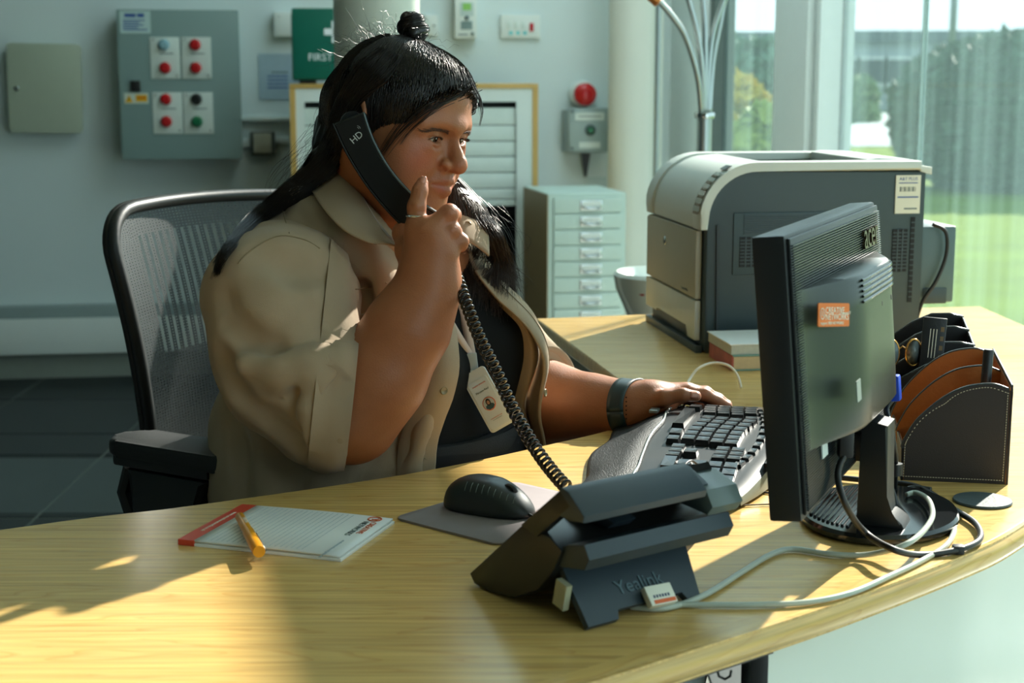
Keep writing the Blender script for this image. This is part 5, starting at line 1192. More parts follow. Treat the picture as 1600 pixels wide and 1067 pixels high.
# ------------------------------------------------------------------ the seated woman
HF = Fr((-.155, 2.155, 1.196), rotz(R(58)) @ roty(R(4)) @ rotx(R(14)), .985)
BF = Fr((-.215, 2.26, 0), rotz(R(54)))
woman = thing('person', 'dark haired woman in a beige overshirt holding a handset to her ear', 'person', BF.w((0, 0, 0)))
Pn = lambda u, v, y: np.array(P(u, v, y))
def face(sd, eyes=True):
    f = HF
    sd.e(f, (0, .010, .026), (.077, .092, .085), .03)
    sd.e(f, (0, -.030, -.022), (.066, .064, .082), .03)
    sd.e(f, (0, -.044, .048), (.063, .046, .050), .03)
    sd.c(f, (0, .0, -.058), (0, -.052, -.080), .056, .036, .03)
    for x in (-1, 1):
        sd.e(f, (x*.043, -.047, -.030), (.032, .033, .036), .028)
        sd.e(f, (x*.040, -.035, -.064), (.032, .036, .030), .03)
        sd.c(f, (x*.048, -.071, .0175), (x*.010, -.0895, .0175), .0105, .0105, .018)
    sd.e(f, (0, -.079, -.096), (.021, .018, .017), .022)
    sd.e(f, (0, -.030, -.104), (.048, .052, .026), .03)
    sd.e(f, (0, -.077, -.052), (.030, .023, .026), .02)
    sd.c(f, (0, -.087, .012), (0, -.109, -.024), .0078, .0108, .010)
    sd.e(f, (0, -.1115, -.0310), (.0130, .0120, .0112), .008)
    for x in (-1, 1):
        sd.e(f, (x*.0178, -.0985, -.0335), (.0096, .0120, .0098), .004)
        sd.e(f, (x*.031, -.101, .002), (.021, .017, .011), .016, 's')
        sd.e(f, (x*.031, -.0735, .0005), (.0155, .0155, .0150), .006)
        sd.e(f, (x*.031, -.0755, -.0105), (.017, .014, .009), .010)
        sd.e(f, (x*.0315, -.092, -.0014), (.0142, .012, .0044), .0022, 's', roty(R(-x*5)))
        sd.e(f, (x*.0090, -.110, -.0430), (.0052, .0068, .0044), .003, 's')
        sd.c(f, (x*.0225, -.1025, -.038), (x*.038, -.0915, -.060), .0024, .0015, .010, 's')
        sd.c(f, (x*.0245, -.0895, -.0600), (x*.0045, -.1000, -.0545), .0040, .0068, .005)
        sd.c(f, (x*.021, -.0890, -.0650), (0, -.0985, -.0690), .0048, .0086, .005)
        sd.c(f, (x*.0265, -.0935, -.0622), (0, -.1085, -.0612), .0016, .0018, .0030, 's')
        sd.path(f, [(x*.0445, -.0815, -.0005), (x*.039, -.0905, .0062), (x*.031, -.0925, .0078), (x*.021, -.0895, .0052)], [.0009]*4, .0035, 's')
        sd.path(f, [(x*.043, -.083, -.0085), (x*.032, -.0915, -.0120), (x*.020, -.0905, -.0095)], [.0008]*3, .0045, 's')
        sd.path(f, [(x*.0235, -.0985, -.0225), (x*.0275, -.0955, -.0320), (x*.0245, -.0960, -.0420)], [.0012]*3, .0045, 's')
        # ear
        Me = rotx(R(-12)) @ rotz(R(x*22))
        sd.e(f, (x*.079, .016, .004), (.0085, .021, .033), .006, rot=Me); sd.e(f, (x*.084, .012, .002), (.006, .011, .018), .006, 's', Me)
    return sd
def w2(v): return tuple(float(x) for x in v)
# joints
SR = BF.w((-.172, .005, .985)); ER = Pn(548, 648, 1.985); WR = Pn(675, 440, 1.985)
SL = BF.w((.150, .005, .955)); EL = Pn(838, 630, 2.36); WL = Pn(990, 637, 2.25)
def arms_hands(sd):
    f = WF
    sd.path(f, [SR, Pn(470, 540, 2.03), ER], [.06, .062, .058], .03)
    sd.path(f, [ER, Pn(592, 588, 1.985), Pn(640, 508, 1.985), Pn(667, 455, 1.985), Pn(672, 432, 1.985)], [.060, .0585, .050, .036, .033], .03)
    # right hand: palm seen from its back, fingers round the handset
    palm = Pn(668, 402, 1.985)
    for (a, ra, b, rb) in ((Pn(660, 435, 1.985), .028, Pn(652, 362, 1.984), .0165), (Pn(668, 435, 1.983), .030, Pn(670, 362, 1.975), .0175), (Pn(678, 432, 1.984), .028, Pn(685, 376, 1.974), .0165), (Pn(685, 430, 1.986), .024, Pn(696, 396, 1.978), .0150)):
        sd.c(f, a, b, ra, rb, .016)
    sd.path(f, [Pn(650, 362, 1.985), Pn(651, 322, 1.988), Pn(656, 299, 1.992), Pn(660, 285, 1.997)], [.0145, .0108, .0092, .0076], .008)
    sd.path(f, [Pn(670, 360, 1.976), Pn(702, 333, 1.982), Pn(708, 336, 2.004), Pn(700, 349, 2.026)], [.0150, .0115, .0100, .0085], .006)
    sd.path(f, [Pn(684, 375, 1.975), Pn(706, 360, 1.981), Pn(710, 363, 2.003), Pn(700, 371, 2.022)], [.0145, .0112, .0095, .0082], .006)
    sd.path(f, [Pn(695, 394, 1.978), Pn(720, 377, 1.986), Pn(720, 382, 2.006), Pn(708, 390, 2.020)], [.0130, .0098, .0085, .0075], .006)
    sd.path(f, [Pn(655, 425, 1.995), Pn(637, 392, 2.008), Pn(629, 364, 2.030), Pn(634, 346, 2.052)], [.019, .0145, .0115, .0085], .012)
    for (u, v, y, r) in ((651, 322, 1.978, .0035), (702, 333, 1.972, .004), (706, 360, 1.971, .004)): sd.e(f, Pn(u, v, y), (r, r, r), .006)
    # left arm and hand resting on the keyboard
    sd.path(f, [SL, (SL+EL)/2+np.array((.01, 0, 0)), EL], [.06, .064, .056], .03)
    sd.path(f, [EL, Pn(872, 632, 2.335), Pn(930, 637, 2.29), Pn(975, 637, 2.26), WL], [.056, .0545, .045, .0335, .0300], .03)
    sd.path(f, [WL, Pn(1018, 626, 2.250)], [.029, .030], .02)
    for (a, ra, b, rb) in ((Pn(1015, 626, 2.245), .024, Pn(1072, 612, 2.262), .0130), (Pn(1015, 626, 2.255), .024, Pn(1074, 611, 2.282), .0130), (Pn(1012, 630, 2.265), .024, Pn(1068, 614, 2.302), .0125), (Pn(1010, 636, 2.27), .022, Pn(1058, 620, 2.318), .0115)):
        sd.c(f, a, b, ra, rb, .014)
    sd.e(f, Pn(1020, 640, 2.240), (.026, .016, .019), .02)
    sd.path(f, [Pn(1072, 612, 2.262), Pn(1100, 616, 2.265), Pn(1121, 627, 2.270), Pn(1137, 634, 2.275)], [.0125, .0098, .0085, .0070], .006)
    sd.path(f, [Pn(1075, 612, 2.284), Pn(1102, 614, 2.290), Pn(1122, 624, 2.296), Pn(1137, 632, 2.300)], [.0125, .0100, .0086, .0072], .006)
    sd.path(f, [Pn(1068, 614, 2.304), Pn(1094, 618, 2.312), Pn(1112, 628, 2.318), Pn(1124, 636, 2.322)], [.0120, .0095, .0082, .0070], .006)
    sd.path(f, [Pn(1058, 620, 2.320), Pn(1080, 624, 2.330), Pn(1094, 632, 2.336), Pn(1104, 638, 2.340)], [.0110, .0085, .0075, .0064], .006)
    sd.path(f, [Pn(1010, 632, 2.236), Pn(1038, 622, 2.216), Pn(1066, 617, 2.212), Pn(1087, 619, 2.216)], [.0185, .0120, .0098, .0084], .006)
body = Sdf(); face(body)
body.c(WF, HF.w((0, .020, -.055)), BF.w((0, -.005, 1.055)), .058, .068, .03)
body.c(WF, BF.w((0, .0, 1.06)), BF.w((0, 0, .60)), .085, .10, .05)
body.c(WF, BF.w((0, -.01, 1.03)), SR, .06, .055, .04); body.c(WF, BF.w((0, -.01, 1.03)), SL, .06, .055, .04)
arms_hands(body)
body.e(BF, (0, -.070, 1.00), (.12, .085, .075), .05)
for s_ in (-1, 1): body.path(BF, [(s_*.11, .02, .56), (s_*.12, -.40, .54), (s_*.12, -.40, .12), (s_*.12, -.50, .06)], [.085, .06, .045, .03], .03)
bPT, bQ = body.mesh(.0021)
skin = skin_mat(); bo_ = np_obj('body', bPT, bQ, skin, woman, relax=1)
hw_ = lambda *p: HF.w(p)
blobs = [(hw_(x*.046, -.074, -.028), .040, (172, 84, 66), .55) for x in (-1, 1)]
blobs += [(hw_(0, -.120, -.032), .020, (178, 96, 72), .35)]
for t in np.linspace(-1, 1, 13):
    ax_ = abs(t); blobs += [(hw_(t*.0235, -.0900-.0115*(1-ax_**2), -.0590+.0055*(1-ax_)), .0080, (150, 74, 66), .55), (hw_(t*.020, -.0900-.0100*(1-ax_**2), -.0650-.004*(1-ax_)), .0098, (168, 88, 78), .55)]
for x in (-1, 1):
    blobs += [(hw_(x*.031, -.090, .009), .015, (132, 82, 60), .30), (hw_(x*.031, -.088, -.0105), .014, (140, 86, 66), .25)]
tips = [Pn(660, 285, 1.99), Pn(706, 345, 2.01), Pn(1137, 634, 2.27), Pn(1090, 621, 2.225), Pn(702, 333, 1.975), Pn(706, 360, 1.975)]
blobs += [(p, .020, (186, 116, 92), .5) for p in tips]
PTr = np.empty(len(bo_.data.vertices)*3, np.float32); bo_.data.vertices.foreach_get('co', PTr); paint(bo_, PTr.reshape(-1, 3), (162, 102, 68), blobs)
def inf(sd, dlt): return lambda X, d: d-dlt
# nails
m_nail = mat('nail', (206, 140, 118), .22, spec=.5)
def nail(c, t, n, L_, w_):
    t = np.array(t)/np.linalg.norm(t); n = np.array(n)-np.dot(n, t)*t; n /= np.linalg.norm(n); b = np.cross(n, t)
    rows_ = []
    for i in range(7):
        a = -1+i/3; hw = w_*math.sqrt(max(.05, 1-.55*max(0, a)**3-.35*max(0, -a)**2))
        rows_.append([tuple(c+t*a*L_+b*hw*q+n*(.0012-.0022*q*q)) for q in (-1, -.5, 0, .5, 1)])
    o = MB().grid(rows_).build('nail', m_nail, woman, smooth=True, world=True); md = o.modifiers.new('thick', 'SOLIDIFY'); md.thickness = .0006
h_ = body.hit(1086, 617); nail(h_, Pn(1096, 617, 2.216)-Pn(1076, 615, 2.212), body.nrm(h_), .0068, .0056)
h_ = body.hit(661.5, 281); nail(h_, Pn(662, 280, 1.997)-Pn(657, 296, 1.992), body.nrm(h_), .0050, .0046)
# eyes, brows, lashes
m_eye = mat('eye_white', (186, 174, 162), .12, var=.02, coat=.5); m_iris = mat('brown_iris', (46, 26, 16), .15, coat=.5); m_pup = mat('pupil', (4, 4, 4), .08)
gaze = np.array((.10, -1, -.22)); gaze /= np.linalg.norm(gaze)
for x in (-1, 1):
    c = HF.w((x*.031, -.0735, .0005)); q_ = Vector(HF.M @ gaze).to_track_quat('Z', 'Y').to_matrix().to_4x4()
    M = Matrix.Translation(Vector(c)) @ q_; r = .0126
    e_ = MB().lathe([(r*math.sin(a), r*math.cos(a)) for a in np.linspace(0, math.pi, 22)], 32, M=M).build('eyeball', m_eye, woman, smooth=True, world=True)
    MB().lathe([(.0059*t, math.sqrt(r*r-(.0059*t)**2)+.0003) for t in (0, .25, .5, .75, 1)], 28, M=M).build('iris', m_iris, e_, smooth=True, world=True)
    MB().lathe([(.0026*t, math.sqrt(r*r-(.0026*t)**2)+.0005) for t in (0, .5, 1)], 20, M=M).build('pupil', m_pup, e_, smooth=True, world=True)
    MB().lathe([(0, .0001), (.0011, 0)], 10, M=M @ Matrix.Translation((-.002, .003, r+.0002))).build('painted_glint', mat('glint_white', (236, 236, 230), .05), e_, world=True)  # catchlight drawn as a pale disc on the eye
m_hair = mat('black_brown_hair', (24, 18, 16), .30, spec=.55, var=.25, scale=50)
def strands(name, paths, r0, parent, tip=.15, m=None, nside=3, stuff=True):
    """hair as fine tapering three sided tubes; paths: array (n, k, 3)"""
    A = np.asarray(paths, float); n, k, _ = A.shape; T = np.gradient(A, axis=1); T /= np.maximum(1e-9, np.linalg.norm(T, axis=2))[..., None]
    ref = np.where(np.abs(T[..., 2:3]) > .9, np.array([1., 0, 0]), np.array([0, 0, 1.])); U = np.cross(T, ref); U /= np.maximum(1e-9, np.linalg.norm(U, axis=2))[..., None]; Wv = np.cross(T, U)
    t = np.linspace(0, 1, k); rad = (np.asarray(r0).reshape(-1, 1) if np.ndim(r0) else r0)*(1-(1-tip)*t**2)[None]
    rad = np.broadcast_to(rad, (n, k)); an = np.arange(nside)*2*math.pi/nside
    V = A[:, :, None]+rad[..., None, None]*(np.cos(an)[None, None, :, None]*U[:, :, None]+np.sin(an)[None, None, :, None]*Wv[:, :, None])
    base = (np.arange(n)[:, None, None]*k+np.arange(k-1)[None, :, None])*nside; a = np.arange(nside)[None, None]; b = (a+1) % nside
    Q = np.stack([base+a, base+b, base+nside+b, base+nside+a], -1).reshape(-1, 4)
    o = np_obj(name, V.reshape(-1, 3), Q, m or m_hair, parent)
    if stuff: o['kind'] = 'stuff'
    return o
def on_head(q, off=.0008):                                    # nearest point of the head to q
    q = np.array(q, float)
    for _ in range(4): q = q-body.nrm(q)*(body.ev(q[None], body.near(q))[0]-off)*.9
    return q
hr = np.random.default_rng(5)
for x in (-1, 1):
    bro = []
    for i in range(150):
        t = hr.random(); xx = x*(.014+.038*t); z0 = .0120+.0040*t-.0045*max(0, t-.75)/.25+hr.uniform(-.0040, .0040)*(1-.55*t)
        p0 = on_head(HF.w((xx, -.092+.02*t*t, z0))); p1 = on_head(HF.w((xx+x*.006, -.090+.02*t*t, z0+.0018*(1-2*t)+.0008)), .0012)
        bro.append([p0, (p0+p1)/2+HF.M @ np.array((0, -.0006, 0)), p1])
    strands('eyebrow', bro, .00030, woman, m=mat('brow_hair', (84, 54, 38), .7))
    las = []
    for i in range(46):
        t = -1+2*i/45; c = np.array((x*.0315+t*.0132, -.0735-.0137*math.sqrt(max(.05, 1-(t*.72)**2)), -.0012+.0044*(1-t*t)))
        las.append([HF.w(c), HF.w(c+np.array((x*.001+t*.0012, -.0034, -.0003))), HF.w(c+np.array((x*.002+t*.0026, -.0062, .0018)))])
    strands('eyelashes', las, .00026, woman, tip=.2)
# ------------------------------------------------------------------ clothes
def torso(sd, g=0., drape=False):
    f = BF
    sd.e(f, (0, .0, .55), (.235+g, .20+g, .17+g), .06)
    sd.e(f, (0, -.030, .70), (.222+g, .200+g, .19+g), .08)
    sd.e(f, (0, -.01, .90), (.205+g, .160+g, .19+g), .08)
    sd.e(f, (0, .045, .965), (.165+g, .115+g, .12+g), .06)
    for x in (-1, 1):
        sd.e(f, (x*.085, -.128, .862), (.095+g, .088+g, .092+g), .04)
        sd.c(f, (0, .03, 1.010), (x*(.165 if x < 0 else .14), .005, .985), .058+g, .060+g, .05)
    return sd
def hemcut(zc, up=True, slope=0.):
    def f(X, d):
        L_ = BF.l(X); z = L_[:, 2]-zc-slope*L_[:, 0]
        return np.maximum(d, -z if up else z)
    return f
tee = torso(Sdf(), -.004); tee.e(HF, (0, .0, -.10), (.055, .05, .06), .01, 's')
tee.c(WF, HF.w((0, .005, -.02)), BF.w((0, -.055, 1.075)), .072, .082, .012, 's')
tee.post.append(hemcut(.752))
def wav(X, a, f, ax): return a*np.sin(X @ np.array(ax)*f)
tee.post.append(lambda X, d: d+wav(X, .0012, 55, (.5, .3, 1))+wav(X, .0010, 80, (-.6, .2, .9)))
m_tee = mat('black_jersey', (18, 20, 22), .85, spec=.2, bump=.3, bscale=1100)
tP, tQ = tee.mesh(.0045); np_obj('tee_shirt', tP, tQ, m_tee, woman, relax=1)
tro = Sdf(); torso(tro, .004)
for s_ in (-1, 1): tro.path(BF, [(s_*.115, .0, .56), (s_*.13, -.40, .56), (s_*.13, -.42, .50), (s_*.125, -.42, .09)], [.125, .092, .088, .062], .05)
tro.post.append(lambda X, d: np.maximum(d, np.where(BF.l(X)[:, 1] > -.30, BF.l(X)[:, 2]-.757, BF.l(X)[:, 2]-.665)))
tro.post.append(lambda X, d: np.maximum(d, .10-X[:, 2])+wav(X, .0016, 60, (.2, .5, 1)))
trP, trQ = tro.mesh(.006); np_obj('trousers', trP, trQ, mat('charcoal_trousers', (40, 40, 43), .85, spec=.2, bump=.4, bscale=800), woman, relax=1)
wb = []
for i in range(61):
    a = R(-80+160*i/60); c = BF.w((.0, -.03, .748)); d = BF.M @ np.array((math.sin(a), -math.cos(a), 0)); t = .12
    for _ in range(60): 
        v = tro.ev((c+d*t)[None], post=False)[0]
        if v > -.0005: break
        t += max(.0005, -v*.6)
    wb.append([tuple(c+d*(t+.003)+np.array((0, 0, z))) for z in (-.030, -.012, .008)])
o = MB().grid(wb).build('waistband', mat('ribbed_waistband', (32, 32, 35), .8, bump=.5, bscale=500), woman, smooth=True, world=True); md = o.modifiers.new('thick', 'SOLIDIFY'); md.thickness = .004
for s_ in (-1, 1):
    shf = Sdf().c(BF, (s_*.125, -.40, .07), (s_*.13, -.56, .045), .045, .038, .03); shf.post.append(lambda X, d: np.maximum(d, .012-X[:, 2]))
    a, b = shf.mesh(.008); np_obj('shoe', a, b, mat('black_shoe', (24, 24, 26), .5), woman, relax=1)
# overshirt: body of the shirt with the front left open, and two rolled sleeves
ZO = [.55, .73, .79, .85, .90, .94, 1.00, 1.06, 1.2]
def open_w(z): return np.interp(z, ZO, [.160, .134, .120, .112, .098, .075, .060, .058, .058])
sh_ = torso(Sdf(), .012)
sh_.e(BF, (0, .02, .70), (.244, .195, .26), .05)
sh_.e(BF, (-.15, -.03, .66), (.105, .15, .25), .05)
sh_.c(WF, HF.w((0, .012, -.03)), BF.w((0, -.02, 1.085)), .062, .072, .012, 's')
def opening(X, d):
    L_ = BF.l(X); g = np.maximum(np.abs(L_[:, 0])-open_w(L_[:, 2]), L_[:, 1]+.02)
    return np.maximum(d, -g)
slR = Sdf().path(WF, [SR, Pn(440, 475, 2.055), Pn(455, 565, 2.02), Pn(510, 628, 1.99)], [.082, .099, .094, .082], .04)
slR.c(WF, Pn(510, 628, 1.99), Pn(556, 612, 1.985), .082, .076, .03)
slL = Sdf().path(WF, [SL, (SL+EL)/2+np.array((.0, 0, .01)), EL, Pn(862, 622, 2.335)], [.066, .074, .072, .068], .03)
def fold(sd, pts, r, k, op, off=0., y0=1.6):
    q = []
    for u, v in pts:
        p = sd.hit(u, v, y0)
        if p is not None: q.append(p+sd.nrm(p)*off)
    return [(a, b, r, k, op) for a, b in zip(q, q[1:])]
def apply_folds(sd, fs):
    for a, b, r, k, op in fs: sd.c(WF, a, b, r, r, k, op)
fs = fold(sh_, [(500, 312), (535, 345), (566, 385), (590, 430), (604, 480)], 0.0132, .030, 'u', 0.0015)
fs += fold(sh_, [(482, 330), (518, 362), (552, 405), (572, 450), (580, 500)], 0.0037, .022, 's', 0.0025)
fs += fold(sh_, [(462, 318), (500, 342), (538, 378), (562, 420)], 0.0096, .026, 'u', 0.0015)
fs += fold(sh_, [(440, 316), (448, 340), (454, 362)], 0.0019, .005, 's', 0.0008)
fs += fold(sh_, [(640, 735), (656, 660), (664, 600)], 0.0096, .03, 'u', 0.0025)
fs += fold(sh_, [(560, 775), (585, 710), (612, 660)], 0.0050, .03, 's', 0.0019)
fs += fold(sh_, [(605, 755), (622, 700), (640, 640)], 0.0050, .03, 's', 0.0025)
fs += fold(sh_, [(362, 640), (374, 700), (380, 770)], 0.0063, .035, 's', 0.0039)
fs += fold(sh_, [(440, 720), (452, 750), (458, 780)], 0.0063, .04, 's', 0.0041)
apply_folds(sh_, fs)
fs = fold(slR, [(352, 508), (385, 536), (425, 550), (475, 550), (520, 540), (545, 526)], 0.0075, .016, 's', 0.0017)
fs += fold(slR, [(385, 570), (440, 582), (485, 576), (530, 556)], 0.0132, .028, 'u', 0.0005)
fs += fold(slR, [(352, 470), (380, 515), (425, 535)], 0.0050, .030, 's', 0.0033)
fs += fold(slR, [(462, 648), (470, 612), (485, 585), (508, 562)], 0.0050, .016, 's', 0.0019)
fs += fold(slR, [(478, 690), (482, 640), (498, 600), (520, 572)], 0.0120, .020, 'u', 0.0015)
fs += fold(slR, [(505, 690), (508, 650), (520, 610), (535, 585)], 0.0050, .014, 's', 0.0019)
fs += fold(slR, [(345, 560), (375, 620), (420, 660), (465, 688)], 0.0050, .030, 's', 0.0033)
fs += fold(slR, [(470, 668), (500, 676), (530, 676)], 0.0028, .008, 's', 0.0011)
fs += fold(slR, [(420, 400), (460, 420), (510, 425)], 0.0050, .04, 's', 0.0039)
apply_folds(slR, fs)
nR = np.array((.95, .1, -.12)); nR /= np.linalg.norm(nR); cR = Pn(545, 612, 1.985)
nL = (Pn(960, 637, 2.27)-Pn(850, 622, 2.345)); nL /= np.linalg.norm(nL); cL = Pn(856, 620, 2.34)
crease = lambda X, d: d+wav(X, .0022, 40, (.7, .2, .6))+wav(X, .0017, 66, (-.4, .5, .8))+wav(X, .0006, 150, (.6, .6, -.5))
sh_.post += [opening, crease]
def cutR(X, d):                                                # cuff plane, waved so that the rolled edge is not a straight slice
    return np.maximum(d, (X-cR) @ nR+.004*np.sin(X[:, 2]*70)+.003*np.sin(X[:, 1]*90))
slR.post += [crease, cutR]
slL.post += [crease, lambda X, d: np.maximum(d, (X-cL) @ nL)]
m_shirt = cloth('beige_twill', (170, 148, 122), .35, 1400)
sP, sQ = sh_.mesh(.0038); np_obj('overshirt', sP, sQ, m_shirt, woman, relax=2)
sP, sQ = slR.mesh(.0034); np_obj('sleeve', sP, sQ, m_shirt, woman, relax=1)
sP, sQ = slL.mesh(.0036); np_obj('sleeve', sP, sQ, m_shirt, woman, relax=1)
for pts in ([(372, 412), (384, 398), (410, 379), (440, 368), (475, 374), (500, 388)], [(440, 320), (446, 345), (452, 364)], [(556, 452), (580, 448), (604, 442)], [(560, 492), (590, 488)]):
    q = []
    for u, v in pts:
        c = [p for p in (sh_.hit(u, v), slR.hit(u, v)) if p is not None]
        if c: p = min(c, key=lambda p: p[1]); q.append(Vector(p)-Vector((0, .0006, 0)))
    if len(q) > 1: MB().tube(catmull(q, 5), .0009, 5).build('seam', mat('beige_thread', (140, 122, 94), .8), woman, smooth=True, world=True)
# rolled cuffs: a thick turned-back band round each sleeve end
def cuff(sd, c0, n, r0, r1, th_, name='cuff', wob=.004, fl=.0):
    n = Vector(n).normalized(); u = n.orthogonal().normalized(); w = n.cross(u); rows_ = []
    for i in range(49):
        a = 2*math.pi*i/48; d = np.array(u*math.cos(a)+w*math.sin(a)); out = []
        for ds in (r0, (r0+r1)/2, r1):
            p0 = np.array(c0)+np.array(n)*ds; t = .02
            for _ in range(60):
                v = sd(p0[None]+d[None]*t)[0]
                if v > -.0004: break
                t += max(.0005, -v*.7)
            out.append((p0, d, t))
        row = []
        for k, (p0, d_, t) in enumerate(out): row.append(tuple(p0+d_*(t+th_*(.4, 1.0, .55)[k]+wob*.3*math.sin(3*a+k))))
        p0, d_, t = out[2]; row.append(tuple(p0-np.array(n)*.004+d_*(t-.006)))
        rows_.append(row)
    o = MB().grid(rows_).build(name, m_shirt, woman, smooth=True, world=True); return o
pre = lambda sd: (lambda X: sd.ev(X, None, False))
cuff(pre(slR), cR-nR*.040, nR, -.004, .045, .0075); cuff(pre(slL), cL-nL*.040, nL, -.006, .044, .007)
# plackets along both edges of the opening, each a folded band standing off the shirt
def surf(x, z, off):                                            # point on the shirt front at body x, height z
    c = BF.w((x*.55, .0, z)); d = BF.M @ np.array((math.sin(x*1.9)*.9, -1, 0)); d /= np.linalg.norm(d); t = .1
    for _ in range(80):
        v = torso_out.ev((c+d*t)[None])[0]
        if v > -.0003: break
        t += max(.0004, -v*.7)
    return c+d*(t+off)
torso_out = torso(Sdf(), .013)
for sx in (-1, 1):
    rows_ = []
    for z in np.linspace(.985, .60, 36):
        w = float(open_w(z)); lift = .010*math.exp(-((z-.86)/.07)**2)+(.004 if sx < 0 else .020*max(0, min(1, (.90-z)/.12)))
        rows_.append([tuple(surf(sx*(w+dx), z, .003+lift*f)) for dx, f in ((.050, 0), (.036, .35), (.0345, .75), (.018, .95), (-.004, 1.15), (-.006, .9))])
    o = MB().grid(rows_).build('placket', m_shirt, woman, smooth=True, world=True); md = o.modifiers.new('thick', 'SOLIDIFY'); md.thickness = .0030; md.offset = -1
    q = [Vector(r[2]) for r in rows_]
    MB().tube([p+Vector(BF.M @ np.array((0, -.0006, 0))) for p in q], .0007, 5).build('seam', mat('beige_thread', (140, 122, 94), .8), woman, smooth=True, world=True)
    for z in ((.845, .745, .93) if sx < 0 else (.70, .80)):
        w = float(open_w(z)); lift = .010*math.exp(-((z-.86)/.07)**2)+(.004 if sx < 0 else .020*max(0, min(1, (.90-z)/.12)))
        a = surf(sx*(w+.014), z, .0045+lift); nrm_ = BF.M @ np.array((sx*.35, -1, .05)); M = Matrix.Translation(Vector(a)) @ Vector(nrm_).to_track_quat('Z', 'Y').to_matrix().to_4x4()
        MB().lathe([(0, .0010), (.0038, .0010), (.0046, .0024), (.0056, .0024), (.0060, .001), (.0058, 0)], 20, M=M).build('button', mat('horn_button', (150, 138, 104), .3), woman, smooth=True, world=True)
# collar: two leaves folded over a stand
def leaf(rows_, name='collar_leaf', th_=.0028):
    R2 = []
    for r in rows_: R2.append([tuple(p) for p in catmull(r, 4)])
    C2 = [[tuple(p) for p in catmull([R2[i][j] for i in range(len(R2))], 4)] for j in range(len(R2[0]))]
    o = MB().grid(C2).build(name, m_shirt, woman, smooth=True, world=True); md = o.modifiers.new('thick', 'SOLIDIFY'); md.thickness = th_; md.offset = 0; return o
Pv = lambda u, v, y: P(u, v, y)
leaf([[Pv(548, 262, 2.205), Pv(530, 262, 2.175), Pv(508, 285, 2.150), Pv(488, 300, 2.140)],
      [Pv(566, 296, 2.155), Pv(552, 300, 2.115), Pv(530, 320, 2.080), Pv(508, 330, 2.075)],
      [Pv(592, 336, 2.115), Pv(580, 340, 2.078), Pv(558, 355, 2.045), Pv(538, 360, 2.040)],
      [Pv(622, 374, 2.085), Pv(614, 376, 2.058), Pv(596, 378, 2.032), Pv(576, 379, 2.026)],
      [Pv(642, 390, 2.065), Pv(636, 388, 2.048), Pv(620, 384, 2.034), Pv(600, 379, 2.030)]])
leaf([[Pv(690, 312, 2.27), Pv(712, 312, 2.25), Pv(742, 330, 2.24), Pv(752, 340, 2.24)],
      [Pv(692, 340, 2.22), Pv(716, 336, 2.20), Pv(746, 352, 2.19), Pv(762, 362, 2.19)],
      [Pv(694, 372, 2.18), Pv(716, 372, 2.16), Pv(744, 384, 2.15), Pv(764, 400, 2.15)]])
Mb = Matrix.Translation(P(731, 352, 2.185)) @ Vector((-.2, -1, .1)).to_track_quat('Z', 'Y').to_matrix().to_4x4()
MB().lathe([(0, .001), (.0038, .001), (.005, .0024), (.006, .001), (.0058, 0)], 18, M=Mb).build('button', MATS['horn_button'], woman, smooth=True, world=True)
# wristband and ring
bp0, bp1 = Pn(974, 636, 2.262), Pn(996, 636, 2.247)
def band(sd, p0, p1, th_, m, name, n=48, rows=5, tmax=.05):
    ax_ = p1-p0; L_ = np.linalg.norm(ax_); ax_ = ax_/L_; u = np.cross(ax_, (0, 0, 1.)); u /= np.linalg.norm(u); w = np.cross(ax_, u); R_ = []
    for i in range(n+1):
        a = 2*math.pi*i/n; d = u*math.cos(a)+w*math.sin(a); row = []
        for k in range(rows):
            c = p0+ax_*L_*k/(rows-1); t = .004
            for _ in range(60):
                v = sd.ev((c+d*t)[None])[0]
                if v > -.0002 or t > tmax: break
                t += max(.0004, -v*.7)
            row.append(tuple(c+d*(t+.0006)))
        R_.append(row)
    o = MB().grid(R_).build(name, m, woman, smooth=True, world=True); md = o.modifiers.new('thick', 'SOLIDIFY'); md.thickness = th_; md.offset = 1; return o
wbnd = band(body, bp0, bp1, .0022, mat('dark_teal_rubber', (36, 54, 58), .4), 'wristband'); wbnd['label'] = 'dark teal rubber wristband'
for k in range(6):
    h_ = body.hit(979, 622+k*6.2)
    if h_ is not None: MB().lathe([(0, .0001), (.0012, 0)], 10, M=Matrix.Translation(Vector(h_+body.nrm(h_)*.0030)) @ Vector(body.nrm(h_)).to_track_quat('Z', 'Y').to_matrix().to_4x4()).build('hole', mat('black_hole', (4, 4, 4), .9), wbnd, world=True)
rng_a, rng_b = Pn(650.5, 340, 1.9865), Pn(650.7, 336.5, 1.9867)
m_silver = mat('silver', (214, 214, 210), .18, metal=1)
rg_ = band(body, rng_a, rng_b, .0010, m_silver, 'ring', rows=2, tmax=.0118); rg_['label'] = 'thin silver ring'
h_ = body.hit(640, 338)
if h_ is not None: MB().box(-.0014, .0014, -.0012, .0012, -.0012, .0012, .0004, 1, M=Matrix.Translation(Vector(h_+body.nrm(h_)*.0012))).build('stone', m_silver, rg_, world=True)
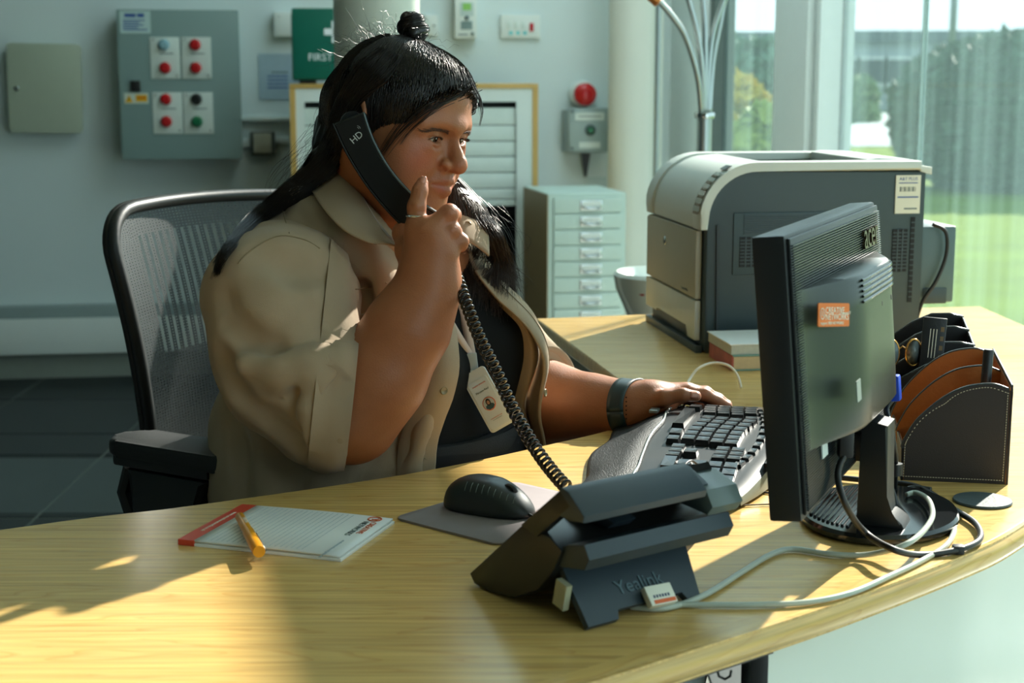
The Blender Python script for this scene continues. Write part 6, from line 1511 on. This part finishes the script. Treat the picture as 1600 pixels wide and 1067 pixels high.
# ------------------------------------------------------------------ handset
hp = catmull([P(545, 184, 2.046), P(564, 230, 2.046), P(596, 282, 2.043), P(640, 330, 2.036), P(690, 366, 2.028)], 10)
hs = thing('phone_handset', 'black phone handset held against her ear', 'handset', hp[-1])
m_hs = mat('black_handset_plastic', (13, 16, 17), .42, spec=.3, bump=.06, bscale=1500); m_hse = mat('satin_handset_edge', (74, 88, 92), .25)
def hs_frame(i):
    t = (hp[min(i+1, len(hp)-1)]-hp[max(i-1, 0)]).normalized(); dep = Vector((0, 1, 0)); w = t.cross(dep).normalized(); dep = w.cross(t).normalized(); return t, w, dep
rows_ = []; n_ = len(hp)
for i in range(n_):
    t, w, dep = hs_frame(i); s_ = i/(n_-1); hwid = .0225-.003*math.sin(math.pi*s_); th_ = .0105+.009*(math.exp(-(s_/.16)**2)+math.exp(-((1-s_)/.16)**2)); k = .0035; row = []
    endk = 1 if 0 < i < n_-1 else .80
    for (a, b) in ((-hwid+k, -.0105), (hwid-k, -.0105), (hwid, -.0105+k), (hwid, th_-k), (hwid-k, th_), (-hwid+k, th_), (-hwid, th_-k), (-hwid, -.0105+k)): row.append(tuple(hp[i]+w*a*endk+dep*b*endk))
    rows_.append(row)
rows_ = [[tuple(sum((Vector(p) for p in rows_[0]), Vector())/8)]*8]+rows_+[[tuple(sum((Vector(p) for p in rows_[-1]), Vector())/8)]*8]
MB().grid(rows_, close_u=True).build('shell', m_hs, hs, world=True, auto=35)
for sg_, nm in ((1, 'edge_trim'), (-1, 'edge_trim')):
    q = []
    for i in range(n_):
        t, w, dep = hs_frame(i); s_ = i/(n_-1); q.append(hp[i]+w*sg_*(.0225-.003*math.sin(math.pi*s_)-.0009)-dep*.0091)
    MB().tube(q, .0017, 6).build(nm, m_hse if sg_ > 0 else m_hs, hs, smooth=True, world=True)
t, w, dep = hs_frame(5); M = Matrix((w*-1 if w.x < 0 else w, t*-1, dep*-1)).transposed()
pos = P(557, 215, 2.033); Rm = Matrix.Rotation(R(38), 4, 'Y'); X_ = Vector((math.cos(R(40)), 0, math.sin(R(40)))); Z_ = Vector((0, -1, 0)); Y_ = Z_.cross(X_)
Mt = Matrix((X_, Y_, Z_)).transposed().to_4x4(); Mt.translation = pos; Mt.translation.y = 2.0347
o = text('lettering', 'HD', .0125, mat('silver_print', (190, 198, 198), .4), hs, wm(hs).inverted() @ Mt); 
for k in range(2):
    c = pos+X_*.008+Y_*.008; c.y = 2.0346
    MB().tube([c+X_*(.002+.002*k)*math.cos(a)+Y_*(.002+.002*k)*math.sin(a) for a in np.linspace(-.6, .9, 8)], .0003, 4).build('sound_wave_mark', MATS['silver_print'], hs, world=True)
t, w, dep = hs_frame(2)
MB().lathe([(0, 0), (.016, 0), (.017, .004), (.014, .007), (0, .006)], 24, M=Matrix.Translation(hp[3]+dep*.014) @ dep.to_track_quat('Z', 'Y').to_matrix().to_4x4()).build('earpiece', m_blk, hs, world=True, auto=40)
# ------------------------------------------------------------------ coiled cord
cpts = catmull([P(700, 402, 2.025), P(712, 428, 2.010), P(727, 470, 1.965), P(748, 525, 1.925), P(775, 580, 1.885), P(802, 640, 1.845), P(836, 700, 1.795), P(870, 745, 1.740), P(893, 768, 1.705)], 60)
L_ = [0]
for a, b in zip(cpts, cpts[1:]): L_.append(L_[-1]+(b-a).length)
tot = L_[-1]; turns = 46; NP = turns*16; hel = []; up = Vector((0, 1, 0))
for i in range(NP+1):
    s_ = tot*i/NP; j = max(0, min(len(cpts)-2, int(np.searchsorted(L_, s_))-1)); f = (s_-L_[j])/max(1e-9, L_[j+1]-L_[j]); p = cpts[j].lerp(cpts[j+1], f)
    t = (cpts[min(j+3, len(cpts)-1)]-cpts[max(j-3, 0)]).normalized(); up = (up-t*up.dot(t)).normalized(); w = t.cross(up); a = 2*math.pi*turns*i/NP
    e_ = min(1, min(i, NP-i)/20); hel.append(p+(up*math.cos(a)+w*math.sin(a))*.0068*e_)
cord = MB().tube(hel, .0021, 8).build('coiled_cord', mat('black_cord_gloss', (22, 20, 19), .22, spec=.6), smooth=True); tag(cord, 'black coiled cord hanging from the handset to the desk phone', 'cord')
# ------------------------------------------------------------------ lanyard and staff badge
allb = Sdf(); allb.p = tee.p; allb.post = tee.post
m_lany = mat('pale_pink_ribbon', (222, 206, 200), .6, bump=.2, bscale=900)
bt = P(738, 583, 2.03)
def front_y(u, v, off=.006):
    c = [p for p in (tee.hit(u, v), ) if p is not None]; return c[0][1]-off if c else 2.08
ln = thing('lanyard', 'pale pink lanyard hanging round her neck over the black shirt', 'lanyard', (bt.x, bt.y, bt.z))
def ribbon(pts, wd, name, m, par, tw=0):
    q = catmull(pts, 8); rows_ = []
    for i, p in enumerate(q):
        t = (q[min(i+1, len(q)-1)]-q[max(i-1, 0)]).normalized(); s = t.cross(Vector((tw, 1, 0))).normalized(); rows_.append([tuple(p-s*wd/2), tuple(p+s*wd/2)])
    o = MB().grid(rows_).build(name, m, par, smooth=True, world=True); md = o.modifiers.new('thick', 'SOLIDIFY'); md.thickness = .0012; return o
yA = front_y(738, 545)
st1 = [P(556, 300, 2.135), P(580, 342, 2.085), P(604, 372, 2.058), P(626, 393, 2.052), P(660, 430, 2.06), P(690, 482, front_y(690, 482)), P(712, 520, front_y(712, 520)), P(734, 556, yA)]
ribbon(st1, .0125, 'ribbon', m_lany, ln)
st2 = [P(702, 372, 2.14), P(708, 420, 2.12), P(716, 470, front_y(716, 470)), P(728, 510, front_y(728, 510)), P(737, 556, yA-.002)]
ribbon(st2, .0135, 'ribbon', m_lany, ln, .3)
a = P(737, 556, yA-.003); b = P(741, 588, yA-.004)
F_ = (b-a).normalized(); s_ = F_.cross(Vector((0, 1, 0))).normalized(); d_ = s_.cross(F_)
CM = Matrix((s_, d_, F_*-1)).transposed().to_4x4(); CM.translation = a
m_clip = mat('white_clip_plastic', (240, 242, 240), .3)
MB().box(-.0072, .0072, -.003, .003, -.022, .004, .0015, M=CM).build('clip_body', mat('grey_clip_plastic', (186, 194, 196), .3), ln, world=True, auto=40); MB().box(-.0048, .0048, -.0036, .0015, -.034, -.020, .001, M=CM).build('clip_tongue', m_frame, ln, world=True, auto=40)
tl, tr_, bl_ = P(723, 594, yA-.006), P(757, 574, yA-.012), P(751, 686, front_y(755, 680, .006))
X_ = (tr_-tl).normalized(); Z_ = (tl-bl_); Z_ = (Z_-X_*Z_.dot(X_)).normalized(); Y_ = Z_.cross(X_)
bw, bh = (tr_-tl).length*1.02, .087
BM = (tl+tr_)/2; bg = thing('staff_badge', 'white staff badge with a round portrait hanging on the lanyard', 'badge', BM, X_, Y_, Z_)
def bpl(hw, z0, z1, y0, y1, r, name, m): return MB().prism([(x, (z0+z1)/2+z) for x, z in rrect(hw, (z1-z0)/2, r)], y0, y1, bev=.0006, seg=1).build(name, m, bg, auto=40)
bpl(bw/2, -bh, 0.004, -.002, .002, .005, 'holder', m_clip)
bpl(bw/2-.0035, -bh+.004, -.010, -.0030, -.0015, .002, 'card', mat('badge_card', (236, 242, 246), .25))
MB().lathe([(0, 0), (.0098, 0), (.0098, .0006), (0, .0006)], 28, M=at(0, -.0031, -.048)).build('portrait_ring', mat('coral_ring', (230, 112, 70), .4), bg)
MB().lathe([(0, 0), (.0086, 0), (.0086, .0003), (0, .0003)], 28, M=at(0, -.0038, -.048)).build('portrait_ground', mat('pale_portrait', (200, 204, 204), .4), bg)
def blob(pts, y, m, name): MB().prism(pts, y, y+.0003).build(name, m, bg)
ov = lambda cx, cz, rx, rz, n=14: [(cx+rx*math.cos(2*math.pi*k/n), cz+rz*math.sin(2*math.pi*k/n)) for k in range(n)]
blob([(-.0068, -.0530), (-.0062, -.0500), (-.003, -.0482), (.003, -.0482), (.0062, -.0500), (.0068, -.0530), (.003, -.0562), (-.003, -.0562)], -.0042, mat('portrait_teal', (60, 88, 92), .5), 'portrait_shoulders')
blob(ov(0, -.0455, .0036, .0052), -.0045, mat('portrait_hair', (40, 36, 40), .5), 'portrait_hair'); blob(ov(0, -.0460, .0021, .0030), -.0048, mat('portrait_face', (196, 146, 116), .5), 'portrait_face')
text('lettering', 'creative networks', .0030, m_pro, bg, at(0, -.0033, -.0175)); text('lettering', 'Maryam Rauf', .0040, m_prg, bg, at(0, -.0033, -.0275)); text('lettering', 'creativenetworks.co.uk', .0020, m_pro, bg, at(0, -.0033, -.0690)); box('print_line', m_prg, bg, -.007, .008, -.0033, -.0030, -.0720, -.0716)
# ------------------------------------------------------------------ hair: half tied up in a top knot, the rest falling behind one shoulder and in front of the other
def hl_local(u, v):
    p = body.hit(u, v); return HF.l(p[None])[0]
hz = sorted([(q[2], q[1]) for q in (hl_local(u, v) for u, v in ((724, 143), (690, 152), (660, 166), (634, 186), (612, 204), (600, 226)))])
HZ, HY = [q[0] for q in hz], [q[1] for q in hz]
HZ = [-.12, -.03]+HZ+[HZ[-1]+.012]; HY = [.035, .02]+HY+[-.30]
hair_y = lambda z: np.interp(z, HZ, HY)
SC, SRad = np.array((0, .010, .026)), np.array((.0835, .0985, .0915))
cap = Sdf().e(HF, SC, SRad-np.array((.0005, .0005, .0005)), .01).e(HF, (0, -.044, .048), (.0685, .0512, .0553), .03)
def capcut(X, d):
    L_ = HF.l(X); g = (hair_y(L_[:, 2])-L_[:, 1])*.7; return np.maximum(np.maximum(d, g), -.07-L_[:, 2])
cap.post.append(capcut)
def backd(u, v, dflt):
    c = [p[1] for p in (sh_.hit(u, v), slR.hit(u, v)) if p is not None and p[1] < 2.6]; return min(c) if c else dflt
dA, dB, dC = backd(486, 306, 2.2), backd(425, 342, 2.15), backd(366, 402, 2.15)
cap.path(WF, [Pn(556, 165, 2.185), Pn(536, 215, 2.215), Pn(506, 262, dA+.02), Pn(455, 303, dA+.005)], [.048, .036, .018, .009], .03)
cap.path(WF, [Pn(455, 303, dA+.005), Pn(412, 332, dB+.006)], [.008, .003], .02)
fA, fB = tee.hit(748, 440)[1], tee.hit(770, 480)[1]
cap.path(WF, [HF.w((.058, .040, .01)), HF.w((.070, .030, -.05)), Pn(712, 335, 2.24)], [.034, .032, .026], .03)
cap.path(WF, [Pn(690, 300, 2.27), Pn(722, 345, 2.23), Pn(742, 395, min(2.2, fA+.03)), Pn(755, 435, fA-.004), Pn(768, 470, fB-.004)], [.028, .022, .020, .015, .006], .03)
cap.post.append(lambda X, d: d+wav(X, .0012, 260, (.6, .6, .4))+wav(X, .0010, 420, (-.5, .7, .2)))
hP, hQ = cap.mesh(.0034); hair = np_obj('hair', hP, hQ, m_hair, woman, relax=1)
capall = Sdf(); capall.p = list(cap.p)
def push_out(A, off=.0010):
    A = np.asarray(A, float); X = A.reshape(-1, 3); d = capall.ev(X); m = (d < off) & (np.arange(len(X)) % A.shape[1] > 0); Y = X[m]
    if len(Y):
        g = np.stack([capall.ev(Y+np.eye(3)[k]*1e-3)-d[m] for k in range(3)], 1); g /= np.maximum(1e-9, np.linalg.norm(g, axis=1))[:, None]
        X = X.copy(); X[m] = Y+g*(off-d[m]+rng.uniform(0, .0016, len(Y)))[:, None]
    return X.reshape(A.shape)
def ell(d, k=1.): return HF.o+HF.k*((SC+SRad*d*k) @ HF.M.T)
def unit(v): return v/np.linalg.norm(v)
bunL = HF.l(Pn(646, 66, 2.165)[None])[0]; bunD = unit((bunL-SC)/SRad)
def slerp(a, b, t):
    w = math.acos(max(-1, min(1, float(a @ b)))); return a if w < 1e-4 else (math.sin((1-t)*w)*a+math.sin(t*w)*b)/math.sin(w)
A_ = []
while len(A_) < 3400:
    x = hr.choice([-1, 1])*hr.uniform(0, 1); z = hr.uniform(-.03, HZ[-2]+.004); y0 = float(hair_y(z)); y = y0+(hr.random()**2.2)*(.035-y0) if hr.random() < .62 else hr.uniform(y0, .05)
    y += -abs(hr.normal())*.0035
    r_ = 1-((z-SC[2])/SRad[2])**2-((y-SC[1])/SRad[1])**2
    if r_ < 0: 
        if z < .05: continue
        d0 = unit(np.array((x*.5, (y-SC[1])/SRad[1], (z-SC[2])/SRad[2])))
    else: d0 = np.array((math.copysign(math.sqrt(r_), x), (y-SC[1])/SRad[1], (z-SC[2])/SRad[2]))
    j = unit(bunD+hr.normal(size=3)*.07); lift = hr.uniform(.0, .045); ph_ = hr.normal()*.05; P_ = []
    for t in np.linspace(0, 1, 14):
        d = slerp(d0, j, t); side_ = np.cross(d0, j); d = unit(d+side_*ph_*math.sin(math.pi*t)); P_.append(ell(d, 1.004+lift*math.sin(math.pi*min(1, t*1.15))**.7+.03*t**3))
    A_.append(P_)
A_ = push_out(A_)
strands('hair_strands', A_, hr.uniform(.00035, .0008, len(A_)), hair, tip=.7)
B_ = []
while len(B_) < 1500:
    s_ = hr.random(); th_ = hr.uniform(-1.9, 1.5); d0 = unit(np.array((math.sin(th_)*.8, .35+.5*abs(math.cos(th_)), hr.uniform(.2, .95))))
    d0 = unit(bunD*hr.uniform(.2, 1)+d0*.9)
    d1 = unit(np.array((-.75+1.0*(1-s_)*hr.uniform(.6, 1), .62+.2*hr.random(), -.55)))
    lift = hr.uniform(0, .07); base = [ell(slerp(d0, d1, t), 1.0+lift) for t in np.linspace(0, 1, 7)]
    e_ = hr.normal(size=(6, 2))*np.array((2.4, 2.4)); dd = hr.uniform(-.012, .004)
    L2 = lambda a, b, k: (a[0]+(b[0]-a[0])*s_+e_[k, 0], a[1]+(b[1]-a[1])*s_+e_[k, 1])
    w1 = Pn(*L2((484, 255), (524, 276), 0), dA+.035+dd); w2_ = Pn(*L2((446, 287), (488, 304), 1), dA+.010+dd); w3 = Pn(*L2((392, 335), (412, 344), 2), dB-.002+dd); w4 = Pn(*L2((349, 386), (359, 394), 3), dC-.002+dd); w5 = Pn(334+e_[4, 0]*1.5, 424+hr.uniform(-14, 26), dC+.016)
    kk = hr.random(); pts = base+[w1, w2_, w3]+([w4] if kk > .2 else [])+([w5] if kk > .35 else [])
    q = catmull([Vector(p) for p in pts], 5); 
    q = q[:max(12, int(len(q)*(1-.34*hr.random()**1.6)))]; idx = np.linspace(0, len(q)-1, 34); B_.append([np.array(q[int(i)].lerp(q[min(len(q)-1, int(i)+1)], i-int(i))) for i in idx])
B_ = push_out(B_)
strands('hair_strands', B_, hr.uniform(.00035, .0007, len(B_)), hair, tip=.3)
C_ = []
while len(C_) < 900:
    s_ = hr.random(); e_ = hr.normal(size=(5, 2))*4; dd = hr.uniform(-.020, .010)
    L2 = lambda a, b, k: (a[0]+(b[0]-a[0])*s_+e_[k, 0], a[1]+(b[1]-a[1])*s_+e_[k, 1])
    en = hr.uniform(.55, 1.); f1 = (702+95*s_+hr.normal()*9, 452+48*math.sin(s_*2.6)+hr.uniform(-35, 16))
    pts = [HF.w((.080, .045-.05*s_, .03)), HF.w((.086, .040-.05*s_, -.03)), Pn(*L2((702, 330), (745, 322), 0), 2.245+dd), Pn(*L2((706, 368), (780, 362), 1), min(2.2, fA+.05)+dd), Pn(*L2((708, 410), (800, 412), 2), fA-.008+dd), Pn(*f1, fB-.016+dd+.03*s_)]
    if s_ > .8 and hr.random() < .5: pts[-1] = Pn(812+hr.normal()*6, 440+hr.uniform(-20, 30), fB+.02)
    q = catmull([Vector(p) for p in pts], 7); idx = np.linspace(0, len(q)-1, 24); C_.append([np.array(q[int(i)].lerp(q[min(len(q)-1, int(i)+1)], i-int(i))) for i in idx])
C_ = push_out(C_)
strands('hair_strands', C_, hr.uniform(.0003, .0007, len(C_)), hair, tip=.25, m=mat('hair_sun_painted', (58, 44, 36), .36, spec=.5, var=.3, scale=60))  # lighter brown paints sunlight onto this lock of dark hair
outer = [(592, 76), (556, 100), (528, 150), (511, 204), (486, 246), (444, 280)]; inner_ = [(628, 92), (604, 128), (566, 160), (546, 202), (533, 248), (494, 290)]
gs = [[capall.hit(o_[0]+(i_[0]-o_[0])*f, o_[1]+(i_[1]-o_[1])*f) for f in np.linspace(.06, .97, 9)] for o_, i_ in zip(outer, inner_)]
G_ = []
for _ in range(900):
    f = hr.uniform(0, 7.99); k = int(f); ff = f-k; pts = []
    for row in gs:
        a, b = row[k], row[k+1]; a = b if a is None else a; b = a if b is None else b
        if a is None: continue
        p = a*(1-ff)+b*ff+hr.normal(size=3)*.0022; p[1] -= .002+hr.uniform(0, .003); pts.append(Vector(p))
    st_ = int(hr.integers(0, 2)); pts = pts[st_:]
    if len(pts) < 3: continue
    q = catmull(pts, 5); idx = np.linspace(0, len(q)-1, 20); G_.append([np.array(q[int(i)].lerp(q[min(len(q)-1, int(i)+1)], i-int(i))) for i in idx])
strands('hair_strands', push_out(G_, .0014), hr.uniform(.0004, .0008, len(G_)), hair, tip=.4)
# loose fringe strands sweeping across the temple
D_ = []
for (pl_, n, sp) in (([(738, 136), (712, 150), (678, 166), (644, 190), (618, 216), (600, 240)], 16, 6), ([(738, 138), (716, 150), (690, 164), (664, 184), (640, 206), (626, 226)], 10, 2.5), ([(700, 146), (668, 160), (640, 182), (616, 212), (600, 236), (592, 250)], 10, 6), ([(742, 138), (750, 156), (753, 175), (749, 196)], 5, 2.5), ([(738, 134), (746, 150), (750, 165), (752, 182)], 5, 3)):
    for _ in range(n):
        o_ = hr.normal(size=2)*sp; pts = []
        dl = hr.uniform(.002, .007)
        for i, (u, v) in enumerate(pl_):
            f = 1-.55*i/(len(pl_)-1); p = body.hit(u+o_[0]*f, v+o_[1]*f)
            pts.append(Pn(u+o_[0]*f, v+o_[1]*f, (p[1] if p is not None and p[1] < 2.35 else 2.10)-dl))
        q = catmull([Vector(p) for p in pts], 5); idx = np.linspace(0, len(q)-1, 16); D_.append([np.array(q[int(i)].lerp(q[min(len(q)-1, int(i)+1)], i-int(i))) for i in idx])
strands('fringe_strands', D_, hr.uniform(.0003, .0006, len(D_)), hair, tip=.2)
# top knot
bc_ = Pn(644, 41, 2.168); bax = unit(Pn(642, 30, 2.168)-Pn(648, 66, 2.165)); bu = unit(np.cross(bax, (0, 1, 0))); bw_ = np.cross(bax, bu)
coil = []
for i in range(60):
    t = i/59; a = 2*math.pi*1.9*t+.8; r_ = .0125*(1-.40*t); coil.append(Vector(bc_+(bu*math.cos(a)+bw_*math.sin(a))*r_+bax*(-.013+.028*t)))
rad_ = [.0118*(1-.22*(i/59)) if 2 < i < 57 else .005 for i in range(60)]
MB().tube(coil, rad_, 12).build('bun', m_hair, hair, smooth=True, world=True)
MB().tube([Vector(Pn(648, 68, 2.165)), Vector(Pn(646, 58, 2.166)), Vector(bc_)], [.013, .0125, .009], 14).build('bun_base', m_hair, hair, smooth=True, world=True)
E_ = []
for _ in range(420):
    a0 = hr.uniform(0, 2*math.pi); rr = hr.uniform(.9, 1.09); st0 = int(hr.integers(0, 25)); P_ = []
    for i in range(st0, st0+30):
        p = coil[i]; t = (coil[min(59, i+1)]-coil[max(0, i-1)]).normalized(); u = t.orthogonal().normalized(); ref = Vector(bax); u = (ref-t*ref.dot(t)).normalized(); w = t.cross(u); aa = a0+(i-st0)*.03; P_.append(np.array(p+(u*math.cos(aa)+w*math.sin(aa))*rad_[i]*rr))
    E_.append(P_)
strands('hair_strands', E_, .00045, hair, tip=.5)
MB().tube([Vector(Pn(648, 62, 2.165)+(bu*math.cos(a)+bw_*math.sin(a))*.0135) for a in np.linspace(0, 2*math.pi, 24)[:-1]], .0022, 8, closed=True).build('hair_tie', mat('black_elastic', (14, 13, 13), .6), hair, smooth=True, world=True)
# flyaway hairs lit against the wall
F_ = []
for _ in range(190):
    k = hr.random()
    if k < .55:                                             # round the crown and the back of the head
        a = hr.uniform(-1.5, .9); d0 = unit(np.array((hr.normal()*.25-.15, math.cos(a)*.9*(1 if a > -1.2 else .2), .55+.6*hr.random()))); d0 = unit(d0+np.array((0, .4*hr.normal(), 0)))
        p = ell(d0, 1.03); dirv = unit(np.cross(d0, hr.normal(size=3))+.25*d0); dirv = HF.M @ dirv; n_ = HF.M @ d0; ln_ = hr.uniform(.02, .07)
        F_.append([p+dirv*ln_*t+n_*(.012*math.sin(t*2.2)*hr.uniform(.3, 1.2)) for t in np.linspace(0, 1, 9)])
    elif k < .85:                                           # down the back
        u, v = hr.uniform(425, 540), 0; v = 300-(u-425)*1.15+hr.normal()*18; p0 = Pn(u+34, v-42, 2.22); p1 = Pn(u-hr.uniform(6, 30), v+hr.uniform(20, 50), 2.23); m_ = (p0+p1)/2+np.array((hr.normal()*.02-.012, 0, hr.normal()*.012)); F_.append([(1-t)**2*p0+2*t*(1-t)*m_+t*t*p1 for t in np.linspace(0, 1, 9)])
    else:                                                   # off the lock on her chest
        p0 = Pn(770+hr.normal()*14, 350+hr.normal()*20, fA+.02); p1 = Pn(806+hr.normal()*12, 425+hr.normal()*30, fA+.01); m_ = (p0+p1)/2+np.array((.02+hr.normal()*.012, 0, .01)); F_.append([(1-t)**2*p0+2*t*(1-t)*m_+t*t*p1 for t in np.linspace(0, 1, 9)])
strands('flyaway_hairs', F_, .00022, hair, tip=.4)
